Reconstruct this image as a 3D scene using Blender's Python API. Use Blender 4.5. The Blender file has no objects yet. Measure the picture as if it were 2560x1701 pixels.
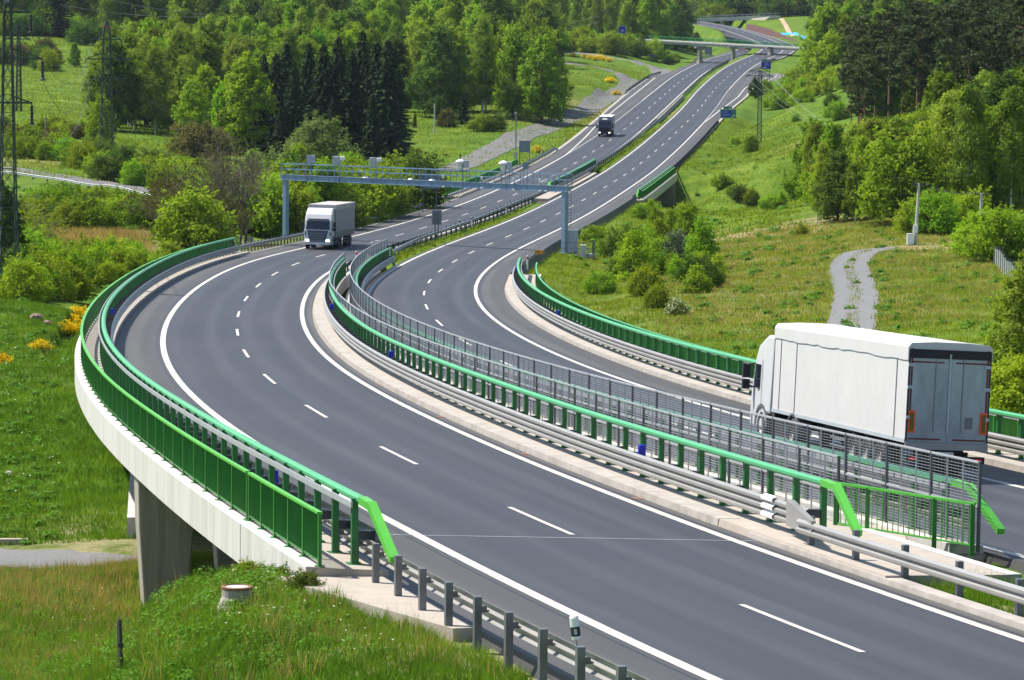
import bpy, bmesh, math, random
import numpy as np
from mathutils import Vector, Matrix
random.seed(7); RNG = np.random.default_rng(7)
SC = bpy.context.scene
COL = SC.collection
rad = math.radians

# ---------------------------------------------------------------- camera, world, sun, exposure
CF, CPITCH, CROLL, CZ = 8544.27, 0.0873748, 0.0105362, 30.0     # focal length in px of the 2560 px photograph
_fw = Vector((0, math.cos(CPITCH), -math.sin(CPITCH))); _up0 = Vector((0, math.sin(CPITCH), math.cos(CPITCH))); _rt0 = Vector((1, 0, 0))
_rt = math.cos(CROLL) * _rt0 + math.sin(CROLL) * _up0
_up = math.cos(CROLL) * _up0 - math.sin(CROLL) * _rt0
cam_d = bpy.data.cameras.new('camera'); cam = bpy.data.objects.new('camera', cam_d); COL.objects.link(cam)
cam_d.sensor_fit = 'HORIZONTAL'; cam_d.sensor_width = 36.0; cam_d.lens = CF / 2560 * 36
cam_d.clip_start = 1.0; cam_d.clip_end = 20000
m3 = Matrix((_rt, _up, -_fw)).transposed()
cam.matrix_world = Matrix.Translation((0, 0, CZ)) @ m3.to_4x4()
SC.camera = cam
SUN_DIR = Vector((0.60, -0.22, -1.0)).normalized()               # the way the light travels
el = math.asin(-SUN_DIR.z); az = math.atan2(-SUN_DIR.x, -SUN_DIR.y)
W = bpy.data.worlds.new('World'); SC.world = W; W.use_nodes = True
nt = W.node_tree; nt.nodes.clear()
wo = nt.nodes.new('ShaderNodeOutputWorld'); wb = nt.nodes.new('ShaderNodeBackground'); sk = nt.nodes.new('ShaderNodeTexSky')
sk.sky_type = 'NISHITA'; sk.sun_disc = False; sk.sun_elevation = el; sk.sun_rotation = az % (2 * math.pi)
sk.air_density = 1.0; sk.dust_density = 1.0; sk.altitude = 450
wb.inputs['Strength'].default_value = 0.115
nt.links.new(sk.outputs[0], wb.inputs[0]); nt.links.new(wb.outputs[0], wo.inputs[0])
sun_d = bpy.data.lights.new('sun', 'SUN'); sun_d.energy = 5.0; sun_d.angle = rad(0.53); sun_d.color = (1.0, 0.955, 0.88)
sun = bpy.data.objects.new('sun', sun_d); COL.objects.link(sun); sun.rotation_euler = SUN_DIR.to_track_quat('-Z', 'Y').to_euler(); sun.location = (-60, 40, 160)
SC.view_settings.view_transform = 'Standard'; SC.view_settings.look = 'None'
SC.view_settings.exposure = 0.64; SC.view_settings.gamma = 1.0; SC.view_settings.use_curve_mapping = False
try:
    SC.cycles.max_bounces = 6; SC.cycles.transparent_max_bounces = 12; SC.cycles.volume_bounces = 0
    SC.cycles.diffuse_bounces = 3; SC.cycles.glossy_bounces = 2; SC.cycles.use_adaptive_sampling = True
    SC.cycles.use_denoising = True; SC.cycles.sample_clamp_indirect = 6
except Exception: pass

# ---------------------------------------------------------------- helpers: pixels, objects, meshes
def ray(u, v):
    x, y = u - 1280.0, v - 850.5
    d = _fw * CF + _rt * x - _up * y
    return d / CF
def at(u, v, D):                                # the point on the sight line of pixel (u, v), D metres down the optical axis
    return Vector((0, 0, CZ)) + ray(u, v) * D
def link(o, parent=None):
    COL.objects.link(o)
    if parent is not None: o.parent = parent
    return o
def tag(o, label=None, cat=None, group=None, kind=None):
    if label: o['label'] = label
    if cat: o['category'] = cat
    if group: o['group'] = group
    if kind: o['kind'] = kind
    return o
def thing(name, label, cat, loc=(0, 0, 0), rz=0.0, group=None):
    o = bpy.data.objects.new(name, None); o.empty_display_size = 0.3
    link(o); o.location = loc; o.rotation_euler = (0, 0, rz)
    return tag(o, label, cat, group)
def origin_of(o):
    p = Vector((0, 0, 0))
    while o is not None: p += o.location; o = o.parent
    return p
class MB:
    def __init__(s): s.v = []; s.f = []; s.uv = None
    def add(s, vs, fs):
        b = len(s.v); s.v += [tuple(p) for p in vs]; s.f += [tuple(i + b for i in f) for f in fs]
    def quad(s, a, b, c, d): s.add([a, b, c, d], [(0, 1, 2, 3)])
    def box(s, c, sz, R=None):
        hx, hy, hz = sz[0] / 2, sz[1] / 2, sz[2] / 2; c = Vector(c); P = []
        for x in (-hx, hx):
            for y in (-hy, hy):
                for z in (-hz, hz):
                    q = Vector((x, y, z)); P.append(c + (R @ q if R else q))
        s.add(P, [(0, 1, 3, 2), (4, 6, 7, 5), (0, 4, 5, 1), (2, 3, 7, 6), (0, 2, 6, 4), (1, 5, 7, 3)])
    def bar(s, a, b, w, h=None, up=Vector((0, 0, 1))):
        a = Vector(a); b = Vector(b); h = h or w; d = (b - a)
        if d.length < 1e-6: return
        d.normalize(); x = d.cross(up)
        if x.length < 1e-3: x = d.cross(Vector((1, 0, 0)))
        x.normalize(); y = x.cross(d); x *= w / 2; y *= h / 2
        P = [a - x - y, a + x - y, a + x + y, a - x + y, b - x - y, b + x - y, b + x + y, b - x + y]
        s.add(P, [(3, 2, 1, 0), (4, 5, 6, 7), (0, 1, 5, 4), (1, 2, 6, 5), (2, 3, 7, 6), (3, 0, 4, 7)])
    def tube(s, pts, r, n=6, caps=True):
        pts = [Vector(p) for p in pts]; rs = r if isinstance(r, (list, tuple)) else [r] * len(pts); rings = []; b = len(s.v)
        for i, p in enumerate(pts):
            d = (pts[min(i + 1, len(pts) - 1)] - pts[max(i - 1, 0)])
            if d.length < 1e-9: d = Vector((0, 0, 1))
            d.normalize(); ref = Vector((0, 0, 1)) if abs(d.z) < .95 else Vector((1, 0, 0))
            x = d.cross(ref).normalized(); y = d.cross(x)
            for k in range(n):
                t = 2 * math.pi * k / n; s.v.append(tuple(p + (x * math.cos(t) + y * math.sin(t)) * rs[i]))
        for i in range(len(pts) - 1):
            for k in range(n):
                k2 = (k + 1) % n; s.f.append((b + i * n + k, b + i * n + k2, b + (i + 1) * n + k2, b + (i + 1) * n + k))
        if caps:
            s.f.append(tuple(b + k for k in range(n - 1, -1, -1))); s.f.append(tuple(b + (len(pts) - 1) * n + k for k in range(n)))
    def loft(s, rings, closed=True, caps=True):
        n = len(rings[0]); b = len(s.v)
        for r in rings: s.v += [tuple(p) for p in r]
        for i in range(len(rings) - 1):
            for k in range(n if closed else n - 1):
                k2 = (k + 1) % n; s.f.append((b + i * n + k, b + i * n + k2, b + (i + 1) * n + k2, b + (i + 1) * n + k))
        if caps and closed:
            s.f.append(tuple(b + k for k in range(n - 1, -1, -1))); s.f.append(tuple(b + (len(rings) - 1) * n + k for k in range(n)))
    def lathe(s, prof, c, axis, n=20):       # prof: (radius, along) pairs round an axis
        axis = Vector(axis).normalized(); ref = Vector((0, 0, 1)) if abs(axis.z) < .9 else Vector((1, 0, 0))
        x = axis.cross(ref).normalized(); y = axis.cross(x); c = Vector(c)
        s.loft([[c + axis * a + (x * math.cos(2 * math.pi * k / n) + y * math.sin(2 * math.pi * k / n)) * r for k in range(n)] for r, a in prof], True, False)
    def prism(s, prof, y0, y1, fn):          # prof polygon extruded; fn(p, q, y) -> point
        n = len(prof); s.add([fn(p, q, y0) for p, q in prof] + [fn(p, q, y1) for p, q in prof],
            [tuple(range(n)), tuple(range(2 * n - 1, n - 1, -1))] + [(i, n + i, n + (i + 1) % n, (i + 1) % n) for i in range(n)])
    def build(s, name, mat, parent=None, world=True, smooth=False, bevel=0.0, fix=True):
        off = origin_of(parent) if (parent is not None and world) else Vector((0, 0, 0))
        me = bpy.data.meshes.new(name)
        me.from_pydata([(a - off.x, b - off.y, c - off.z) for a, b, c in s.v], [], s.f)
        if bevel > 0 or fix:
            bm = bmesh.new(); bm.from_mesh(me)
            if bevel > 0:
                bmesh.ops.remove_doubles(bm, verts=bm.verts, dist=1e-4)
                es = [e for e in bm.edges if len(e.link_faces) == 2 and e.calc_face_angle(0) > 0.5]
                bmesh.ops.bevel(bm, geom=es, offset=bevel, segments=2, affect='EDGES', profile=0.5)
            bmesh.ops.recalc_face_normals(bm, faces=bm.faces)
            bm.to_mesh(me); bm.free()
        me.materials.append(mat)
        if smooth: me.polygons.foreach_set('use_smooth', [True] * len(me.polygons))
        return link(bpy.data.objects.new(name, me), parent)
def mesh_np(name, V, F, mats, midx=None, smooth=False):
    me = bpy.data.meshes.new(name); V = np.asarray(V, np.float32); F = np.asarray(F, np.int32); k = F.shape[1]
    me.vertices.add(len(V)); me.vertices.foreach_set('co', V.ravel())
    me.loops.add(F.size); me.loops.foreach_set('vertex_index', F.ravel())
    me.polygons.add(len(F)); me.polygons.foreach_set('loop_start', np.arange(len(F), dtype=np.int32) * k)
    try: me.polygons.foreach_set('loop_total', np.full(len(F), k, np.int32))
    except Exception: pass
    for m in mats: me.materials.append(m)
    if midx is not None: me.polygons.foreach_set('material_index', np.asarray(midx, np.int32))
    me.polygons.foreach_set('use_smooth', np.full(len(F), smooth))
    me.update(); me.validate(); return me
def dup(root, loc, rz=0.0, scale=1.0, label=None, group=None):
    r = root.copy(); COL.objects.link(r); r.location = loc; r.rotation_euler = (0, 0, rz)
    r.scale = scale if isinstance(scale, (tuple, list)) else (scale,) * 3
    if label: r['label'] = label
    if group: r['group'] = group
    for ch in list(root.children):
        c = ch.copy(); COL.objects.link(c); c.parent = r
        for g in ch.children:
            d = g.copy(); COL.objects.link(d); d.parent = c
    return r

# ---------------------------------------------------------------- materials
def newmat(name):
    m = bpy.data.materials.new(name); m.use_nodes = True; t = m.node_tree; t.nodes.clear()
    o = t.nodes.new('ShaderNodeOutputMaterial'); b = t.nodes.new('ShaderNodeBsdfPrincipled'); t.links.new(b.outputs[0], o.inputs[0])
    return m, t, b, o
def noise(t, scale, detail=4, rough=.6, coord='pos', vec=None, stretch=None):
    n = t.nodes.new('ShaderNodeTexNoise'); n.inputs['Scale'].default_value = scale; n.inputs['Detail'].default_value = detail; n.inputs['Roughness'].default_value = rough
    if vec is None:
        if coord == 'pos': vec = t.nodes.new('ShaderNodeNewGeometry').outputs['Position']
        elif coord == 'obj': vec = t.nodes.new('ShaderNodeTexCoord').outputs['Object']
        else: vec = t.nodes.new('ShaderNodeTexCoord').outputs['UV']
    if stretch:
        mp = t.nodes.new('ShaderNodeMapping'); mp.inputs['Scale'].default_value = stretch; t.links.new(vec, mp.inputs[0]); vec = mp.outputs[0]
    t.links.new(vec, n.inputs['Vector']); return n
def ramp(t, fac, stops):
    r = t.nodes.new('ShaderNodeValToRGB'); e = r.color_ramp.elements
    while len(e) < len(stops): e.new(.5)
    for i, (p, c) in enumerate(stops):
        e[i].position = p; e[i].color = (c[0], c[1], c[2], 1) if not isinstance(c, (int, float)) else (c, c, c, 1)
    t.links.new(fac, r.inputs[0]); return r
def mix(t, fac, a, b, mode='MIX'):
    x = t.nodes.new('ShaderNodeMix'); x.data_type = 'RGBA'; x.blend_type = mode
    for k, val in ((0, fac), (6, a), (7, b)):
        if isinstance(val, (int, float)): x.inputs[k].default_value = val if k == 0 else (val, val, val, 1)
        elif isinstance(val, (tuple, list)): x.inputs[k].default_value = (*val[:3], 1)
        else: t.links.new(val, x.inputs[k])
    return x.outputs[2]
def bump(t, b, h, strength=.3, dist=.02):
    n = t.nodes.new('ShaderNodeBump'); n.inputs['Strength'].default_value = strength; n.inputs['Distance'].default_value = dist
    t.links.new(h, n.inputs['Height']); t.links.new(n.outputs[0], b.inputs['Normal'])
def simple(name, col, rough=.6, metal=0.0, var=.15, scale=3.0, dirt=None, dirt_amt=.5, spec=.5, coord='pos', stretch=None):
    m, t, b, o = newmat(name)
    n = noise(t, scale, 5, .65, coord, stretch=stretch)
    lo = tuple(c * (1 - var) for c in col); hi = tuple(min(1, c * (1 + var)) for c in col)
    c = ramp(t, n.outputs[0], [(.3, lo), (.7, hi)]).outputs[0]
    if dirt:
        n2 = noise(t, scale * .37, 6, .7, coord, stretch=stretch); f = ramp(t, n2.outputs[0], [(.48, 0.0), (.72, dirt_amt)]).outputs[0]; c = mix(t, f, c, dirt)
    t.links.new(c, b.inputs['Base Color']); b.inputs['Roughness'].default_value = rough; b.inputs['Metallic'].default_value = metal
    b.inputs['Specular IOR Level'].default_value = spec
    return m
M = {}
M['concrete'] = simple('concrete', (.37, .335, .295), .85, 0, .2, 1.7, (.22, .19, .15), .6)
M['white_concrete'] = simple('white_concrete', (.54, .515, .475), .8, 0, .12, 2.4, (.36, .32, .26), .55, stretch=(1, 1, .10))
M['pier_concrete'] = simple('pier_concrete', (.33, .29, .24), .9, 0, .25, 2.2, (.20, .17, .13), .5, stretch=(3, 3, .15))
M['walkway'] = simple('walkway', (.38, .33, .275), .9, 0, .12, 2.0, (.34, .29, .23), .35)
M['stone'] = simple('stone_pitching', (.5, .47, .43), .9, 0, .3, 2.0)
M['galv'] = simple('galvanised_steel', (.27, .275, .285), .38, .55, .12, 1.6, (.30, .25, .21), .25)
M['galv_warm'] = simple('weathered_rail', (.33, .32, .30), .45, .35, .10, 1.1, (.34, .28, .22), .3)
M['dark_steel'] = simple('dark_steel', (.055, .058, .065), .5, .4, .2, 2)
M['post_steel'] = simple('post_steel', (.16, .165, .175), .5, .45, .15, 3)
M['green'] = simple('green_paint', (.012, .165, .014), .45, 0, .2, 1.2, (.03, .12, .03), .4)
M['green_deep'] = simple('green_post_paint', (.012, .14, .028), .45, 0, .14, 1.2)
M['mint'] = simple('mint_paint', (.075, .37, .15), .38, 0, .08, .8)
M['lime'] = simple('lime_paint', (.085, .40, .04), .4, 0, .08, 1.5)
M['rail_white'] = simple('pale_plank', (.40, .41, .42), .45, .2, .08, 1)
M['mesh_grey'] = simple('mesh_grey', (.40, .41, .43), .45, .4, .1, 2)
M['mesh_post'] = simple('mesh_post_dark', (.075, .08, .095), .5, .3, .15, 2)
M['line'] = simple('line_paint', (.54, .51, .455), .7, 0, .10, 3.5, (.26, .245, .225), .6)
M['gantry'] = simple('gantry_blue_grey', (.20, .30, .41), .45, .25, .08, .8)
M['white'] = simple('white_plastic', (.80, .80, .78), .45, 0, .04, 3)
M['white_paint'] = simple('white_truck_paint', (.56, .56, .555), .3, 0, .03, .7)
M['tarp_white'] = simple('white_tarpaulin', (.54, .53, .505), .6, 0, .05, .9, (.6, .56, .5), .3, coord='obj')
M['grey_box'] = simple('grey_cabinet', (.42, .45, .47), .5, .1, .06, 2)
M['blue_sign'] = simple('blue_sign', (.005, .02, .36), .4, 0, .05, 2)
M['green_sign'] = simple('green_sign', (.004, .17, .10), .4, 0, .05, 2)
M['sign_white'] = simple('sign_white', (.75, .78, .8), .5, 0, .02, 2)
M['sign_back'] = simple('sign_back', (.20, .245, .29), .5, .3, .1, 2)
M['orange'] = simple('orange_sign', (.85, .33, .01), .5, 0, .05, 2)
M['black'] = simple('black_rubber', (.018, .018, .02), .75, 0, .2, 5)
M['blue'] = simple('blue_reflector', (.01, .02, .45), .4, 0, .05, 2)
M['red'] = simple('red_reflector', (.6, .02, .02), .4, 0, .05, 2)
M['rust'] = simple('rusty', (.22, .10, .055), .9, 0, .3, 6)
M['wood'] = simple('weathered_pole', (.28, .23, .19), .85, 0, .25, 2, stretch=(4, 4, .4))
M['pole_conc'] = simple('concrete_pole', (.46, .44, .41), .85, 0, .12, 2)
M['pylon'] = simple('pylon_steel', (.028, .052, .042), .6, .2, .3, .6)
M['pylon_red'] = simple('pylon_red', (.30, .05, .04), .6, 0, .2, 2)
M['wire'] = simple('wire', (.10, .11, .11), .5, .4, .1, 1)
M['wire_light'] = simple('bright_wire', (.45, .47, .48), .4, .4, .1, 1)
M['ceramic'] = simple('insulator', (.035, .028, .028), .35, 0, .2, 3)
M['earth'] = simple('bare_earth', (.40, .29, .18), .95, 0, .25, 1.5)
M['glass'] = simple('dark_glass', (.012, .018, .028), .06, 0, .1, 1, spec=.8)
M['chassis'] = simple('chassis', (.02, .02, .022), .7, 0, .3, 4)
M['rim'] = simple('wheel_rim', (.30, .28, .26), .5, .4, .2, 8)
M['navy'] = simple('navy_truck_paint', (.012, .022, .038), .28, 0, .1, 1)
M['curtain'] = simple('grey_curtain', (.30, .31, .30), .65, 0, .12, 1.2, (.20, .19, .17), .5, coord='obj', stretch=(4, 1, .4))
M['roof_dirty'] = simple('dirty_roof', (.46, .42, .39), .8, 0, .15, 1.5, (.25, .2, .18), .5, coord='obj')
M['amber'] = simple('amber_reflector', (.85, .10, .01), .45, 0, .05, 2)
M['olive'] = simple('olive_reflector', (.14, .09, .005), .5, 0, .05, 2)
M['maroon'] = simple('maroon_tape', (.13, .006, .012), .5, 0, .1, 3)
M['red_wall'] = simple('red_noise_panel', (.20, .085, .08), .8, 0, .12, .6)
M['tarp_blue'] = simple('blue_tarpaulin', (.04, .38, .75), .5, 0, .25, .6)
M['brick'] = simple('old_brick', (.22, .14, .10), .9, 0, .2, 1)
def _emit(name, col, s):
    m, t, b, o = newmat(name); b.inputs['Base Color'].default_value = (*col, 1); b.inputs['Emission Color'].default_value = (*col, 1); b.inputs['Emission Strength'].default_value = s; return m
M['lamp_on'] = _emit('lit_headlamp', (1, .93, .8), 2.2)
M['tail_on'] = _emit('lit_tail_lamp', (.8, .02, .01), .15)

def asphalt_mat():
    m, t, b, o = newmat('asphalt')
    uv = t.nodes.new('ShaderNodeTexCoord').outputs['UV']; sx = t.nodes.new('ShaderNodeSeparateXYZ'); t.links.new(uv, sx.inputs[0])
    # uv.x = metres across from the lane line, uv.y = metres along
    ab = t.nodes.new('ShaderNodeMath'); ab.operation = 'ABSOLUTE'; t.links.new(sx.outputs[0], ab.inputs[0])
    mr = t.nodes.new('ShaderNodeMapRange'); mr.inputs[1].default_value = 3.7; mr.inputs[2].default_value = 4.1; t.links.new(ab.outputs[0], mr.inputs[0])
    streak = noise(t, 1.0, 5, .6, vec=uv, stretch=(1.6, .03, 1)); fine = noise(t, 9, 6, .75, vec=uv); big = noise(t, .06, 3, .5, vec=uv)
    lane = ramp(t, streak.outputs[0], [(.25, (.033, .034, .041)), (.75, (.051, .052, .060))]).outputs[0]
    sh = ramp(t, streak.outputs[0], [(.25, (.060, .057, .054)), (.75, (.086, .080, .074))]).outputs[0]
    c = mix(t, mr.outputs[0], lane, sh)
    # paler wheel tracks: two per lane
    tr = t.nodes.new('ShaderNodeMath'); tr.operation = 'SINE'; mu = t.nodes.new('ShaderNodeMath'); mu.operation = 'MULTIPLY'; mu.inputs[1].default_value = 2 * math.pi / 1.87
    t.links.new(sx.outputs[0], mu.inputs[0]); t.links.new(mu.outputs[0], tr.inputs[0])
    f = ramp(t, tr.outputs[0], [(.0, (.84, .84, .85)), (1.0, (1.10, 1.10, 1.09))]).outputs[0]
    c = mix(t, 1.0, c, f, 'MULTIPLY')
    g = ramp(t, fine.outputs[0], [(.25, (.72, .72, .72)), (.75, (1.26, 1.26, 1.26))]).outputs[0]; c = mix(t, .75, c, g, 'MULTIPLY')
    g2 = ramp(t, big.outputs[0], [(.3, (.9, .9, .92)), (.7, (1.1, 1.1, 1.07))]).outputs[0]; c = mix(t, .9, c, g2, 'MULTIPLY')
    sp = noise(t, 14, 2, .5, vec=uv); c = mix(t, ramp(t, sp.outputs[0], [(.74, 0.0), (.78, .5)]).outputs[0], c, (.17, .165, .155)); oil = noise(t, .9, 5, .75, vec=uv, stretch=(.8, .25, 1)); c = mix(t, ramp(t, oil.outputs[0], [(.58, 0.0), (.78, .45)]).outputs[0], c, (.036, .036, .040))
    t.links.new(c, b.inputs['Base Color']); b.inputs['Roughness'].default_value = .62; b.inputs['Specular IOR Level'].default_value = .4
    bump(t, b, fine.outputs[0], .25, .01); return m
M['asphalt'] = asphalt_mat()
M['old_asphalt'] = simple('old_asphalt', (.135, .13, .128), .85, 0, .16, .8, (.2, .18, .15), .4)
def gravel_mat():
    m, t, b, o = newmat('gravel'); n = noise(t, 6, 6, .8); n2 = noise(t, .5, 5, .6)
    c = ramp(t, n.outputs[0], [(.25, (.10, .10, .10)), (.75, (.225, .222, .215))]).outputs[0]
    t.links.new(c, b.inputs['Base Color']); b.inputs['Roughness'].default_value = .95; bump(t, b, n.outputs[0], .6, .05); return m
M['gravel'] = gravel_mat()
def grass_mat():
    m, t, b, o = newmat('grass_ground')
    a = t.nodes.new('ShaderNodeVertexColor'); a.layer_name = 'soil'
    sp = t.nodes.new('ShaderNodeSeparateColor'); t.links.new(a.outputs[0], sp.inputs[0])
    big = noise(t, .035, 5, .6); mid = noise(t, .35, 6, .7); fin = noise(t, 2.6, 5, .75)
    g = ramp(t, mid.outputs[0], [(.25, (.060, .120, .012)), (.45, (.108, .185, .018)), (.62, (.160, .235, .028)), (.8, (.23, .27, .055))]).outputs[0]
    g2 = ramp(t, big.outputs[0], [(.3, (.56, .70, .58)), (.7, (1.12, 1.04, 1.0))]).outputs[0]
    g = mix(t, 1.0, g, g2, 'MULTIPLY')
    f = ramp(t, fin.outputs[0], [(.2, (.5, .55, .45)), (.8, (1.35, 1.3, 1.2))]).outputs[0]; g = mix(t, .9, g, f, 'MULTIPLY')
    mott = noise(t, .11, 6, .75); g = mix(t, .8, g, ramp(t, mott.outputs[0], [(.28, (.60, .70, .55)), (.5, (.95, .97, .95)), (.72, (1.22, 1.15, 1.25))]).outputs[0], 'MULTIPLY')
    dry = ramp(t, fin.outputs[0], [(.25, (.16, .115, .05)), (.75, (.36, .27, .13))]).outputs[0]
    md = t.nodes.new('ShaderNodeMath'); md.operation = 'MULTIPLY'; rm = ramp(t, mid.outputs[0], [(.3, .25), (.6, 1.35)])
    t.links.new(sp.outputs[0], md.inputs[0]); t.links.new(rm.outputs[0], md.inputs[1]); md.use_clamp = True
    c = mix(t, md.outputs[0], g, dry)
    earth = ramp(t, fin.outputs[0], [(.3, (.22, .15, .085)), (.7, (.46, .36, .24))]).outputs[0]
    me = t.nodes.new('ShaderNodeMath'); me.operation = 'MULTIPLY'; re = ramp(t, mid.outputs[0], [(.42, 0.0), (.56, 1.3)]); me.use_clamp = True
    t.links.new(sp.outputs[1], me.inputs[0]); t.links.new(re.outputs[0], me.inputs[1]); c = mix(t, me.outputs[0], c, earth)
    fl = noise(t, 1.6, 5, .85); ff = ramp(t, fl.outputs[0], [(.64, 0.0), (.69, .75)]).outputs[0]
    mf = t.nodes.new('ShaderNodeMath'); mf.operation = 'MULTIPLY'; t.links.new(sp.outputs[2], mf.inputs[0]); t.links.new(ff, mf.inputs[1]); c = mix(t, mf.outputs[0], c, (.5, .54, .36))
    c = mix(t, a.outputs['Alpha'], c, mix(t, 1.0, c, (.80, .95, .80), 'MULTIPLY'))
    t.links.new(c, b.inputs['Base Color']); b.inputs['Roughness'].default_value = .95; b.inputs['Specular IOR Level'].default_value = .1
    bump(t, b, fin.outputs[0], .7, .25); return m
M['grass'] = grass_mat()
def leaf_mat(name, dark, light, trans=.35, hue=.05, val=.35, scale=.6):
    m, t, b, o = newmat(name); oi = t.nodes.new('ShaderNodeObjectInfo'); n = noise(t, scale, 4, .7, 'pos')
    c = ramp(t, n.outputs[0], [(.3, dark), (.7, light)]).outputs[0]
    hs = t.nodes.new('ShaderNodeHueSaturation'); mh = t.nodes.new('ShaderNodeMapRange'); mh.inputs[3].default_value = .5 - hue; mh.inputs[4].default_value = .5 + hue * .12
    mv = t.nodes.new('ShaderNodeMapRange'); mv.inputs[3].default_value = 1 - val; mv.inputs[4].default_value = 1 + val
    fr = t.nodes.new('ShaderNodeMath'); fr.operation = 'FRACT'; mm = t.nodes.new('ShaderNodeMath'); mm.operation = 'MULTIPLY'; mm.inputs[1].default_value = 7.31
    t.links.new(oi.outputs['Random'], mh.inputs[0]); t.links.new(oi.outputs['Random'], mm.inputs[0]); t.links.new(mm.outputs[0], fr.inputs[0]); t.links.new(fr.outputs[0], mv.inputs[0])
    t.links.new(mh.outputs[0], hs.inputs['Hue']); t.links.new(mv.outputs[0], hs.inputs['Value']); t.links.new(c, hs.inputs['Color'])
    t.links.new(hs.outputs[0], b.inputs['Base Color']); b.inputs['Roughness'].default_value = .7; b.inputs['Specular IOR Level'].default_value = .08
    tr = t.nodes.new('ShaderNodeBsdfTranslucent'); mx = t.nodes.new('ShaderNodeMixShader'); mx.inputs[0].default_value = trans
    tc = mix(t, 1.0, hs.outputs[0], (1.25, 1.3, .6), 'MULTIPLY'); t.links.new(tc, tr.inputs[0])
    t.links.new(b.outputs[0], mx.inputs[1]); t.links.new(tr.outputs[0], mx.inputs[2]); t.links.new(mx.outputs[0], o.inputs[0]); return m
M['leaf_mid'] = leaf_mat('leaves_mid_green', (0.103, 0.197, 0.013), (0.242, 0.381, 0.024), .42, .03, .35)
M['leaf_bright'] = leaf_mat('leaves_bright_green', (0.111, 0.238, 0.011), (0.251, 0.411, 0.020), .45, .03, .22)
M['leaf_birch'] = leaf_mat('leaves_birch', (0.120, 0.204, 0.021), (0.265, 0.347, 0.039), .42, .022, .28)
M['leaf_dark'] = leaf_mat('leaves_dark_green', (0.046, 0.099, 0.014), (0.111, 0.198, 0.022), .36, .03, .3)
M['needle'] = leaf_mat('spruce_needles', (0.014, 0.034, 0.011), (0.039, 0.071, 0.021), .12, .03, .3)
M['needle_pine'] = leaf_mat('pine_needles', (.036, .058, .020), (.080, .105, .036), .2, .02, .25)
M['leaf_willow'] = leaf_mat('leaves_willow', (0.108, 0.171, 0.044), (0.253, 0.329, 0.095), .35, .02, .15)
M['leaf_bush'] = leaf_mat('leaves_bush', (0.122, 0.215, 0.013), (0.289, 0.388, 0.022), .45, .025, .3)
M['leaf_grey'] = leaf_mat('leaves_silver', (.08, .13, .075), (.17, .22, .13), .3, .02, .15)
M['leaf_bronze'] = leaf_mat('leaves_bronze', (.085, .085, .020), (.150, .142, .042), .3, .01, .25)
M['bloom_yellow'] = leaf_mat('broom_flowers', (.75, .46, .004), (.95, .66, .010), .3, 0.0, .1)
M['bloom_white'] = leaf_mat('hawthorn_flowers', (.40, .42, .25), (.62, .64, .48), .25, .01, .12)
M['bark'] = simple('bark', (.10, .08, .06), .9, 0, .3, 3)
M['bark_pine'] = simple('pine_bark', (.19, .105, .06), .9, 0, .3, 2)
M['bark_birch'] = simple('birch_bark', (.52, .50, .46), .8, 0, .1, 1.2, (.07, .06, .05), .9, coord='obj', stretch=(1, 1, 2.5))
M['twig'] = simple('bare_twigs', (.17, .145, .11), .9, 0, .25, 2)
M['blade'] = leaf_mat('grass_blades', (0.119, 0.208, 0.014), (0.328, 0.389, 0.035), .5, .02, .1, .3)
M['blade_lush'] = leaf_mat('lush_grass_blades', (.055, .135, .010), (.175, .275, .028), .45, .01, .1, .3)
M['blade_dry'] = leaf_mat('dry_blades', (0.264, 0.192, 0.066), (0.504, 0.384, 0.165), .45, .01, .1, .45)
M['weed'] = leaf_mat('weed_leaves', (0.046, 0.143, 0.014), (0.116, 0.260, 0.025), .35, .02, .15, .8)
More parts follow.
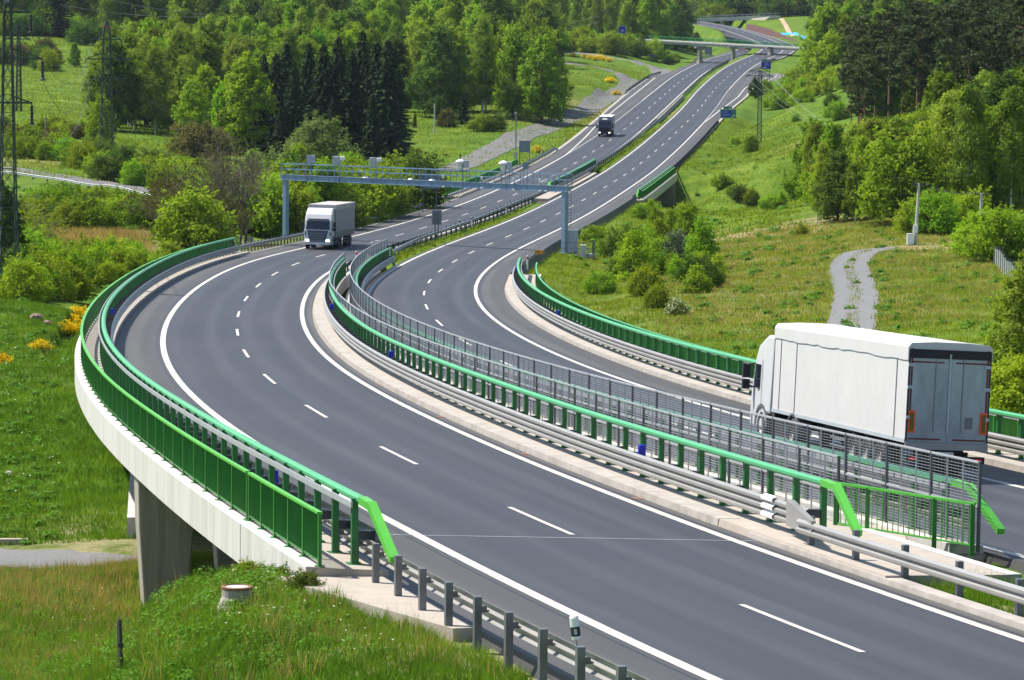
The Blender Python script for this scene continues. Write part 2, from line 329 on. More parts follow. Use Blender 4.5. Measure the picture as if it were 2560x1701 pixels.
ROADS = {"A":{"P0":[11.736,40.127,-9.866],"th0":-0.31785,"k":[311,233,154,131,136,147,138,120,112,109,109,132,169,148,76,30,25,26,15,2,-7,-8,-4,4,5,-2,-7,-4,4,6,1,-4,-3,0,2,3,2,0,-1,0,-1,-1,1,4,10,1,-5,-3,0,-3,-10,-8,18,61,91,83,53,15,-32,-93,-153,-183,-168,-125,-83,-56,-47,-51,-60,-61,-50,-30,-9,11],"g":[-333,-362,-393,-415,-421,-408,-378,-342,-310,-287,-278,-277,-281,-280,-266,-238,-202,-161,-120,-82,-46,-13,20,51,81,108,134,158,182,207,233,261,289,315,337,355,367,372,373,369,365,361,362,368,343,303,261,222,191,169,157,155,161,174,194,217,242,265,286,304,320,333,345,354,362,368,373,376,378,380,381,382,382,383],"e":[338,342,400,359,254,223,250,250,249,256,269,273,252,210,155,118,89,65,46,30,18,8,-1,0,0,-1,-1,0,0,0,0,0,0,0,1,1,1,1,1,1,1,1,2,3,0,0,0,0,0,0,0,0,0,0,0,0,0,0,0,0,0,0,0,0,0,0,0,0,0,0,0,0,0,0]},"B":{"P0":[11.063,96.748,-12.544],"th0":-0.22594,"k":[129,142,156,159,148,140,150,148,138,114,97,92,78,44,8,-6,-3,-4,-3,8,13,5,-7,-12,8,17,11,2,0,5,6,-4,-17,-24,-20,-7,8,19,23,20,14,13,21,36,53,62,53,24,-23,-79,-131,-165,-172,-154,-120,-80,-47,-29,-29,-43,-67,-90,-106,-110,-106,-95,-81,-65,-48,-31,-14,4],"g":[-427,-403,-380,-356,-335,-317,-303,-289,-275,-259,-239,-214,-184,-151,-117,-84,-53,-27,-4,17,39,62,88,117,156,199,240,277,308,331,348,359,366,371,373,374,374,373,372,371,370,369,368,366,364,360,356,352,347,344,342,342,344,346,350,354,359,363,366,368,368,367,365,364,363,364,365,366,367,368,369,370],"e":[176,180,182,191,195,195,188,171,164,152,140,131,122,101,80,63,45,37,33,31,24,16,13,12,0,0,0,0,0,0,0,0,0,0,0,0,0,0,0,0,0,0,0,0,0,0,0,0,0,0,0,0,0,0,0,0,0,0,0,0,0,0,0,0,0,0,0,0,0,0,0,0]}}
PER = 19.5
class Road:
    def __init__(s, q, pre=0, sub=6):
        k = [x / 1e5 for x in q['k']]; g = [x / 1e4 for x in q['g']]; e = [x / 1e4 for x in q['e']]; N = len(k); ds = PER / sub; n = N * sub
        S = np.arange(n) * ds; nodes = np.arange(N) * PER
        K = np.interp(S, nodes, k); G = np.interp(S, nodes, g); E = np.interp(S, nodes, e); cum = lambda a: np.concatenate([[0], np.cumsum((a[1:] + a[:-1]) / 2 * ds)])
        th = q['th0'] + cum(K); X = q['P0'][0] + cum(np.sin(th)); Y = q['P0'][1] + cum(np.cos(th)); Z = q['P0'][2] + cum(G)
        if pre:                                   # run the curve on towards the camera
            m = int(pre / ds); Sb = -np.arange(m, 0, -1) * ds; th0, x, y, z = th[0], X[0], Y[0], Z[0]; A = []
            t = th0
            for i in range(m):
                t2 = t - K[0] * ds; x -= math.sin((t + t2) / 2) * ds; y -= math.cos((t + t2) / 2) * ds; z -= G[0] * ds; t = t2; A.append((x, y, z, t))
            A = np.array(A[::-1]); S = np.concatenate([Sb, S]); X = np.concatenate([A[:, 0], X]); Y = np.concatenate([A[:, 1], Y]); Z = np.concatenate([A[:, 2], Z]); th = np.concatenate([A[:, 3], th]); E = np.concatenate([np.full(m, E[0]), E])
        s.S, s.X, s.Y, s.Z, s.th, s.E = S, X, Y, Z + CZ, th, E
    def pt(s, d, o=0.0, h=0.0):
        x = np.interp(d, s.S, s.X); y = np.interp(d, s.S, s.Y); z = np.interp(d, s.S, s.Z); t = np.interp(d, s.S, s.th); e = np.interp(d, s.S, s.E)
        return Vector((x + math.cos(t) * o, y - math.sin(t) * o, z + h - e * max(-9, min(9, o))))
    def dir(s, d):
        a = s.pt(d - .6); b = s.pt(d + .6); return (b - a).normalized()
    def heading(s, d): return float(np.interp(d, s.S, s.th))
RA = Road(ROADS['A']); RB = Road(ROADS['B'], 84)
WL, WR = 3.78, 3.67
BWL, BWR = 3.76, 3.57
def lin(x, pts):
    return float(np.interp(x, [p[0] for p in pts], [p[1] for p in pts]))
def steps(a, b, st):
    n = max(1, int(math.ceil((b - a) / st))); return [a + (b - a) * i / n for i in range(n + 1)]
def sweep(mb, R, prof, ss, closed=True, caps=True):      # prof: [(o, h)] or a function of s that returns it
    f = prof if callable(prof) else (lambda s: prof)
    mb.loft([[R.pt(s, o, h) for o, h in f(s)] for s in ss], closed, caps)

# ---------------------------------------------------------------- carriageways
A_END, B_END = 1400, 1380
def a_left(s): return lin(s, [(0, -6.15), (556, -6.15), (640, -7.4), (720, -8.3), (775, -8.8), (870, -8.6), (905, -6.2), (1000, -5.6), (1150, -5.4), (1400, -5.2)])
def a_right(s): return lin(s, [(0, 4.25), (1400, 4.25)])
def b_left(s): return lin(s, [(-90, -4.2), (1400, -4.2)])
def b_right(s): return lin(s, [(-90, 5.55), (150, 5.6), (230, 5.9), (596, 6.1), (647, 6.3), (704, 8.3), (750, 8.7), (772, 10.4), (800, 12.0), (812, 12.3), (846, 5.9), (905, 5.4), (925, 7.2), (1030, 7.2), (1110, 6.5), (1200, 5.6), (1400, 5.4)])
def carriageway(R, fl, fr, s0, s1, name):
    ss = steps(s0, min(s1, s0 + 420), 2.0) + steps(min(s1, s0 + 420), s1, 5.0)[1:]; V = []; F = []; UV = []
    cols = [0, .04, .12, .25, .4, .5, .6, .75, .88, .96, 1]
    for s in ss:
        l, r = fl(s), fr(s); row = [(l - .12, -.3)] + [(l + (r - l) * c, 0) for c in cols] + [(r + .12, -.3)]
        for o, h in row: p = R.pt(s, o, h); V.append(tuple(p)); UV.append((o, s))
    n = len(cols) + 2
    for i in range(len(ss) - 1):
        for k in range(n - 1): a = i * n + k; F.append((a, a + n, a + n + 1, a + 1)[::-1])
    me = bpy.data.meshes.new(name); me.from_pydata(V, [], F); ul = me.uv_layers.new(name='UVMap')
    li = np.zeros(len(me.loops), np.int32); me.loops.foreach_get('vertex_index', li); ul.data.foreach_set('uv', np.array(UV, np.float32)[li].ravel())
    me.materials.append(M['asphalt']); o = link(bpy.data.objects.new(name, me)); tag(o, kind='structure'); return o
carriageway(RA, a_left, a_right, 0, A_END, 'road_descending')
carriageway(RB, b_left, b_right, -82, B_END, 'road_climbing')
mk = MB()
def line(R, o, s0, s1, w=.25, st=2.5, h=.006):
    f = o if callable(o) else (lambda s: o)
    sweep(mk, R, lambda s: [(f(s) - w / 2, h), (f(s) + w / 2, h)], steps(s0, s1, st), closed=False, caps=False)
def dashes(R, o, s0, s1, per, ln, w=.14, ph=0.0):
    s = s0 + ph
    while s < s1:
        line(R, o, s, s + ln, w, 2.2, .007); s += per
dashes(RA, 0, 0, A_END - 10, 19.5, 6.6); dashes(RB, 0, -78, B_END - 10, 19.5, 6.6)
line(RA, WR, 0, A_END, .25); line(RB, -BWL, -82, B_END, .25)
line(RA, -WL, 0, 557, .27)
line(RA, lambda s: lin(s, [(556, -3.78), (603, -5.0), (658, -6.5), (720, -7.0), (830, -7.35), (868, -7.6)]), 556, 868, .25)
dashes(RA, lambda s: lin(s, [(556, -3.78), (700, -3.5), (900, -3.3)]), 560, 760, 3.1, 1.6, .25)
line(RA, lambda s: lin(s, [(756, -3.5), (930, -3.3), (1000, -3.6), (1400, -3.7)]), 756, A_END, .22, 5)
line(RB, BWR, -82, 606, .25)
dashes(RB, 3.45, 608, 735, 3.1, 1.6, .25)
line(RB, lambda s: lin(s, [(735, 3.5), (905, 3.5), (960, 3.2), (1010, 3.0), (1400, 3.6)]), 735, B_END, .22, 5)
line(RB, lambda s: lin(s, [(905, 5.0), (925, 6.6), (1030, 6.6), (1100, 5.9), (1200, 5.2)]), 905, 1200, .2, 5)
line(RB, lambda s: lin(s, [(604, 3.6), (647, 4.65), (704, 6.85), (747, 7.1), (772, 8.9), (800, 10.4)]), 604, 800, .25)
o = mk.build('lane_markings', M['line'], fix=False); tag(o, kind='structure')
pj = MB()
for R_, o_, s0_, s1_ in ((RA, -4.08, 0, 556), (RA, 3.93, 0, 420), (RB, 3.86, -80, 600), (RB, -3.98, -80, 420)):
    sweep(pj, R_, [(o_ - .022, .0045), (o_ + .022, .0045)], steps(s0_, s1_, 3), closed=False, caps=False)
for R_, s_, o0_, o1_ in ((RA, 83, -6.1, 3.6), (RA, 131, -6.1, 3.6), (RA, 190, -6.1, 3.6), (RB, 60, -3.6, 5.5), (RB, 118, -3.6, 5.5)):
    for q_ in steps(o0_, o1_, .9)[:-1]: pj.quad(R_.pt(s_, q_, .005), R_.pt(s_, q_ + .9, .005), R_.pt(s_ + .05, q_ + .9, .005), R_.pt(s_ + .05, q_, .005))
tag(pj.build('paving_joint', simple('bitumen_joint', (.022, .022, .024), .5, 0, .3, 3), fix=False), kind='structure')
# pale sealed joints across the near carriageway
jm = MB()
for s, o0, o1 in ((38.2, -6.1, 4.2), (255.5, -6.1, 3.9)):
    for a, b in zip(steps(o0, o1, .8)[:-1], steps(o0, o1, .8)[1:]):
        jm.quad(RA.pt(s, a, .009), RA.pt(s, b, .009), RA.pt(s + .07, b, .009), RA.pt(s + .07, a, .009))
tag(jm.build('joint_seal', simple('joint_seal', (.34, .36, .38), .7, 0, .2, 3), fix=False), kind='structure')

# ---------------------------------------------------------------- terrain
CP = []
SVC = [(1118,430,560),(1180,402,585),(1250,368,620),(1330,328,665),(1400,300,705),(1450,277,735),(1490,250,770),(1524,225,805),(1562,206,840),(1577,193,868),(1562,183,890),(1520,173,910),(1440,161,935),(1345,151,965),(1270,145,990)]
SLIP = [(1640,158,965),(1596,152,985),(1518,143.5,1010),(1424,134,1035),(1346,124.5,1065),(1270,116,1095)]
for t in SVC + SLIP: CP.append(tuple(at(*t)))
for t in [(900,1500,64),(1100,1640,60),(1000,1701,57),(700,1500,72),(674,1462,74),(760,1450,70.5),(590,1530,77),(420,1600,86),(440,1548,96),(380,1580,92),(500,1515,92),(560,1478,84),(330,1590,92),(620,1455,80),(300,1600,82),(100,1650,85),(400,1701,75),(700,1701,66),(0,1500,100),(200,1480,104),
 (0,1400,120),(180,1422,119),(370,1445,116.5),(0,1345,127),(200,1360,125),(300,1370,123),(480,1395,112),(560,1400,108),(250,1250,136),(100,1200,143),(100,1100,153),(100,1000,165),(100,850,188),(30,750,205),(250,900,175),
 (200,720,240),(100,640,300),(290,640,300),(450,600,318),(350,560,342),(300,500,400),(100,440,440),(440,495,420),(10,425,450),(250,465,435),(370,362,560),(100,290,620),(100,200,760),(150,150,850),(300,120,900),(100,90,960),(250,340,540),(30,350,520),
 (600,300,690),(800,250,770),(600,150,960),(300,60,1060),(600,60,1160),(900,60,1200),(1200,100,1140),(1300,130,1030),(100,20,1200),
 (300,0,1700),(900,0,1900),(1500,0,2150),(1900,0,2200),(2500,0,1900),(-900,0,1700),(3400,0,1900),
 (1200,400,590),(1100,330,655),(1400,232,775),(1480,215,800),(1300,180,860),(1380,130,1000),(1000,420,565),(1030,390,590),(1100,420,575),(950,480,490),(900,560,380),(800,520,420),(1290,330,650),(1180,290,700),
 (1500,745,262),(1600,815,232),(1700,880,212),(1900,890,206),(2100,870,205),(2400,820,212),(2540,920,182),(1700,725,262),(1900,725,258),(2150,725,255),(2150,622,300),(1900,622,320),(1700,622,336),(2450,640,290),(1750,542,400),(1950,542,372),(2200,565,335),(2450,540,330),(1450,655,318),(1560,700,290),(1560,560,385),(1660,520,430),
 (1750,460,505),(1800,400,592),(1850,345,690),(1950,400,525),(2050,330,565),(2000,255,685),(1900,285,745),(1950,220,830),(2100,200,785),(1980,150,960),(2050,105,1060),(2300,310,560),(2500,310,500),(2300,150,770),(2500,100,810),(2500,450,390),(2400,500,350),(2250,420,450),(2150,480,420),
 (2010,105,1200),(1960,47,1385),(2030,55,1340),(1650,145,1085),(1580,118,1065),(1560,95,1120),(1450,110,1060),(1690,90,1250),(1700,120,1150),
 (-700,1500,110),(-700,1000,170),(-900,500,420),(-900,250,700),(3300,1200,130),(3300,800,220),(3300,500,380),(3300,250,600),(1280,4000,30),(-600,4000,30),(3200,4000,30),(200,2600,45),(1250,2300,42)]:
    CP.append(tuple(at(*t)))
VIA_A, VIA_B = (34, 250), (-14, 168)
SM_A, SM_B = (424, 513), (357, 430)
for R, via, sm, L, Rr in ((RA, VIA_A, SM_A, -12, None), (RB, VIA_B, SM_B, None, 13)):
    for s in range(int(R.S[0]) + 4, 1380, 26):
        if via[0] - 6 < s < via[1] + 6: continue
        for o in (L, Rr):
            if o is None: continue
            if o > 0 and s > 600: o = 18 if s < 900 else 14
            if sm[0] < s < sm[1]:
                p = R.pt(s, o * 1.4, -5.0)
            else: p = R.pt(s, o, -.8)
            CP.append(tuple(p))
for s, o, h in ((60, 0, -5.2), (80, 0, -5.6), (110, 2, -4.6), (150, 2, -3.6), (190, 0, -2.8), (60, 12, -5.6), (90, 16, -5.2), (130, 14, -4)): CP.append(tuple(RA.pt(s, o, h)))
for s in (4, 12, 20, 24, 28):
    for o in ((-8.3, -9.6) if s < 25 else (-8.7,)): CP.append(tuple(RA.pt(s, o, -.15 - (abs(o) - 8.3) * .3)))
    for o in (6.2, 8.6): CP.append(tuple(RA.pt(s, o, -.12)))
CP.append((0, 3200, CZ + 48)); CP.append((900, 3000, CZ + 52)); CP.append((-900, 3000, CZ + 50)); CP.append((0, 6500, CZ + 90)); CP.append((3500, 2000, CZ + 40)); CP.append((-3500, 2000, CZ + 40)); CP.append((0, -3000, CZ)); CP.append((2500, -1500, CZ)); CP.append((-2500, -1500, CZ)); CP.append((0, -60, CZ - 6))
CP = np.array(CP)
def rbf_fit(P, k=(2.0, 1.0), smooth=.6):
    X = P[:, :2] * k; d = np.sqrt(((X[:, None] - X[None]) ** 2).sum(2)); n = len(P)
    A = np.zeros((n + 1, n + 1)); A[:n, :n] = -d - np.eye(n) * (-smooth); A[:n, :n] = -d + np.eye(n) * 0
    A[:n, :n] -= np.eye(n) * smooth * -1
    A[:n, n] = 1; A[n, :n] = 1; b = np.concatenate([P[:, 2], [0]])
    w = np.linalg.solve(A, b); return X, w, np.array(k)
_rX, _rw, _rk = rbf_fit(CP)
def rbf(xy):
    out = np.empty(len(xy))
    for i in range(0, len(xy), 20000):
        q = xy[i:i + 20000] * _rk; d = np.sqrt(((q[:, None] - _rX[None]) ** 2).sum(2)); out[i:i + 20000] = -d @ _rw[:-1] + _rw[-1]
    return out
def sstep(x): x = np.clip(x, 0, 1); return x * x * (3 - 2 * x)
_soilspots = []   # (x, y, radius, amount, channel) patches of dry grass, earth and flowers
def terrain_z(xy):
    z = rbf(xy); n = len(xy)
    z += .18 * np.sin(xy[:, 0] * .31 + np.sin(xy[:, 1] * .17) * 2) * np.cos(xy[:, 1] * .23) * sstep((xy[:, 1] - 40) / 60)
    num = np.zeros(n); den = np.zeros(n); cap = np.full(n, 1e9); r = np.hypot(xy[:, 0], xy[:, 1]); idx = np.where((r < 1700) & (xy[:, 1] > -60))[0]
    for R, fl, fr, via, sm in ((RA, a_left, a_right, VIA_A, SM_A), (RB, b_left, b_right, VIA_B, SM_B)):
        S = R.S; C = np.stack([R.X, R.Y], 1); N = np.stack([np.cos(R.th), -np.sin(R.th)], 1); L = np.array([fl(s) for s in S]); Rr = np.array([fr(s) for s in S])
        for i in range(0, len(idx), 15000):
            ii = idx[i:i + 15000]; q = xy[ii]; d2 = ((q[:, None] - C[None]) ** 2).sum(2); j = d2.argmin(1); near = d2[np.arange(len(ii)), j] < 45 ** 2
            ii = ii[near]; j = j[near]; q = q[near]; o = ((q - C[j]) * N[j]).sum(1); s = S[j]; rz = R.Z[j] - R.E[j] * np.clip(o, -9, 9)
            al = np.abs(((q - C[j]) ** 2).sum(1) - o ** 2)
            out = np.maximum(np.maximum(L[j] - 1.1 - o, o - Rr[j] - 1.1), 0)
            w = 1 - sstep(np.maximum(out - 1.3, 0) / 5.0); w[al > 30] = 0
            k = sstep((s - np.where((o > 2) & (via[0] > 0), 9.0, 0.0) - via[0] + 3) / 6) * sstep((via[1] + 3 - s) / 6); k2 = sstep((s - sm[0] - 2) / 10) * sstep((sm[1] - 2 - s) / 10)
            w = w * (1 - k) * (1 - k2); w = np.where(w > .9999, 50.0, w / np.maximum(1 - w, .02))
            num[ii] += w * (rz - np.where(out > .25, .10, .22) - .02 * out); den[ii] += w
            under = (out < 3); c = np.where(under & (k > .02), rz - .3 - 1.6 * k, 1e9); cap[ii] = np.minimum(cap[ii], c)
            c = np.where((np.abs(o) < 30) & (k2 > 0), rz - .25 - 4.6 * k2 * sstep((32 - np.abs(o)) / 12), 1e9); cap[ii] = np.minimum(cap[ii], c)
            c = np.where((out <= 1.2) & (al < 30), rz - .12, 1e9); cap[ii] = np.minimum(cap[ii], c)
    z = (z + num) / (1 + den); return np.minimum(z, cap)
_th = np.concatenate([np.linspace(-180, -30, 26)[:-1], np.linspace(-30, -11, 39)[:-1], np.linspace(-11, 11, 345), np.linspace(11, 30, 39)[1:], np.linspace(30, 180, 26)[1:]])
_r = np.concatenate([np.geomspace(16, 55, 40)[:-1], np.geomspace(55, 1000, 440)[:-1], np.geomspace(1000, 6500, 110)])
_TT, _RR = np.meshgrid(np.radians(_th), _r); _XY = np.stack([np.sin(_TT).ravel() * _RR.ravel(), np.cos(_TT).ravel() * _RR.ravel()], 1)
_ZZ = terrain_z(_XY).reshape(_TT.shape)
_thr = np.radians(_th); _lr = np.log(_r)
def Tz(x, y):
    r = math.log(max(math.hypot(x, y), 16.01)); t = math.atan2(x, y)
    i = min(len(_lr) - 2, max(0, int(np.searchsorted(_lr, r)) - 1)); a = (math.exp(r) - _r[i]) / (_r[i + 1] - _r[i]); j = min(len(_thr) - 2, max(0, int(np.searchsorted(_thr, t)) - 1)); b = (t - _thr[j]) / (_thr[j + 1] - _thr[j])
    return float((_ZZ[i, j] * (1 - b) + _ZZ[i, j + 1] * b) * (1 - a) + (_ZZ[i + 1, j] * (1 - b) + _ZZ[i + 1, j + 1] * b) * a)
def Tz_np(x, y):
    r = np.log(np.maximum(np.hypot(x, y), 16.01)); t = np.arctan2(x, y); i = np.clip(np.searchsorted(_lr, r) - 1, 0, len(_lr) - 2); a = (np.exp(r) - _r[i]) / (_r[i + 1] - _r[i])
    j = np.clip(np.searchsorted(_thr, t) - 1, 0, len(_thr) - 2); b = (t - _thr[j]) / (_thr[j + 1] - _thr[j])
    return (_ZZ[i, j] * (1 - b) + _ZZ[i, j + 1] * b) * (1 - a) + (_ZZ[i + 1, j] * (1 - b) + _ZZ[i + 1, j + 1] * b) * a
def ground(u, v, d0=40.0, d1=2500.0):           # where the sight line of a pixel meets the ground
    d = d0; rr = ray(u, v); p0 = Vector((0, 0, CZ)); last = d0
    while d < d1:
        p = p0 + rr * d
        if p.z <= Tz(p.x, p.y):
            lo, hi = last, d
            for _ in range(18):
                mid = (lo + hi) / 2; p = p0 + rr * mid
                if p.z <= Tz(p.x, p.y): hi = mid
                else: lo = mid
            p = p0 + rr * hi; return Vector((p.x, p.y, Tz(p.x, p.y)))
        last = d; d *= 1.006
    p = p0 + rr * d1; return Vector((p.x, p.y, Tz(p.x, p.y)))
def gdrop(u, D):                                # ground point under pixel column u at depth D
    p = at(u, 850, D); x, y = p.x, p.y
    for _ in range(4):
        z = Tz(x, y); v = 850.5; 
        # correct x for the camera roll: find v that hits z
        lo, hi = -400.0, 2600.0
        for _ in range(30):
            mid = (lo + hi) / 2
            if at(u, mid, D).z > z: lo = mid
            else: hi = mid
        q = at(u, (lo + hi) / 2, D); x, y = q.x, q.y
    return Vector((x, y, Tz(x, y)))
# soil patches: red = dry grass, green = bare earth, blue = white meadow flowers
for (u, v, D, rr, amt, ch) in [(1950, 640, 312, 22, .75, 0), (1780, 600, 345, 16, .75, 0), (1900, 590, 338, 20, .65, 0), (2010, 690, 275, 13, .7, 0), (1850, 760, 248, 14, .6, 0), (1950, 780, 240, 13, .6, 0), (1700, 700, 275, 12, .55, 0), (2060, 800, 228, 10, .4, 0), (2400, 680, 275, 18, .35, 0), (2250, 780, 235, 14, .35, 0),
    (330, 1440, 108, 6, .5, 0), (300, 1520, 98, 7, .75, 0), (120, 1500, 99, 8, .35, 0), (200, 1360, 124, 7, .55, 0), (120, 610, 318, 24, .65, 0), (330, 615, 316, 18, .6, 0), (90, 398, 475, 9, .45, 0), (150, 1340, 127, 6, .35, 1), (360, 1370, 121, 5, .75, 1),
    (300, 1330, 126, 5, .6, 1), (1150, 1650, 58.5, 2.6, .9, 1), (1060, 1690, 57, 2.2, .9, 1), (1180, 1700, 56.5, 2.4, .85, 1), (500, 1390, 111, 4, 1.0, 1), (1460, 245, 740, 20, .8, 0), (1400, 280, 710, 16, .5, 0), (1920, 590, 345, 8, 1, 1), (1980, 585, 350, 6, .8, 1), (2310, 620, 303, 6, .6, 1),
    (100, 200, 770, 90, .35, 2), (200, 130, 900, 70, .8, 2), (300, 125, 900, 60, .7, 2), (60, 150, 850, 50, .8, 2), (250, 470, 430, 30, .9, 2), (380, 360, 560, 30, .3, 2), (1950, 265, 700, 25, .8, 2), (1560, 590, 340, 12, .8, 2), (60, 1190, 146, 10, .5, 2), (40, 1000, 165, 14, .5, 2), (650, 1590, 70, 6, .8, 2), (520, 1640, 74, 5, .7, 2), (900, 1640, 61, 4, .6, 2),
    (20, 1600, 86, 4, .6, 1), (2440, 1540, 66.5, 2.0, .75, 1), (2540, 1580, 64, 2, .8, 1), (2200, 1460, 71.5, 1.6, .8, 1), (1480, 650, 306, 6, .4, 0), (30, 870, 183, 9, .5, 0), (1900, 480, 470, 18, .35, 0), (2080, 350, 555, 15, .25, 0)]:
    p = at(u, v, D); _soilspots.append((p.x, p.y, rr, amt * (.60 if ch == 0 and D < 350 and u > 1400 else 1), ch))
def _terrain():
    nr, nc = _TT.shape; V = np.stack([_XY[:, 0], _XY[:, 1], _ZZ.ravel()], 1)
    ii, jj = np.meshgrid(np.arange(nr - 1), np.arange(nc - 1), indexing='ij'); a = (ii * nc + jj).ravel(); F = np.stack([a, a + nc, a + nc + 1, a + 1], 1)[:, ::-1]
    me = mesh_np('ground', V, F, [M['grass']], smooth=True)
    col = np.zeros((len(V), 4), np.float32); col[:, 3] = sstep((225 - V[:, 1]) / 40) * sstep((14 - V[:, 0]) / 10) * sstep((V[:, 1] - 20) / 20)
    for x, y, r, amt, ch in _soilspots:
        d = np.hypot(V[:, 0] - x, (V[:, 1] - y) * .7); col[:, ch] = np.maximum(col[:, ch], amt * np.clip(1.35 - d / r, 0, 1))
    ca = me.color_attributes.new('soil', 'FLOAT_COLOR', 'POINT'); ca.data.foreach_set('color', col.ravel())
    tag(link(bpy.data.objects.new('ground', me)), kind='structure')
_terrain()
# draped tracks and side roads
def drape(name, pts, width, mat, lift=.05, st=1.5, edge=0.0, kind='structure', centre_grass=False):
    P = [Vector((p[0], p[1], 0)) for p in pts]; out = []
    for i in range(len(P) - 1):
        p0 = P[max(i - 1, 0)]; p1 = P[i]; p2 = P[i + 1]; p3 = P[min(i + 2, len(P) - 1)]; n = max(2, int((p2 - p1).length / st))
        for k in range(n):
            t = k / n; out.append(.5 * ((2 * p1) + (p2 - p0) * t + (2 * p0 - 5 * p1 + 4 * p2 - p3) * t * t + (3 * p1 - p0 - 3 * p2 + p3) * t ** 3))
    out.append(P[-1]); mb = MB(); rows = []
    fs = [-1, -.92, -.7, -.45, -.25, 0, .25, .45, .7, .92, 1]; rg = random.Random(3)
    for i, p in enumerate(out):
        d = out[min(i + 1, len(out) - 1)] - out[max(i - 1, 0)]; d.normalize(); nn = Vector((d.y, -d.x, 0)); w = width(i / len(out)) if callable(width) else width; row = []
        for f in fs:
            ww = w / 2 * f * (1 + (rg.uniform(-edge, edge) if abs(f) > .9 else 0)); q = p + nn * ww; z = Tz(q.x, q.y) + lift - (.35 if abs(f) == 1 else 0)
            row.append((q.x, q.y, z))
        rows.append(row)
    mb.loft(rows, closed=False, caps=False); return tag(mb.build(name, mat, fix=False), kind=kind)
def G(l): return [ground(*t) if len(t) == 2 else gdrop(t[0], t[2]) for t in l]
drape('service_road', [at(*t) for t in SVC], 6.2, M['old_asphalt'], .10, 2.5)
drape('slip_road', [RA.pt(872, -6.6), RA.pt(900, -7.6), RA.pt(922, -9.5)] + [at(*t) for t in SLIP], 6.4, M['old_asphalt'], .12, 2.5)
drape('exit_road', [RB.pt(772, 8.0), RB.pt(800, 10.5), RB.pt(825, 15)] + [RB.pt(850, 22), RB.pt(880, 33), RB.pt(905, 46)], 7.5, M['old_asphalt'], .10, 2.5)
drape('gravel_track', [ground(2150, 905), ground(2120, 850), ground(2130, 800), ground(2140, 740), ground(2128, 690), ground(2122, 668), ground(2132, 648), ground(2150, 634), ground(2185, 626), ground(2236, 622)], 3.5, M['gravel'], .05, 1.0, .05)
drape('gravel_path', [gdrop(u, D) for u, D in ((-300, 124), (-120, 122.5), (60, 120.5), (200, 119), (340, 117.5), (480, 117), (640, 118), (800, 121))], 5.0, M['gravel'], .06, .8, .12)
drape('country_road', [gdrop(-60, 462), gdrop(40, 452), gdrop(140, 446), gdrop(260, 438), gdrop(380, 430), gdrop(480, 424)], 6.0, M['old_asphalt'], .06, 2)
# ---------------------------------------------------------------- viaducts and bridges
def viaduct(name, label, R, s0, s1, lo, ro, fascia, piers, joint=None, group=None, soffit=-1.6, cat='viaduct', left_kerb=-6.1, right_kerb=4.35, wall=None):
    root = thing(name, label, cat, R.pt((s0 + s1) / 2, 0, -1.0), 0, group); ss = steps(s0, s1, 2.0); lf = lo if callable(lo) else (lambda s: lo); rf = ro if callable(ro) else (lambda s: ro)
    lk = left_kerb if callable(left_kerb) else (lambda s: left_kerb); rk = right_kerb if callable(right_kerb) else (lambda s: right_kerb)
    b = MB(); sweep(b, R, lambda s: [(lf(s) + .18, -.06), (rf(s) - .18, -.06), (rf(s) - .2, -.55), (rf(s) - 2.2, soffit), (lf(s) + 2.2, soffit), (lf(s) + .2, -.55)], ss); b.build('deck_slab', M['pier_concrete'], root)
    for side, f, k in ((-1, lf, lk), (1, rf, rk)):
        m = MB(); sweep(m, R, (lambda s, f=f, k=k: [(k(s), -.03), (k(s) + side * .03, .15), (f(s) - side * .02, .2), (f(s) - side * .02, -.05)]), ss); m.build('walkway', M['walkway'], root)
        m = MB(); sweep(m, R, (lambda s, f=f: [(f(s) - side * .30, .203), (f(s) - side * .015, .215), (f(s), .20), (f(s), -fascia), (f(s) - side * .16, -fascia - .02), (f(s) - side * .16, .1)]), ss); m.build('edge_beam', M['white_concrete'], root)
    for (s, o, w, t, top, bot) in piers:
        p = R.pt(s, o); T = R.dir(s); T.z = 0; T.normalize(); N = Vector((T.y, -T.x, 0)); zb = min(bot if bot is not None else 1e9, Tz(p.x, p.y) - .6) if bot is None else bot
        m = MB(); zt = p.z - .52; r = []
        for z, ww, tt in ((zb, w * .74, t * .8), (zt - 1.6, w, t), (zt, w * 1.05, t)):
            q = Vector((p.x, p.y, z)); r.append([q - N * ww / 2 - T * tt / 2, q + N * ww / 2 - T * tt / 2, q + N * ww / 2 + T * tt / 2, q - N * ww / 2 + T * tt / 2])
        m.loft(r); m.build('pier', M['pier_concrete'], root, bevel=.06)
    for s, sg in ((s0, 1), (s1, -1)):
        m = MB(); q = [(lf(s) + .35, -.3), (rf(s) - .35, -.3), (rf(s) - .35, -4.5), (lf(s) + .35, -4.5)]
        m.loft([[R.pt(s + sg * .3, o, h) for o, h in q], [R.pt(s - sg * .9, o, h) for o, h in q]]); m.build('abutment', M['pier_concrete'], root)
    if joint:
        m = MB()
        for o, sd in ((lf(joint) - .004, -1),):
            m.quad(R.pt(joint, o, .2), R.pt(joint + .06, o, .2), R.pt(joint + .06, o, -fascia), R.pt(joint, o, -fascia))
        m.build('movement_joint', M['black'], root)
    return root
a_mesh = lambda s: lin(s, [(40, 7.05), (165, 5.3), (230, 5.25)])
viaduct('viaduct', 'near curved viaduct carrying the descending lanes, white concrete edge on its left side', RA, 30, 257, -7.8, lambda s: a_mesh(s) + .35, .72,
    [(62, -6.85, 1.6, 1.4, 0, None), (67, -4.2, 1.5, 1.3, 0, None), (92, -1.0, 2.3, 1.1, 0, None), (128, -1, 2.3, 1.1, 0, None), (168, -1, 2.3, 1.1, 0, None), (208, -1, 2.3, 1.1, 0, None)], joint=38.2, group='twin curved viaducts')
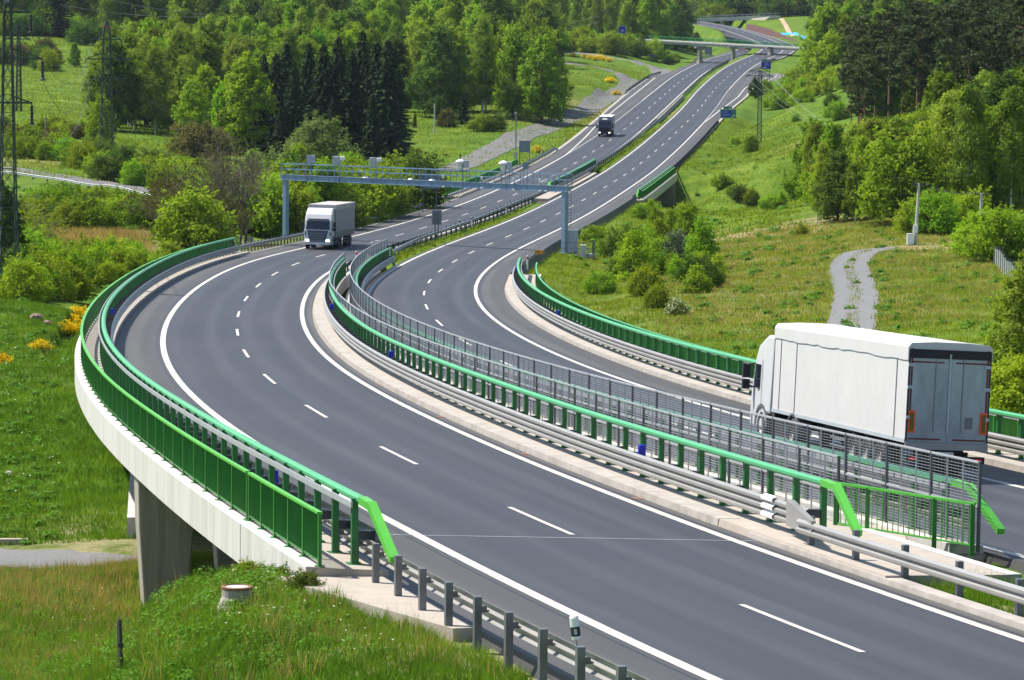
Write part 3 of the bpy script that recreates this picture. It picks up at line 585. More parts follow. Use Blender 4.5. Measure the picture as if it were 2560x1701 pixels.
viaduct('viaduct', 'farther curved viaduct carrying the climbing lanes, white truck driving on it', RB, -17.5, 172, -5.15, 8.25, .72,
    [(12, .5, 2.3, 1.1, 0, None), (54, .5, 2.3, 1.1, 0, None), (90, .5, 2.3, 1.1, 0, None), (128, .5, 2.3, 1.1, 0, None)], group='twin curved viaducts', left_kerb=-4.3, right_kerb=5.75)
viaduct('short_bridge', 'short bridge with green railings carrying the descending lanes behind the toll gantry', RA, 420, 517, -8.45, 4.4, .7, [(470, -1, 8, 1, 0, None)], group='short twin bridges', left_kerb=-6.3, right_kerb=4.3)
viaduct('short_bridge', 'short bridge with a curved white edge over the dark gap right of the climbing lanes', RB, 352, 434, -6.6, 8.0, .9, [(393, 1, 9, 1, 0, None)], group='short twin bridges', left_kerb=-4.4, right_kerb=6.3)
# concrete kerb stones and gutters beside the viaduct kerbs, paving at the viaduct end
def kerb(name, R, o0, o1, s0, s1, h=.13, mat='concrete'):
    m = MB(); f0 = o0 if callable(o0) else (lambda s: o0); f1 = o1 if callable(o1) else (lambda s: o1)
    sweep(m, R, lambda s: [(f0(s), -.12), (f0(s) + .03, h), (f1(s) - .03, h + .01), (f1(s), -.12)], steps(s0, s1, 2.0)); return tag(m.build(name, M[mat], fix=True), kind='structure')
kerb('kerb', RA, 4.32, 4.92, 42, 215, .16); kerb('kerb', RA, 4.3, 4.75, 6, 39.5, .10)
kerb('kerb', RB, 5.65, 6.15, -62, 150, .17); kerb('kerb', RA, -6.35, -6.05, 38, 250, .15)
kerb('gutter', RA, -6.75, -6.2, 258, 420, -.01); kerb('gutter', RA, lambda s: a_left(s) - .7, lambda s: a_left(s) - .02, 518, 860, -.01)
kerb('gutter', RB, lambda s: b_right(s) + .02, lambda s: b_right(s) + .6, 436, 812, .0)
pv = MB()
for i, (s0, s1, o0, o1) in enumerate([(22.5, 30, -8.6, -6.2)]):
    sweep(pv, RA, lambda s: [(lin(s, [(22.5, -6.6), (30, -8.5)]), -.5), (lin(s, [(22.5, -6.6), (30, -8.5)]), .01), (-6.2, .03), (-6.2, -.2)], steps(22.5, 30.1, 1))
tag(pv.build('paved_verge', M['walkway']), kind='structure')
pv = MB(); sweep(pv, RA, lambda s: [(4.9, -.4), (4.9, .03), (lin(s, [(34, 6.6), (42, 9.0)]), .02), (lin(s, [(34, 6.6), (42, 9.0)]), -.4)], steps(34.5, 42.5, 1)); tag(pv.build('paved_median', M['walkway']), kind='structure')
# stone pitching under the bridge end
sp = MB(); a0 = gdrop(318, 136); a1 = gdrop(352, 134)
st_root = thing('stone_slope', 'pale stone slope paving showing below the viaduct beside the first pier', 'slope paving', gdrop(335, 128))
b0, b1, b2, b3 = at(318, 1294, 126), at(372, 1294, 126), at(385, 1170, 140), at(326, 1170, 140); m = MB(); m.add([b0, b1, b2, b3, b0 - Vector((0, 0, 1.2)), b1 - Vector((0, 0, 1.2)), b2 - Vector((0, 0, 1.5)), b3 - Vector((0, 0, 1.5))], [(0, 1, 2, 3), (0, 4, 5, 1), (1, 5, 6, 2), (2, 6, 7, 3), (3, 7, 4, 0)])
m.build('stone_facing', M['stone'], st_root)

# ---------------------------------------------------------------- crash barriers, railings, fences
def wprof(o, sd, lo, n, depth=.075, hh=.17):     # corrugated rail section: n ridges, sd = +1 when the road lies towards +o
    pr = []; h = lo
    for i in range(n):
        pr += [(o, h), (o + sd * depth, h + hh * .28), (o + sd * depth, h + hh * .62), (o, h + hh * .92)]; h += hh
    return pr + [(x - sd * .012, z) for x, z in reversed(pr)]
def limited(lst, n, anchor):                     # the n that show largest, and the rest
    if len(lst) <= n: return lst, []
    l = sorted(lst, key=lambda t: (t[0] - anchor).length); return l[:n], l[n:]
CAMP = Vector((0, 0, CZ))
def posts(root, items, mat, name='post', cap=98):
    near, rest = limited(items, cap, CAMP)
    for p, fn in near: m = MB(); fn(m); m.build(name, M[mat], root)
    if rest:
        m = MB()
        for p, fn in rest: fn(m)
        tag(m.build(name, M[mat], root), kind='stuff')
def guardrail(label, R, o, sd, s0, s1, sp=2.0, group='guardrails beside the carriageways', rail='galv', post='post_steel', ramp0=True, ramp1=True, off=None, ground_drop=.25, st=2.0, tall=.78, n=2):
    f = o if callable(o) else (lambda s: o); root = thing('guardrail', label, 'guardrail', R.pt((s0 + s1) / 2, f((s0 + s1) / 2), 0), 0, group)
    def dip(s):
        d = 0
        if ramp0 and s < s0 + 9: d = max(d, (s0 + 9 - s) / 9)
        if ramp1 and s > s1 - 9: d = max(d, (s - s1 + 9) / 9)
        return -.62 * d ** 1.6
    m = MB(); lo = tall - .17 * n - .06; sweep(m, R, lambda s: [(a, h + dip(s)) for a, h in wprof(f(s), sd, lo, n)], steps(s0, s1, st)); m.build('rail', M[rail], root)
    it = []; N = max(2, int((s1 - s0) / sp))
    for i in range(N + 1):
        s = s0 + .4 + (s1 - s0 - .8) * i / N; d = dip(s); p = R.pt(s, f(s) - sd * .17, 0); T = R.dir(s); T.z = 0; T.normalize()
        def fn(m, p=p, d=d, s=s, T=T):
            up = Vector((0, 0, 1)); m.bar(p - up * ground_drop, p + up * (tall + .02 + d), .13, .13, up=T.cross(up))
            m.bar(p + up * (tall - .2 + d), R.pt(s, f(s) - sd * .012, tall - .2 + d), .09, .10)
        it.append((p, fn))
    posts(root, it, post); return root
def viaduct_barrier(label, R, o, sd, s0, s1, group='green topped bridge barriers', sp=2.05, end0=True, end1=True, st=1.6):
    f = o if callable(o) else (lambda s: o)      # o: face of the lower rail; posts stand .42 m behind it
    root = thing('bridge_barrier', label, 'crash barrier', R.pt((s0 + s1) / 2, f((s0 + s1) / 2), 0), 0, group); ss = steps(s0, s1, st); B = .44
    m = MB(); sweep(m, R, lambda s: wprof(f(s), sd, .38, 3, .085, .175), ss); m.build('rail', M['galv_warm'], root)
    m = MB(); sweep(m, R, lambda s: [(f(s) - sd * (B - .10) + .10 * math.cos(t) , 1.50 + .085 * math.sin(t)) for t in [i * math.pi / 4 + .39 for i in range(8)]], ss); m.build('top_beam', M['mint'], root)
    m = MB(); sweep(m, R, lambda s: [(f(s) - sd * (B + .10), 1.34), (f(s) - sd * (B + .10), 1.46), (f(s) - sd * (B + .135), 1.46), (f(s) - sd * (B + .135), 1.34)], ss); m.build('back_rail', M['rail_white'], root)
    it = []; it2 = []; N = int((s1 - s0) / sp)
    for i in range(N + 1):
        s = s0 + .3 + (s1 - s0 - .6) * i / N; q = R.pt(s, f(s) - sd * B, .15); T = R.dir(s); T.z = 0; T.normalize(); sid = Vector((T.y, -T.x, 0))
        def fn(m, q=q, sid=sid):
            up = Vector((0, 0, 1)); m.bar(q, q + up * 1.36, .15, .13, up=sid); m.bar(q + up * .01, q + up * .035, .34, .30, up=sid)
        def fn2(m, s=s):
            up = Vector((0, 0, 1)); a = R.pt(s, f(s) - sd * .02, .74); b_ = R.pt(s, f(s) - sd * (B - .07), .74); m.bar(a, b_, .10, .16); m.bar(a + up * .10, b_ + up * .10, .16, .03)
        it.append((q, fn)); it2.append((q, fn2))
    posts(root, it, 'green_deep'); posts(root, it2, 'dark_steel', 'spacer', 70)
    for e, s, d in ((end0, s0, -1), (end1, s1, 1)):
        if not e: continue
        m = MB(); a = R.pt(s, f(s) - sd * (B - .10), 1.50); b_ = R.pt(s + d * .9, f(s) - sd * (B - .10), 1.47); c = R.pt(s + d * 2.7, f(s) - sd * (B - .18), .60)
        m.bar(a, b_, .18, .15); m.bar(b_ + Vector((0, 0, .03)), c, .18, .15); m.build('sloping_end', M['lime'], root)
    return root
def picket_railing(label, R, o, s0, s1, bay=2.3, group='green picket railings', h=1.1, base=.2, mats=('lime', 'green'), gap=.125):
    f = o if callable(o) else (lambda s: o); root = thing('picket_railing', label, 'railing', R.pt((s0 + s1) / 2, f((s0 + s1) / 2), 0), 0, group); ss = steps(s0, s1, 1.6)
    m = MB(); sweep(m, R, lambda s: [(f(s) - .055, base + h - .05), (f(s) - .055, base + h), (f(s) + .055, base + h), (f(s) + .055, base + h - .05)], ss); m.build('handrail', M[mats[0]], root)
    m = MB(); sweep(m, R, lambda s: [(f(s) - .02, base + .10), (f(s) - .02, base + .14), (f(s) + .02, base + .14), (f(s) + .02, base + .10)], ss); m.build('bottom_rail', M[mats[1]], root)
    N = max(1, round((s1 - s0) / bay)); it = []; pan = []; up = Vector((0, 0, 1))
    for i in range(N + 1):
        s = s0 + (s1 - s0) * i / N; p = R.pt(s, f(s), base); T = R.dir(s); T.z = 0; T.normalize()
        it.append((p, lambda m, p=p, T=T: (m.bar(p, p + up * (h - .05), .10, .07, up=T.cross(up)), m.bar(p + up * .005, p + up * .02, .2, .2))))
        if i < N:
            s2 = s0 + (s1 - s0) * (i + 1) / N
            def fn(m, s=s, s2=s2):
                n = max(3, int((s2 - s) / gap))
                for k in range(1, n):
                    q = s + (s2 - s) * k / n; p = R.pt(q, f(q), base); m.bar(p + up * .12, p + up * (h - .05), .042, .03)
            pan.append((p, fn))
    posts(root, it, mats[1]); posts(root, pan, mats[1], 'picket_panel'); return root
def mesh_fence(label, R, o, s0, s1, group='grey mesh fences between the viaducts', h=2.0, base=.2, split=.98):
    f = o if callable(o) else (lambda s: o); root = thing('mesh_fence', label, 'mesh fence', R.pt((s0 + s1) / 2, f((s0 + s1) / 2), 0), 0, group); ss = steps(s0, s1, 1.5); up = Vector((0, 0, 1))
    for nm, z, w in (('top_rail', base + h, .05), ('middle_rail', base + split, .045)):
        m = MB(); sweep(m, R, lambda s: [(f(s) - w / 2, z - .045), (f(s) - w / 2, z), (f(s) + w / 2, z), (f(s) + w / 2, z - .045)], ss); m.build(nm, M['rail_white'], root)
    N = round((s1 - s0) / 3.0); it = []; pan = []
    for i in range(N + 1):
        s = s0 + (s1 - s0) * i / N; p = R.pt(s, f(s), base - .1); T = R.dir(s); T.z = 0; T.normalize()
        it.append((p, lambda m, p=p, T=T: m.bar(p, p + up * (h + .1), .085, .06, up=T.cross(up))))
        if i < N:
            s2 = s0 + (s1 - s0) * (i + 1) / N
            def fn(m, s=s, s2=s2):
                for k in (1, 2):
                    q = s + (s2 - s) * k / 3; p = R.pt(q, f(q), base); m.bar(p, p + up * h, .034, .034)
                z = .06; cuts = [s + (s2 - s) * k / 2 for k in range(3)]
                while z < h - .05:
                    for a, b_ in zip(cuts[:-1], cuts[1:]): m.bar(R.pt(a, f(a), base + z), R.pt(b_, f(b_), base + z), .008, .008)
                    z += .072
                n = 14
                for k in range(1, n):
                    q = s + (s2 - s) * k / n; p = R.pt(q, f(q), base); m.bar(p + up * .05, p + up * (h - .04), .004, .004)
            pan.append((p, fn))
    posts(root, it, 'mesh_post'); posts(root, pan, 'mesh_grey', 'mesh_panel'); return root

viaduct_barrier('bridge barrier on the outer side of the near viaduct, beside the walkway', RA, -6.2, 1, 30.6, 250)
viaduct_barrier('bridge barrier with thick mint top tube between the near lanes and the mesh fence', RA, 5.02, -1, 37.0, 214)
viaduct_barrier('bridge barrier on the inner side of the far viaduct, behind the mesh fences', RB, -4.12, 1, -16, 184)
viaduct_barrier('bridge barrier along the right side of the climbing lanes, passing behind the near truck', RB, 6.28, -1, -58, 170)
picket_railing('green picket railing along the outermost edge of the near viaduct', RA, -7.5, 30.1, 38.8, 1.75, mats=('lime', 'green'))
picket_railing('long green picket railing sweeping round the outer edge of the near viaduct', RA, -7.5, 39.1, 254)
tag(bpy.data.objects['picket_railing'], 'short last length of green picket railing at the near end of the viaduct')
picket_railing('green picket railing along the right edge of the far viaduct above the field', RB, 7.95, -60, 168, mats=('mint', 'green'), gap=.105)
mesh_fence('grey mesh fence standing on the near viaduct, nearer of the two mesh fences', RA, a_mesh, 41, 216, h=1.62, split=.78)
mesh_fence('taller looking grey mesh fence standing on the far viaduct, reaching to the green gate post', RB, -4.85, -18.5, 186)
# plain guardrails
guardrail('guardrail on grey posts at the bottom of the photo, ending at the green railing', RA, -6.42, 1, 2, 33.5, 2.0, rail='galv_warm', ramp0=False, ramp1=False, ground_drop=.5)
guardrail('pale guardrail in front of the grassy median at the right edge', RA, 4.62, -1, 2, 36.5, 2.9, rail='galv_warm', ramp0=False, ramp1=False, ground_drop=.4)
guardrail('dark guardrail behind the oncoming white truck, left of the descending lanes', RA, -6.9, 1, 250, 424, rail='galv', ramp0=False, ramp1=False)
guardrail('guardrail with dark posts in front of the short bridge railing on the left', RA, -6.75, 1, 424, 574, ramp0=False, ramp1=True)
guardrail('guardrail on the grassy bank beside the entry lane, near the slip road', RA, lambda s: a_left(s) - .55, 1, 782, 893, rail='dark_steel', ramp1=False)
guardrail('guardrail on the near side of the grassy median, left of the climbing lanes', RA, lambda s: lin(s, [(214, 5.0), (245, 4.9), (300, 4.6), (430, 4.5), (690, 4.7)]), -1, 214, 668, 4.6, rail='dark_steel', post='dark_steel', ramp0=False, ramp1=False)
guardrail('pale topped guardrail on the far side of the grassy median, beside the climbing lanes', RB, lambda s: lin(s, [(184, -5.2), (230, -6.3), (330, -6.7), (600, -5.7)]), 1, 184, 600, 4.3, rail='galv', ramp0=False, ramp1=False)
guardrail('guardrail right of the climbing lanes, running under the gantry leg', RB, lambda s: lin(s, [(168, 6.4), (200, 7.0), (352, 6.9)]), -1, 170, 352, 2.0, rail='galv', ramp0=False, ramp1=False)
guardrail('guardrail right of the climbing lanes, ending near the green exit sign', RB, lambda s: lin(s, [(352, 6.6), (600, 6.45)]), -1, 352, 604, 2.6, rail='dark_steel', post='dark_steel', ramp0=False)
guardrail('pale guardrail in the median under the green overpass', RA, lambda s: lin(s, [(760, 4.9), (1100, 4.6)]), -1, 762, 1120, 4.2, rail='galv', ramp0=False, st=4)
guardrail('small guardrail on the left verge under the green overpass', RA, lambda s: a_left(s) - .5, 1, 1035, 1110, 3, rail='galv', st=4)
guardrail('guardrail on the climbing side beyond the blue exit sign', RB, lambda s: b_right(s) + .6, -1, 868, 912, 3, rail='dark_steel', st=4)
# country road guardrail far left
class Poly:
    def __init__(s, pts):
        s.p = [Vector(q) for q in pts]; s.c = [0.0]
        for a, b in zip(s.p[:-1], s.p[1:]): s.c.append(s.c[-1] + (b - a).length)
        s.L = s.c[-1]
    def pt(s, d, o=0, h=0):
        x, y = (float(np.interp(d, s.c, [q[i] for q in s.p])) for i in (0, 1)); T = s.dir(d); n = Vector((T.y, -T.x, 0)); return Vector((x + n.x * o, y + n.y * o, Tz(x + n.x * o, y + n.y * o) + h))
    def dir(s, d):
        i = max(0, min(len(s.p) - 2, int(np.searchsorted(s.c, d)) - 1)); t = s.p[i + 1] - s.p[i]; t.z = 0; return t.normalized()
CR = Poly([gdrop(-20, 446), gdrop(60, 441), gdrop(150, 436), gdrop(250, 430), gdrop(350, 423), gdrop(462, 416)])
guardrail('pale guardrail along the country road in the valley on the left', CR, 3.2, 1, 0, CR.L - .5, 3.0, rail='rail_white', st=3)
# concrete barrier in the median
def concrete_barrier(label, R, o, s0, s1):
    r = MB(); sweep(r, R, [(o - .32, -.1), (o - .28, .12), (o - .13, .38), (o - .09, .85), (o + .09, .85), (o + .13, .38), (o + .28, .12), (o + .32, -.1)], steps(s0, s1, 4)); b = r.build('concrete_barrier', M['concrete'])
    tag(b, label, 'barrier', 'concrete median barriers')
concrete_barrier('long pale concrete barrier in the median between the two guardrails', RA, 5.3, 668, 764)
concrete_barrier('short concrete barrier in the median just beyond the overpass', RA, 5.2, 1126, 1180)
# short bridge railings
picket_railing('green picket railing on the left edge of the short bridge, behind the gantry', RA, -8.15, 421, 516, 2.0, gap=.2)
picket_railing('green picket railing on the right edge of the short bridge over the dark gap', RB, 7.7, 354, 432, 2.0, gap=.16)
viaduct_barrier('green topped barrier on the right side of the short bridge', RB, 6.9, -1, 354, 431, st=4)
viaduct_barrier('green topped barrier in the median of the short bridge, nearer of the pair', RA, 4.0, -1, 436, 516, st=4)
viaduct_barrier('green topped barrier in the median of the short bridge, farther of the pair', RB, -5.6, 1, 372, 448, st=4)
# green gate closing the gap between the two mesh fences
g0 = RA.pt(40.6, 6.85, .1); g1 = RB.pt(-18.5, -4.95, .12); gate = thing('green_gate', 'lime green barred gate closing the gap between the two mesh fences', 'gate', (g0 + g1) / 2); up = Vector((0, 0, 1))
m = MB(); m.bar(g0 + up * 1.1, g1 + up * 1.1, .07, .06); m.build('top_rail', M['lime'], gate); m = MB(); m.bar(g0 + up * .14, g1 + up * .14, .04, .04); m.build('bottom_rail', M['lime'], gate)
for t in (0.0, .235, .72, .985): m = MB(); p = g0.lerp(g1, t); m.bar(p - up * .1, p + up * 1.1, .10, .10); m.build('post', M['green'], gate)
for k in range(1, 26):
    t = k / 26; m = MB(); p = g0.lerp(g1, t); m.bar(p + up * .14, p + up * 1.1, .022, .022); m.build('bar', M['lime'], gate)
# blue reflectors on the barriers
def reflector(label, R, s, o, h, sd):
    p = R.pt(s, o, h); T = R.dir(s); n = Vector((T.y, -T.x, 0)).normalized(); r = thing('barrier_reflector', label, 'reflector', p, 0, 'blue barrier reflectors'); m = MB(); m.box((0, 0, .2), (.19, .19, .55), Matrix.Rotation(-R.heading(s), 3, 'Z')); m.build('body', M['blue'], r, False, bevel=.03)
    m = MB(); m.box(n * 0 - T * .075 + Vector((0, 0, .2)), (.10, .012, .30), Matrix.Rotation(-R.heading(s), 3, 'Z')); m.build('lens', M['glass'], r, False)
for s, o, w in ((53.2, 5.3, 'on a green post near the gate end of the near barrier'), (104, 5.3, 'half way along the near median barrier'), (152, 5.25, 'far up the near median barrier, in the bend')): reflector('blue reflector ' + w, RA, s, o, .62, -1)
for s, w in ((42, 'behind the lower outer barrier, near the green sloping end'), (139, 'on the outer barrier high up in the bend')): reflector('blue reflector ' + w, RA, s, -6.45, .62, 1)
for s, w in ((96, 'on the right hand barrier above the field'), (163, 'at the far end of the right hand barrier')): reflector('blue reflector ' + w, RB, s, 6.45, .62, -1)
# chevron plate and box cover on the near median rail
cp = thing('end_plate', 'white corrugated plate bolted over the median rail near the gate', 'rail plate', RA.pt(40, 4.92, .3)); m = MB(); sweep(m, RA, [(a - .03, h) for a, h in wprof(5.02, -1, .38, 3, .10, .195)], [39.4, 40.3]); m.build('plate', M['white'], cp)
bx = thing('rail_transition', 'tapered steel box where the median barrier meets the pale guardrail', 'rail cover', RA.pt(37, 4.9, .4)); m = MB(); a = [(4.86, .38), (4.86, .98), (5.06, .98), (5.06, .38)]; b_ = [(4.56, .42), (4.56, .76), (4.66, .76), (4.66, .42)]
m.loft([[RA.pt(38.2, o, h) for o, h in a], [RA.pt(35.4, o, h) for o, h in b_]]); m.build('cover', M['galv_warm'], bx)
# drain gratings
for i, s in enumerate((48.6, 63, 79, 97, 118)):
    r = MB(); r.loft([[RA.pt(s, o, .008) for o in (3.98, 4.26)], [RA.pt(s + .5, o, .008) for o in (3.98, 4.26)]], closed=False, caps=False); d = r.build('drain_grating', M['rust'], fix=False); tag(d, ['rusty drain grating in the kerb gutter nearest the gate', 'second rusty drain grating from the gate', 'third rusty drain grating from the gate', 'fourth rusty drain grating in the gutter of the bend', 'farthest rusty drain grating in the gutter of the bend'][i], 'drain', 'gutter gratings')
# ---------------------------------------------------------------- trucks
def wheel(parent, p, r, w, side):               # axle along local y
    m = MB(); y = Vector((0, 1, 0)); m.lathe([(r * .56, -w / 2), (r * .9, -w / 2), (r, -w * .36), (r, w * .36), (r * .9, w / 2), (r * .56, w / 2), (r * .56, -w / 2)], p, y, 22); t = m.build('wheel', M['black'], parent, False, smooth=False)
    m = MB(); o = side * w * .42; m.lathe([(.01, o * .6), (r * .18, o * .9), (r * .22, o * .55), (r * .44, o * .4), (r * .52, o * 1.05), (r * .57, o * 1.05), (r * .57, -o)], p, y, 18); m.build('rim', M['rim'], t, False)
def put_on_road(root, R, s, o, rev, L=14.0, roll=0.0):
    k = -1 if rev else 1; p = R.pt(s, o, .012); T = (p - R.pt(s - k * L, o, .012)).normalized(); q = R.pt(s, o + .5, .012 - roll * .5); N = (q - p).normalized() * (1 if rev else -1); U = T.cross(N).normalized(); N = U.cross(T)
    root.matrix_world = Matrix.Translation(p) @ Matrix((T, N, U)).transposed().to_4x4()
def cab(root, paint, x0, W_=2.46, H=3.75, L=2.3, dark=False, roofbox=True, bottom=.42):
    # side outline: x forward (0 = bumper), z up
    pr = [(x0 - .02, bottom), (x0 + .02, .75), (x0, 1.25), (x0 - .06, 1.75), (x0 - .33, 2.62), (x0 - .42, 2.78), (x0 - .62, 3.15), (x0 - 1.25, H - .12), (x0 - 1.6, H), (x0 - L, H), (x0 - L, .95), (x0 - 1.95, .95), (x0 - 1.9, bottom + .1), (x0 - 1.85, bottom)]
    m = MB(); h = W_ / 2; m.prism(pr, -h, h, lambda x, z, y: Vector((x, y * (1 - .05 * max(0, min(1, (z - 2.7) / 1.0))), z))); m.build('cab', M[paint], root, False, bevel=.09, smooth=False)
    # windscreen sits in the plane of the raked front
    def fr(z, y, d=.012): return Vector((x0 - .06 - (z - 1.75) * .31 + d, y, z))
    m = MB(); m.add([fr(1.80, -h + .14), fr(1.80, h - .14), fr(2.60, h - .2), fr(2.60, -h + .2)] + [fr(1.80, -h + .14, -.03), fr(1.80, h - .14, -.03), fr(2.60, h - .2, -.03), fr(2.60, -h + .2, -.03)], [(0, 1, 2, 3), (4, 5, 1, 0), (5, 6, 2, 1), (6, 7, 3, 2), (7, 4, 0, 3)]); m.build('windscreen', M['glass'], root, False)
    m = MB(); m.box((x0 - .38, 0, 2.74), (.34, W_ - .5, .06)); m.build('sun_visor', M['chassis'], root, False)
    for y in (-.35, .25): m = MB(); m.bar(fr(1.82, y, .03), fr(2.2, y + .38, .03), .025); m.build('wiper', M['black'], root, False)
    m = MB(); m.add([Vector((x0 + .035, -.72, .70)), Vector((x0 + .035, .72, .70)), Vector((x0 - .028, .95, 1.72)), Vector((x0 - .028, -.95, 1.72)), Vector((x0 - .1, -.72, .70)), Vector((x0 - .1, .72, .70)), Vector((x0 - .12, .95, 1.72)), Vector((x0 - .12, -.95, 1.72))], [(0, 1, 2, 3), (0, 4, 5, 1), (1, 5, 6, 2), (2, 6, 7, 3), (3, 7, 4, 0)]); gr = m.build('grille', M['chassis'] if dark else GRILLE, root, False)
    for k in range(5):
        z = .82 + k * .165; m = MB(); m.box((x0 + .06 - (z - .7) * .062, 0, z), (.06, 1.22 + k * .07, .05)); m.build('slat', M['navy'] if dark else M['galv'], gr, False)
    for sy in (-1, 1):
        m = MB(); m.box((x0 + .03, sy * .93, .82), (.05, .36, .18)); m.build('headlight', M['lamp_on'], root, False, bevel=.02)
        m = MB(); m.box((x0 - .78, sy * (h + .004), 2.15), (.62, .02, .78)); m.build('side_window', M['glass'], root, False)
        m = MB(); m.bar((x0 - .42, sy * h, 2.55), (x0 - .30, sy * (h + .22), 2.5), .05); m.bar((x0 - .42, sy * h, 1.75), (x0 - .30, sy * (h + .22), 1.8), .05); m.box((x0 - .28, sy * (h + .27), 2.28), (.13, .26, .46)); m.box((x0 - .28, sy * (h + .27), 1.84), (.13, .26, .32)); m.build('mirror', M['black'], root, False, bevel=.02)
        m = MB(); m.box((x0 - .95, sy * (h + .012), 1.72), (.16, .025, .05)); m.build('door_handle', M['black'], root, False)
        m = MB(); m.box((x0 - .42, sy * (h + .004), 1.55), (.012, .012, 1.5)); m.box((x0 - 1.28, sy * (h + .004), 1.85), (.012, .012, 1.75)); m.build('door_gap', M['post_steel'], root, False)
        m = MB(); m.box((x0 - .05, sy * (h - .1), 1.42), (.10, .10, .36)); m.build('air_vent', M['chassis'], root, False)
        # mudguard arch over the steering wheel
        m = MB(); c = Vector((x0 - 1.42, 0, .52)); ri = []
        for k in range(9):
            t = math.pi * k / 8; ri.append([c + Vector((math.cos(t) * .62, sy * (h + .03), math.sin(t) * .62)), c + Vector((math.cos(t) * .74, sy * (h + .03), math.sin(t) * .74)), c + Vector((math.cos(t) * .74, sy * (h - .35), math.sin(t) * .74)), c + Vector((math.cos(t) * .62, sy * (h - .35), math.sin(t) * .62))])
        m.loft(ri); m.build('mudguard', M['post_steel'], root, False)
    m = MB(); m.box((x0 - .02, 0, .50), (.12, W_ - .3, .14)); m.build('bumper', M['white_paint'] if not dark else M['chassis'], root, False, bevel=.02)
    m = MB(); m.box((x0 + .055, 0, .52), (.012, .52, .11)); m.build('number_plate', M['sign_white'], root, False)
GRILLE = simple('slate_grille', (.035, .055, .09), .35, .2, .1, 2)
def semi(label, trailer, roofm, R, s, o, rev, TL=13.6, TH=4.0, near=False):
    root = thing('articulated_truck', label, 'truck'); x0 = 0.0                   # local origin: ground below the front bumper, forward = +x
    cab(root, 'white_paint', x0, H=3.72 if not near else 3.55); W_ = 2.52; xt = -1.95 - .75; xr = xt - TL
    m = MB(); m.box((-4.2, 0, .82), (5.6, .9, .28)); m.box((-3.4, 1.0, .62), (1.3, .5, .55)); m.box((-3.4, -1.0, .62), (1.3, .5, .55)); m.box(((xt + xr) / 2 - .5, .48, 1.0), (TL - 2, .14, .32)); m.box(((xt + xr) / 2 - .5, -.48, 1.0), (TL - 2, .14, .32)); m.build('chassis', M['chassis'], root, False)
    for x in (-1.42, -5.15): 
        for sy in (-1, 1): wheel(root, Vector((x, sy * 1.07, .51)), .51, .34 if x > -3 else .5, sy)
    for k in range(3):
        for sy in (-1, 1): wheel(root, Vector((xr + 2.35 + k * 1.31, sy * 1.06, .50)), .50, .4, sy)
    for sy in (-1, 1):
        m = MB(); c = Vector((-5.15, 0, .52)); ri = []
        for k in range(9):
            t = math.pi * (k / 8); ri.append([c + Vector((math.cos(t) * r, sy * y, math.sin(t) * r)) for r, y in ((.6, 1.3), (.66, 1.3), (.66, .82), (.6, .82))])
        m.loft(ri); m.build('mudguard', M['post_steel'], root, False)
        for x in (xr + 6.9,): m = MB(); m.box((x, sy * .9, .55), (.14, .14, .95)); m.build('landing_leg', M['chassis'], root, False)
        m = MB(); m.box(((xt + xr) / 2 - 1.0, sy * 1.16, .72), (3.2, .03, .06)); m.box(((xt + xr) / 2 - 1.0, sy * 1.16, .48), (3.2, .03, .06)); m.build('side_guard', M['galv'], root, False)
    zb = 1.08
    m = MB(); m.box((xt + .2, 0, 2.2), (.38, 2.3, 2.7)); m.build('cab_gap_shade', M['chassis'], root, False)  # black block standing in for the shade between cab and trailer
    m = MB(); m.box(((xt + xr) / 2, 0, (zb + TH - .06) / 2), (TL, W_, TH - .06 - zb)) if False else m.box(((xt + xr) / 2, 0, zb + (TH - .45 - zb) / 2), (TL, W_, TH - .45 - zb)); body = m.build('trailer_body', M[trailer], root, False, bevel=.02)
    # tarpaulin roof: hangs over the side edge and bulges a little
    m = MB(); rg = random.Random(5); rows = []; n = 26
    for i in range(n + 1):
        x = xt + .02 - (TL + .04) * i / n; b = .05 * math.sin(i * 1.1) + rg.uniform(-.02, .02); dr = rg.uniform(-.03, .03); rows.append([Vector((x, -W_ / 2 - .03, TH - .52 + dr)), Vector((x, -W_ / 2 - .035, TH - .14)), Vector((x, -W_ / 2 + .06, TH - .02)), Vector((x, -.5, TH + .03 + b * .4)), Vector((x, .5, TH + .03 + b * .4)), Vector((x, W_ / 2 - .06, TH - .02)), Vector((x, W_ / 2 + .035, TH - .14)), Vector((x, W_ / 2 + .03, TH - .52 + dr))])
    if near: m.loft(rows, True); m.build('tarpaulin_roof', M[roofm], root, False)
    else: m = MB(); m.box(((xt + xr) / 2, 0, TH - .22), (TL + .06, W_ + .05, .48)); m.build('trailer_roof', M[roofm], root, False, bevel=.03)
    for sy in (-1, 1):
        if near:
            for x in (xt - .75, xt - 2.5, xr + 1.0): m = MB(); m.box((x, sy * (W_ / 2 + .008), (zb + TH - .5) / 2 + .02), (.045, .02, TH - .55 - zb)); sm = m.build('seam', M['post_steel'], body, False)
            m = MB(); 
            for k in range(int(TL / .28)): m.box((xt - .2 - k * .28, sy * (W_ / 2 + .0005), (zb + TH - .5) / 2), (.008, .003, TH - .6 - zb))
            m.build('plank_seam', M['tarp_white'], body, False)
            m = MB(); m.box(((xt + xr) / 2, sy * (W_ / 2 + .006), zb + .05), (TL, .02, .12)); m.build('bottom_rail', M['grey_box'], body, False)
        else:
            m = MB()
            for k in range(int(TL / .55)): m.box((xt - .3 - k * .55, sy * (W_ / 2 + .003), (zb + TH) / 2 - .1), (.06, .01, TH - .75 - zb))
            m.build('curtain_fold', M['roof_dirty'], body, False)
            m = MB(); m.box(((xt + xr) / 2, sy * (W_ / 2 + .004), zb + .20), (TL, .015, .55)); m.build('curtain_band', M['post_steel'], body, False)
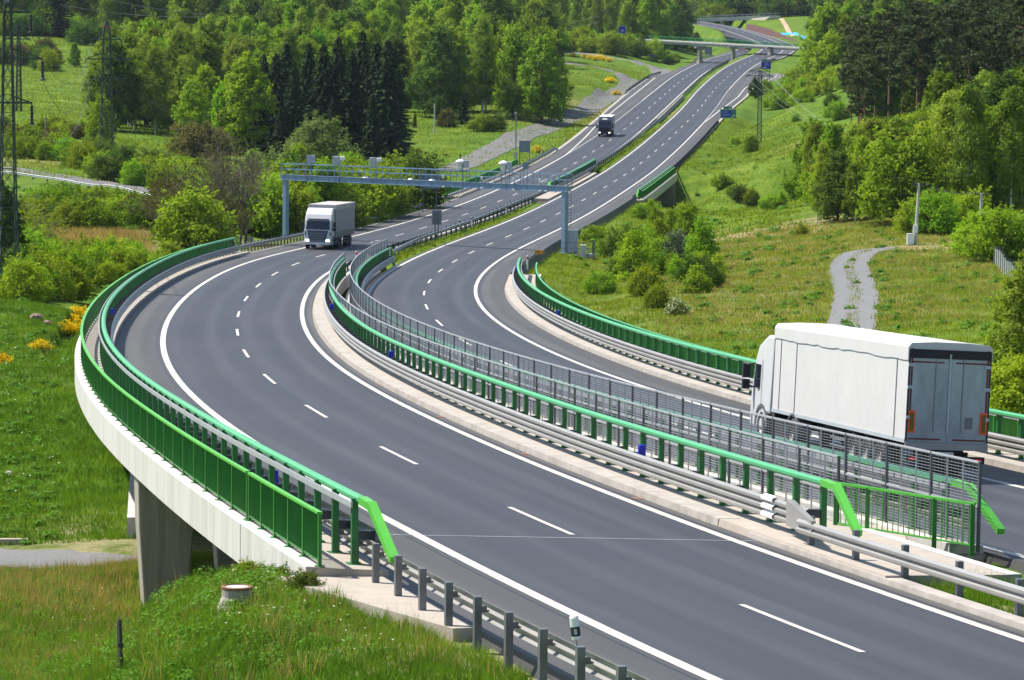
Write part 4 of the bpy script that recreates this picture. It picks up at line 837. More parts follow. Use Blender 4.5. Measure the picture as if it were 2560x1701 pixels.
    if near:
        X = xr - .012
        for sy in (-1, 1):
            m = MB(); m.box((X, sy * .615, zb + (TH - .42 - zb) / 2), (.03, 1.2, TH - .5 - zb)); d = m.build('rear_door', DOOR, root, False)
            m = MB(); m.box((X - .022, sy * 1.16, zb + 1.75), (.012, .05, 2.0)); m.box((X - .022, sy * .68, TH - .56), (.012, 1.0, .045)); m.box((X - .022, sy * .68, zb + .12), (.012, 1.0, .045)); m.build('reflective_tape', M['maroon'], d, False)
            for z in (zb + .72 - .1, zb + 1.5, zb + 2.15): m = MB(); m.box((X - .03, sy * 1.17, z + .12), (.03, .20, .09)); m.build('hinge', M['grey_box'], d, False)
            m = MB(); m.box((X - .03, sy * 1.10, zb + .62), (.02, .22, .64)); a = m.build('marker_board', M['amber'], root, False); m = MB(); m.box((X - .045, sy * 1.10, zb + .62), (.012, .12, .52)); m.build('reflector', M['olive'], a, False)
            m = MB(); m.box((X - .04, sy * 1.0, .62), (.08, .16, .08)); m.build('tail_light', M['tail_on'], root, False)
            m = MB(); m.box((xr + 1.55, sy * 1.0, .5), (.02, .5, .5)); m.build('mud_flap', M['black'], root, False)
        m = MB(); m.box((X + .045, 0, .78), (.02, .52, .12)); m.build('number_plate', M['sign_white'], root, False)
        for y in (-.42, .42): m = MB(); m.box((X - .035, y, zb + 1.4), (.025, .028, TH - .75 - zb)); m.build('lock_rod', M['galv'], root, False)
        m = MB(); m.box((X - .035, .0, zb + 1.45), (.03, .05, TH - .6 - zb)); m.build('lock_rod', M['grey_box'], root, False)
        m = MB(); m.box((X - .03, -.66, zb + .62), (.02, .22, .33)); m.build('vent_flap', M['post_steel'], root, False)
        m = MB(); m.box((X - .02, 0, TH - .32), (.05, W_ - .02, .26)); m.build('roof_flap', M['black'], root, False); m = MB(); m.box((X - .005, 1.235, (zb + TH) / 2 - .1), (.05, .05, TH - .3 - zb)); m.box((X - .005, -1.235, (zb + TH) / 2 - .1), (.05, .05, TH - .3 - zb)); m.build('door_frame', M['chassis'], root, False)
        m = MB(); m.box((X - .03, 0, zb - .08), (.12, W_, .20)); m.build('rear_bumper', M['galv'], root, False); m = MB(); m.box((X + .05, 0, .62), (.1, W_ - .1, .2)); m.box((X + .03, 0, .42), (.08, 2.2, .12)); m.build('light_bar', M['chassis'], root, False)
        m = MB(); m.box((-2.05, 1.05, 1.0), (.02, .2, .1)); m.build('tail_light', M['tail_on'], root, False)
    put_on_road(root, R, s, o, rev, roll=.03 if near else 0); return root
DOOR = simple('rear_door_aluminium', (.30, .34, .38), .32, .45, .22, 1.0, (.14, .17, .20), .7, coord='obj', stretch=(1, 1.5, .5))
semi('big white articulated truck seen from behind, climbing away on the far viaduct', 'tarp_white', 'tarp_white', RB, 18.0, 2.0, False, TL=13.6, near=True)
semi('white cabbed articulated truck with grey curtain trailer, coming down under the toll gantry', 'curtain', 'roof_dirty', RA, 271.0, -2.1, True, TL=13.6)
def box_truck():
    root = thing('box_truck', 'dark navy box truck with a white body, farthest of the three trucks', 'truck'); cab(root, 'navy', 0, H=3.5, dark=True); W_ = 2.5; xt, xr = -2.15, -9.6
    m = MB(); m.box(((xt + xr) / 2, 0, 2.45), (xt - xr, W_, 2.55)); b = m.build('cargo_box', M['roof_dirty'], root, False, bevel=.02); m = MB(); m.box(((xt + xr) / 2, 0, 3.745), (xt - xr, W_ - .02, .05)); m.build('roof', M['white'], b, False)
    m = MB()
    for k in range(6): m.box((xt - .8 - k * 1.15, 1.256, 2.45), (.05, .012, 2.4)); m.box((xt - .8 - k * 1.15, -1.256, 2.45), (.05, .012, 2.4))
    m.build('panel_seam', M['grey_box'], b, False)
    m = MB(); m.box((-5.5, 0, .9), (7.2, .9, .3)); m.box((-5.2, 0, .65), (2.2, 2.1, .5)); m.build('chassis', M['chassis'], root, False)
    m = MB(); m.box((-.78, 0, 3.32), (.16, .9, .22), Matrix.Rotation(-.9, 3, 'Y')); m.build('roof_sign', M['white'], root, False)
    for x in (-1.42, -7.2):
        for sy in (-1, 1): wheel(root, Vector((x, sy * 1.06, .5)), .5, .36, sy)
    put_on_road(root, RA, 617.5, -1.8, True)
box_truck()
# ---------------------------------------------------------------- toll gantry
def gantry():
    R0 = at(1411, 629, 318); L0 = at(714, 603, 338); zb = CZ - 13.95; ax = L0 - R0; ax.z = 0; Lg = ax.length; ax.normalize(); n = Vector((ax.y, -ax.x, 0)); up = Vector((0, 0, 1))
    if n.y > 0: n = -n                          # towards the camera
    root = thing('toll_gantry', 'blue grey toll gantry spanning the descending and half the climbing lanes', 'toll gantry', R0)
    P = lambda t, dn=0, z=0: Vector((R0.x, R0.y, zb)) + ax * t + n * dn + up * z
    for nm, p in (('leg', R0), ('leg', L0)):
        b = Vector((p.x, p.y, min(p.z, Tz(p.x, p.y)) - .3)); m = MB(); m.bar(b, Vector((p.x, p.y, zb + .06)), .43, .50, up=n); leg = m.build(nm, M['gantry'], root, bevel=.02)
        m = MB(); m.bar(b + up * .35, b + up * .42, .9, .9, up=n); m.build('base_plate', M['gantry'], leg)
    m = MB(); m.bar(P(-.45, 0, .28), P(Lg + .45, 0, .28), .55, .50); m.build('beam', M['gantry'], root)
    m = MB(); m.bar(P(-.45, .3, .03), P(Lg + .45, .3, .03), .10, .05); m.bar(P(-.45, .3, .53), P(Lg + .45, .3, .53), .10, .05)
    for k in range(25): m.bar(P(Lg * k / 24, .295, 0), P(Lg * k / 24, .295, .55), .05, .05)
    m.build('stiffener', M['gantry'], root)
    for dn in (.32, -.62):
        m = MB(); m.bar(P(-.45, dn, 1.62), P(Lg + .45, dn, 1.62), .075); m.build('handrail', M['gantry'], root); m = MB(); m.bar(P(-.45, dn, 1.1), P(Lg + .45, dn, 1.1), .06); m.build('middle_rail', M['gantry'], root)
        for k in range(24): m = MB(); t = -.4 + (Lg + .8) * k / 23; m.bar(P(t, dn, .5), P(t, dn, 1.62), .07); m.build('railing_post', M['gantry'], root)
    m = MB(); m.bar(P(-.4, -.45, .5), P(Lg + .4, -.45, .5), .5, .05); m.build('catwalk', M['post_steel'], root)
    for k, f in enumerate((.905, .80, .665)):                 # cabinets on frames
        t = Lg * f; m = MB()
        for d in (-.28, .28): m.bar(P(t + d, .36, -.02), P(t + d, .36, 2.55), .05)
        m.bar(P(t - .28, .36, 2.55), P(t + .28, .36, 2.55), .05); fr = m.build('device_frame', M['gantry'], root)
        m = MB(); m.box(P(t, .36 if k else 0, 2.15), (.8, .35, .8)); m.build('cabinet', M['grey_box'], fr, bevel=.03)
        if k: m = MB(); m.box(P(t - .62, .2, 2.35), (.42, .5, .36)); m.build('camera', M['white'], fr, bevel=.05)
    for f in (.355, .205):                                  # cameras with domed covers
        t = Lg * f; m = MB(); m.bar(P(t - .3, -.3, .5), P(t - .3, -.3, 2.5), .06); m.bar(P(t - .3, .36, 0), P(t - .3, .36, 2.5), .06); fr = m.build('device_frame', M['gantry'], root)
        m = MB(); m.lathe([(.05, 2.72), (.46, 2.56), (.52, 2.38), (.34, 2.3), (.32, 1.95), (.2, 1.65), (.02, 1.6)], P(t, .25, 0), up, 14); m.build('camera', M['white'], fr, smooth=True); m = MB(); m.box(P(t - .55, .1, 2.25), (.5, .5, .7)); m.build('cabinet', M['grey_box'], fr, bevel=.02)
    m = MB(); t = Lg * .135; m.box(P(t, 0, 2.3), (.5, .12, .62)); pl = m.build('antenna_panel', M['sign_back'], root); m = MB(); m.bar(P(t - .2, 0, .5), P(t - .2, 0, 2.1), .05); m.bar(P(t + .2, 0, .5), P(t + .2, 0, 2.1), .05); m.build('mount', M['gantry'], pl)
    for f in (.41, .275, .165, .075, .055):                 # small white sensors hung on the beam
        t = Lg * f; m = MB(); m.bar(P(t, .42, -.05), P(t, .42, 1.0), .06); a = m.build('sensor_arm', M['gantry'], root); m = MB(); m.box(P(t, .52, .98), (.2, .26, .32)); m.build('sensor', M['white'], a, bevel=.02); m = MB(); m.box(P(t, .5, .02), (.24, .3, .14)); m.build('sensor', M['white'], a, bevel=.02)
    for f in (.535, .46, .70): m = MB(); m.lathe([(.02, .72), (.22, .66), (.3, .56)], P(Lg * f, .1, 0), up, 12); m.build('sensor_dome', M['white'], root, smooth=True)
    m = MB(); t = -.15; x0 = P(t, -.5, 0); b = Vector((x0.x, x0.y, R0.z + 2.2))
    for d in (-.2, .2): m.bar(b + ax * d, P(t + d, -.5, 1.5), .035)
    for k in range(18): z = k * .28; m.bar(b + ax * -.2 + up * z, b + ax * .2 + up * z, .025)
    m.build('ladder', M['post_steel'], root)
    # service platform at the right foot
    pr = thing('service_platform', 'small grey platform with railing and pale cabinet at the right gantry foot', 'platform', R0 + Vector((1.4, .2, 0))); z0 = R0.z - .25
    q = [R0 + Vector(v) for v in ((-.7, -1.1, 0), (2.6, -1.1, 0), (2.9, 1.5, 0), (-.6, 1.5, 0))]
    for p in q: p.z = z0
    m = MB(); m.add([p for p in q] + [p - up * 1.6 for p in q], [(0, 1, 2, 3), (0, 4, 5, 1), (1, 5, 6, 2), (2, 6, 7, 3), (3, 7, 4, 0)]); m.build('floor', M['concrete'], pr)
    for a, b in ((0, 1), (1, 2)):
        for k in range(5): m = MB(); p = q[a].lerp(q[b], k / 4); m.bar(p, p + up * 1.15, .05); m.build('railing_post', M['post_steel'], pr)
        m = MB(); m.bar(q[a] + up * 1.15, q[b] + up * 1.15, .05); m.bar(q[a] + up * .6, q[b] + up * .6, .04); m.build('handrail', M['post_steel'], pr)
    for k in range(4): m = MB(); m.box(Vector((R0.x + 1.75, R0.y - .7 - k * .05, z0 + .1 + k * .18)), (1.1, .3, .05)); m.build('step', M['galv'], pr)
    cb = thing('cabinet', 'tall pale grey cabinet standing behind the right gantry leg', 'cabinet', R0 + Vector((.75, .9, -.2))); m = MB(); m.box(R0 + Vector((.75, .9, .85)), (1.0, .6, 2.1)); m.build('body', M['grey_box'], cb, bevel=.03); m = MB(); m.box(R0 + Vector((.75, .9, 1.93)), (1.1, .7, .06)); m.build('lid', M['white'], cb)
    m = MB(); m.box(R0 + Vector((.75, .59, .85)), (.85, .02, 1.9)); m.build('door', M['grey_box'], cb)
    c2 = at(1458, 634, 316); p = Vector((c2.x, c2.y, Tz(c2.x, c2.y))); sm = thing('meter_box', 'small grey meter box on the grass right of the gantry platform', 'meter box', p); m = MB(); m.box(p + up * .6, (.42, .35, 1.2)); m.build('body', M['grey_box'], sm, bevel=.02); m = MB(); m.box(p + up * 1.22, (.5, .42, .06)); m.build('lid', M['white'], sm)
gantry()
# ---------------------------------------------------------------- signs
def text_obj(parent, body, size, loc, mat, rot=None, align='CENTER'):
    cu = bpy.data.curves.new('lettering', 'FONT'); cu.body = body; cu.size = size; cu.align_x = align; cu.align_y = 'CENTER'; cu.extrude = .004; cu.resolution_u = 2
    tmp = bpy.data.objects.new('lettering', cu); COL.objects.link(tmp); dg = bpy.context.evaluated_depsgraph_get(); me = bpy.data.meshes.new_from_object(tmp.evaluated_get(dg)); COL.objects.unlink(tmp); bpy.data.objects.remove(tmp)
    me.materials.clear(); me.materials.append(M[mat]); o = bpy.data.objects.new('lettering', me); link(o, parent); o.location = loc; o.rotation_euler = (math.pi / 2, 0, 0); return o
def sign(name, label, p, rz, W_, H_, z0, mat, posts_, cat='road sign', group=None, back=False, border='sign_white', post='post_steel'):
    root = thing(name, label, cat, p, rz, group); m = MB(); m.box((0, 0, z0 + H_ / 2), (W_, .05, H_)); pan = m.build('panel', M[mat], root, False)
    if border:
        m = MB(); w = min(W_, H_) * .02
        for x, z, a, b in ((0, z0 + w * 1.5, W_ - w * 2, w), (0, z0 + H_ - w * 1.5, W_ - w * 2, w), (-W_ / 2 + w * 1.5, z0 + H_ / 2, w, H_ - w * 2), (W_ / 2 - w * 1.5, z0 + H_ / 2, w, H_ - w * 2)): m.box((x, -.03, z), (a, .008, b))
        m.build('border', M[border], pan, False)
    for x in posts_: m = MB(); m.bar((x, .06, -2.0), (x, .06, z0 + H_ - .1), .11); m.build('post', M[post], root, False)
    if back:
        for z in (.25, .75): m = MB(); m.box((0, -.05, z0 + H_ * z), (W_ * .96, .05, .07)); m.build('brace', M['galv'], root, False)
    return root, pan
def arrow(pan, pts, mat='sign_white', y=-.034):
    m = MB(); n = len(pts); m.add([(x, y, z) for x, z in pts] + [(x, y + .01, z) for x, z in pts], [tuple(range(n)), tuple(range(2 * n - 1, n - 1, -1))]); m.build('arrow', M[mat], pan, False)
pg = at(1812, 322, 700); p = Vector((pg.x, pg.y, Tz(pg.x, pg.y))); zt = at(1820, 296, 700).z - p.z; sg, pan = sign('exit_sign', 'large green exit sign with a blue LOKET CHODOV field on two posts', p + Vector((.65, 0, 0)), -.05, 3.3, 1.85, zt, 'green_sign', (-1.0, .75))
m = MB(); m.box((-.45, -.034, zt + .92), (1.85, .008, 1.2)); m.build('blue_field', M['blue_sign'], pan, False); m = MB(); m.box((1.05, -.034, zt + 1.3), (.68, .008, .42)); m.build('blue_field', M['blue_sign'], pan, False)
text_obj(pan, 'LOKET', .36, (-.62, -.045, zt + 1.22), 'sign_white'); text_obj(pan, 'CHODOV', .36, (-.48, -.045, zt + .70), 'sign_white'); text_obj(pan, '209', .26, (1.05, -.045, zt + 1.3), 'sign_white')
arrow(pan, [(.66, .22 + zt), (.80, .14 + zt), (1.12, .46 + zt), (1.22, .32 + zt), (1.36, .74 + zt), (.96, .70 + zt), (1.06, .58 + zt)][::1])
m = MB(); m.box((-.12, .0, zt + 2.14), (1.75, .05, .52)); t2 = m.build('top_panel', M['green_sign'], sg, False); text_obj(t2, '136', .36, (.25, -.03, zt + 2.14), 'sign_white'); m = MB(); m.bar((-.78, -.032, zt + 1.94), (-.62, -.032, zt + 2.34), .07, .01); m.bar((-.52, -.032, zt + 1.94), (-.56, -.032, zt + 2.12), .07, .01); m.bar((-.56, -.032, zt + 2.12), (-.40, -.032, zt + 2.30), .07, .01); m.build('exit_symbol', M['sign_white'], t2, False)
pg = at(1915, 183, 872); p = Vector((pg.x, pg.y, Tz(pg.x, pg.y))); zt = at(1913, 173.5, 872).z - p.z
sg, pan = sign('direction_sign', 'blue LOKET CHODOV direction sign with a right arrow, in front of the overpass', p, -.05, 2.55, 1.95, zt, 'blue_sign', (-.9, .9)); text_obj(pan, 'LOKET', .34, (.1, -.04, zt + 1.5), 'sign_white'); text_obj(pan, 'CHODOV', .34, (.15, -.04, zt + 1.05), 'sign_white'); arrow(pan, [(-.85, zt + .34), (-.25, zt + .34), (-.25, zt + .2), (.1, zt + .42), (-.25, zt + .64), (-.25, zt + .5), (-.85, zt + .5)])
m = MB(); m.box((-.15, 0, zt + 2.24), (1.75, .05, .52)); t2 = m.build('top_panel', M['green_sign'], sg, False); text_obj(t2, '136', .34, (.3, -.03, zt + 2.24), 'sign_white'); m = MB(); m.bar((-.7, -.032, zt + 2.05), (-.5, -.032, zt + 2.42), .07, .01); m.bar((-.42, -.032, zt + 2.05), (-.46, -.032, zt + 2.24), .07, .01); m.build('exit_symbol', M['sign_white'], t2, False)
p = at(1555, 92, 1045); p.z = at(1555, 84.5, 1045).z; zg = Tz(p.x, p.y); r, pan = sign('direction_sign', 'square blue junction sign with a white road symbol above the bushes', Vector((p.x, p.y, zg)), .1, 2.35, 2.3, p.z - zg, 'blue_sign', (-.6, .6)); z = p.z - zg; m = MB(); m.lathe([(.20, -.04), (.33, -.04), (.33, -.03), (.20, -.03), (.20, -.04)], (.12, 0, z + .95), (0, 1, 0), 18); m.build('ring_symbol', M['sign_white'], pan, False); m = MB(); m.bar((.2, -.035, z + 1.2), (.32, -.035, z + 1.75), .08, .01); m.bar((-.2, -.035, z + .72), (-.45, -.035, z + .68), .07, .01); m.build('road_symbol', M['sign_white'], pan, False)
# little orange kilometre sign
p = at(1348, 664, 293); p.z = Tz(p.x, p.y); zt = at(1348, 635.5, 293).z - p.z; r, pan = sign('kilometre_sign', 'small orange kilometre plate on a thin post beside the guardrail', p, 0, .84, .32, zt, 'orange', (.05,), border=None); text_obj(pan, '135,7', .24, (-.12, -.035, zt + .16), 'black'); arrow(pan, [(.28, zt + .06), (.34, zt + .06), (.40, zt + .2), (.36, zt + .26)], 'black')
# sign backs
def backsign(label, u, vb, D, vt0, vt1, W_, posts_):
    p = at(u, vb, D); p.z = Tz(p.x, p.y) if vb else p.z; z0 = at(u, vt1, D).z - p.z; z1 = at(u, vt0, D).z - p.z; return sign('sign_back', label, p, math.pi, W_, z1 - z0, z0, 'sign_back', posts_, back=False, border=None, group='backs of road signs')
r, pan = backsign('grey back of a narrow sign on two posts in the grassy median', 1091.5, 588, 340, 526, 562, .98, (-.16, .16)); 
for k in range(4): m = MB(); m.box((.0, .09, pan.data.vertices[0].co.z + .25 + k * .3), (.92, .05, .05)); m.build('brace', M['galv'], r, False)
r, pan = backsign('grey back of a sign on two posts left of the descending lanes, above the gantry', 1311, 412, 560, 352, 381, 1.75, (-.8, .8))
r, pan = backsign('large grey blue sign back seen behind and below the gantry beam', 1075, 521, 415, 437, 472, 2.5, (-.75, .85))
p = at(542, 602, 312); r, pan = sign('small_sign', 'small dark sign on a thin post by the end of the green railing', Vector((p.x, p.y, Tz(p.x, p.y))), 0, .6, .12, 2.3, 'post_steel', (0,), border=None); p = at(623, 610, 330); r, pan = sign('small_sign', 'small grey sign back beside the bare brown trees', Vector((p.x, p.y, Tz(p.x, p.y))), 0, .8, .42, at(623, 604, 330).z - Tz(p.x, p.y), 'sign_back', (.1,), border=None)
# weather mast
p = at(1289, 418, 560); p.z = Tz(p.x, p.y); zt = at(1289, 281, 560).z - p.z; r = thing('camera_mast', 'slim grey mast with a cabinet at its foot, left of the descending lanes', 'mast', p); m = MB(); m.tube([(0, 0, -.5), (0, 0, zt)], .10, 8); m.build('pole', M['galv'], r, False); m = MB(); m.box((0, -.1, 1.7), (.55, .4, 1.1)); m.build('cabinet', M['grey_box'], r, False, bevel=.03); m = MB(); m.bar((0, 0, zt - .4), (-.35, 0, zt - .3), .06); m.box((-.1, 0, zt - .05), (.3, .2, .2)); m.build('camera', M['white'], r, False)
p = at(1150, 432, 560); p.z = Tz(p.x, p.y); r = thing('utility_pole', 'short dark pole beside the service road behind the gantry', 'pole', p); m = MB(); m.tube([(0, 0, -.5), (0, 0, 2.9)], .14, 8); m.build('shaft', M['post_steel'], r, False)
# signs along the slip road
for u, v, D, mt, lab, w, h in ((1390, 98, 1120, 'blue_sign', 'round blue traffic sign among the yellow broom', .9, .9), (1384.5, 102, 1120, 'red', 'small red and white traffic sign beside the blue one', .6, .6), (1402.5, 98, 1110, 'orange', 'tall yellow plate sign above the yellow broom', .75, 1.1), (1337, 100, 1130, 'blue_sign', 'small blue sign at the left end of the yellow broom', .9, .9), (1629, 143, 1010, 'blue_sign', 'small blue sign on the verge under the left end of the overpass', .9, .7)):
    p = at(u, v, D); zg = Tz(p.x, p.y); sign('traffic_sign', lab, Vector((p.x, p.y, zg)), 0, w, h, max(1.0, p.z - zg), mt, (0,), border=None)
p = at(1771, 130, 1120); p.z = Tz(p.x, p.y); sign('sign_back', 'big grey sign back standing under the overpass', p, math.pi, 2.4, 2.5, 1.2, 'sign_back', (-.8, .8), border=None, group='backs of road signs')
p = at(1818, 54, 1420); p.z = Tz(p.x, p.y); sign('exit_sign', 'distant small green sign beyond the far overpass', p, 0, 2.2, 1.4, max(2, at(1818, 56, 1420).z - p.z), 'green_sign', (0,), border=None)
p = at(2168, 205, 700); p.z = Tz(p.x, p.y); sign('billboard', 'blue billboard half hidden by the pines on the hillside', p, -.3, 3.2, 1.6, max(1.5, at(2168, 183, 700).z - p.z), 'blue_sign', (-1.0, 1.0), 'billboard')
# delineator posts
def delineator(p, label, red=False, tilt=0.0, big=1.0):
    r = thing('delineator', label, 'delineator', p, random.uniform(-.3, .3), 'white delineator posts'); r.rotation_euler = (0, tilt, r.rotation_euler.z); m = MB(); m.lathe([(.07, -.2), (.07, .9), (.055, .95), (.01, .95)], (0, 0, 0), (0, 0, 1), 8); m.build('shaft', M['white'], r, False); m = MB(); m.lathe([(.073, .62), (.073, .85)], (0, 0, 0), (0, 0, 1), 8); m.build('band', M['red'] if red else M['black'], r, False); return r
q = RA.pt(15.4, -6.42, .70); r = thing('delineator', 'white delineator with a black band clipped to the guardrail at the bottom', 'delineator', q, 0, 'white delineator posts'); r.rotation_euler = (0, -.12, 0)
m = MB(); m.lathe([(.012, .12), (.07, .12), (.075, .17), (.075, .46), (.06, .49), (.01, .5)], (0, 0, 0), (0, 0, 1), 14); m.build('body', M['white'], r, False, smooth=False); m = MB(); m.lathe([(.0765, .17), (.0765, .32)], (0, 0, 0), (0, 0, 1), 14); b = m.build('band', M['black'], r, False); m = MB(); m.box((0, -.078, .245), (.05, .008, .09)); m.build('reflector', M['grey_box'], b, False); m = MB(); m.bar((0, 0, -.02), (0, 0, .16), .04, .02); m.build('clip', M['galv'], r, False)
for i, (R, s, o, lab, rd) in enumerate(((RA, 236, 5.0, 'red banded post near the end of the mesh fences', 1), (RA, 241, 5.6, 'small white post beside the red banded one', 0), (RA, 327, 4.9, 'pair of small posts on the median guardrail, nearer post', 0), (RA, 336, 5.2, 'pair of small posts on the median guardrail, farther post', 0), (RA, 372, 5.2, 'white post on the median guardrail near the short bridge', 0), (RB, 182, 6.9, 'red banded post on the guardrail beside the orange plate', 1), (RA, 603, -8.2, 'white post on the grass verge left of the dark truck', 0), (RA, 560, -8.4, 'white post beside the start of the entry lane', 0), (RA, 640, -9.2, 'white post on the verge, second up the entry lane', 0), (RA, 700, -9.8, 'white post on the verge, third up the entry lane', 0), (RA, 905, -13, 'white post at the mouth of the slip road', 0), (RA, 930, -17, 'white post on the slip road, second from its mouth', 0))):
    p = R.pt(s, o, 0); p.z = max(p.z, Tz(p.x, p.y)) + (.35 if i < 6 else 0); delineator(p, lab, rd)
for i, (u, v, D) in enumerate(((1352, 125, 1048), (1446, 134, 1022), (1491, 140, 1008), (1533, 143, 998), (1574, 149, 985), (1609, 153, 977), (1662, 156, 965), (1691, 159, 958))): p = gdrop(u, D); delineator(p, 'white post on the slip road, number %s from the broom bushes' % ['first', 'second', 'third', 'fourth', 'fifth', 'sixth', 'seventh', 'eighth'][i])
# ---------------------------------------------------------------- overpasses and things beyond
def overpass(label, pl, pr, thick, rail, railm, piers, under, deckm, sidem, width=9.0, ov=14, capm='white_concrete'):
    root = thing('overpass', label, 'overpass', (pl + pr) / 2, 0, 'overpasses'); d = (pr - pl); d.normalize(); n = Vector((d.y, -d.x, 0)).normalized(); n = -n if n.y < 0 else n; up = Vector((0, 0, 1)); a = pl - d * ov; b = pr + d * ov
    m = MB(); m.bar(a + n * width / 2 - up * (thick * .55), b + n * width / 2 - up * (thick * .55), width - .4, thick * .9); m.build('deck', M[deckm], root)
    for q in (0, width): m = MB(); m.bar(a + n * q - up * .16, b + n * q - up * .16, .35, .40); m.build('edge_beam', M[capm], root)
    m = MB(); m.bar(a + n * .18 - up * (thick - .06), b + n * .18 - up * (thick - .06), .3, .2); m.build('lower_flange', M[capm], root)
    for q in (.0, width):
        m = MB(); m.bar(a + n * q + up * 1.1, b + n * q + up * 1.1, .07); m.bar(a + n * q + up * .2, b + n * q + up * .2, .05); hr = m.build('handrail', M[railm], root); L = (b - a).length; N = int(L / 2.2)
        for k in range(min(N, 60)): m = MB(); p = a + n * q + d * L * k / min(N, 60); m.bar(p, p + up * 1.1, .09); m.build('railing_post', M[railm], root)
        if rail:
            m = MB(); M_ = int(L / .3)
            for k in range(M_): p = a + n * q + d * L * k / M_; m.bar(p + up * .2, p + up * 1.1, .05)
            m.build('picket_panel', M[rail], root)
    for p, w, zb in piers:
        m = MB(); c = p + n * 1.6; t = Vector((c.x, c.y, (pl.z + pr.z) / 2 - thick)); m.bar(Vector((c.x, c.y, zb - .5)), t + up * .1, w, 1.5, up=n); m.bar(t - up * .55, t + up * .15, w * 1.3, width * .6, up=n); pr_ = m.build('pier', M['concrete'], root); m = MB(); m.bar(Vector((c.x, c.y, zb - .5)), Vector((c.x, c.y, zb + 1.0)), w * 1.7, 2.4, up=n); m.build('footing', M['white_concrete'], pr_)
    return root
pl, pr_ = at(1644, 101, 1062), at(1985, 119, 1030); P1 = at(1742, 152, 1050); P2 = at(1825, 151, 1042); P3 = at(1920, 153, 1034)
overpass('white overpass with green railings crossing the highway, nearer of the two overpasses', pl, pr_, .95, 'green', 'mint', [(q, .62, Tz(q.x, q.y)) for q in (P1, P2, P3)], None, 'white_concrete', 'white_concrete', ov=10)
pl, pr_ = at(1742, 47.5, 1392), at(1925, 40, 1380); P1 = at(1803, 74, 1388); P2 = at(1872, 62, 1384)
overpass('far grey overpass with pale railing posts in front of the dark forest', pl, pr_, 1.2, None, 'grey_box', [(P1, 1.5, at(1803, 76, 1388).z), (P2, 1.6, at(1872, 66, 1384).z)], None, 'grey_box', 'grey_box', ov=1.5, capm='grey_box')
wa = at(1880, 46, 1379); wb_ = at(1925, 42, 1372); m = MB(); m.add([wa, wb_, at(1895, 62, 1374), at(1880, 64, 1377)], [(0, 1, 2, 3)]); m.add([p + Vector((0, 3, 0)) for p in (wa, wb_, at(1895, 62, 1374), at(1880, 64, 1377))], [(3, 2, 1, 0)]); tag(m.build('wing_wall', M['pier_concrete']), 'grey triangular wing wall beside the far overpass and grass bank', 'wall')
# red noise wall
nw = thing('noise_wall', 'red panelled noise barrier on the right below the far overpass', 'noise barrier', at(1930, 88, 1240)); base = [(1866.5, 73.5, 1330), (1885, 78, 1308), (1905, 83.5, 1282), (1925, 90, 1255), (1945, 97, 1228), (1968, 104.5, 1198), (1991, 111, 1168)]; top = [59.5, 63, 68, 74, 83, 93, 102]
pts = [at(u, v, D) for u, v, D in base]; tz = [at(u, t, D).z for (u, v, D), t in zip(base, top)]; k = 0
for i in range(len(pts) - 1):
    for j in range(6):
        t0, t1 = j / 6, (j + 1) / 6; a = pts[i].lerp(pts[i + 1], t0); b = pts[i].lerp(pts[i + 1], t1); za = tz[i] * (1 - t0) + tz[i + 1] * t0
        m = MB(); m.add([Vector((a.x, a.y, a.z - .6)), Vector((b.x, b.y, b.z - .6)), Vector((b.x, b.y, za)), Vector((a.x, a.y, za)), Vector((a.x, a.y + .15, a.z - .6)), Vector((b.x, b.y + .15, b.z - .6)), Vector((b.x, b.y + .15, za)), Vector((a.x, a.y + .15, za))], [(0, 1, 2, 3), (7, 6, 5, 4), (3, 2, 6, 7), (0, 3, 7, 4), (1, 5, 6, 2)]); m.build('panel', M['red_wall'], nw)
        m = MB(); m.bar(Vector((a.x, a.y - .08, a.z - .5)), Vector((a.x, a.y - .08, za + .1)), .28, .2); m.build('post', M['concrete'], nw)
def rag(name, label, pix, D, mat, h=.7):
    r = thing(name, label, 'tarpaulin', at(*pix[0], D), 0, 'blue tarpaulins'); m = MB(); rg = random.Random(len(label)); c = [at(u, v, D + (110 - v) * 1.5) for u, v in pix]
    n = 10; a, b = c[0], c[1]; rows = []
    for i in range(n + 1):
        p = a.lerp(b, i / n); zz = Tz(p.x, p.y); zz = max(zz, p.z - .6); rows.append([Vector((p.x, p.y - 2.5, zz - .3)), Vector((p.x, p.y - 1, zz + h * rg.uniform(.4, 1))), Vector((p.x, p.y + 1.4, zz + h * rg.uniform(.7, 1.5))), Vector((p.x, p.y + 3.4, zz + rg.uniform(.2, .6)))])
    m.loft(rows, closed=False, caps=False); m.build('sheet', M[mat], r, smooth=False)
rag('tarpaulin', 'bright blue tarpaulin heap right behind the red noise barrier', [(1952, 84), (1996, 97)], 1210, 'tarp_blue'); rag('tarpaulin', 'smaller blue tarpaulin right of the noise barrier end', [(2003, 91), (2022, 91)], 1180, 'tarp_blue')
drape('dirt_path', [gdrop(1984, 1225), gdrop(1972, 1262), gdrop(1966, 1300), gdrop(1961, 1330), gdrop(1956, 1362), gdrop(1952, 1385)], 1.8, M['earth'], .12, 3, .2)
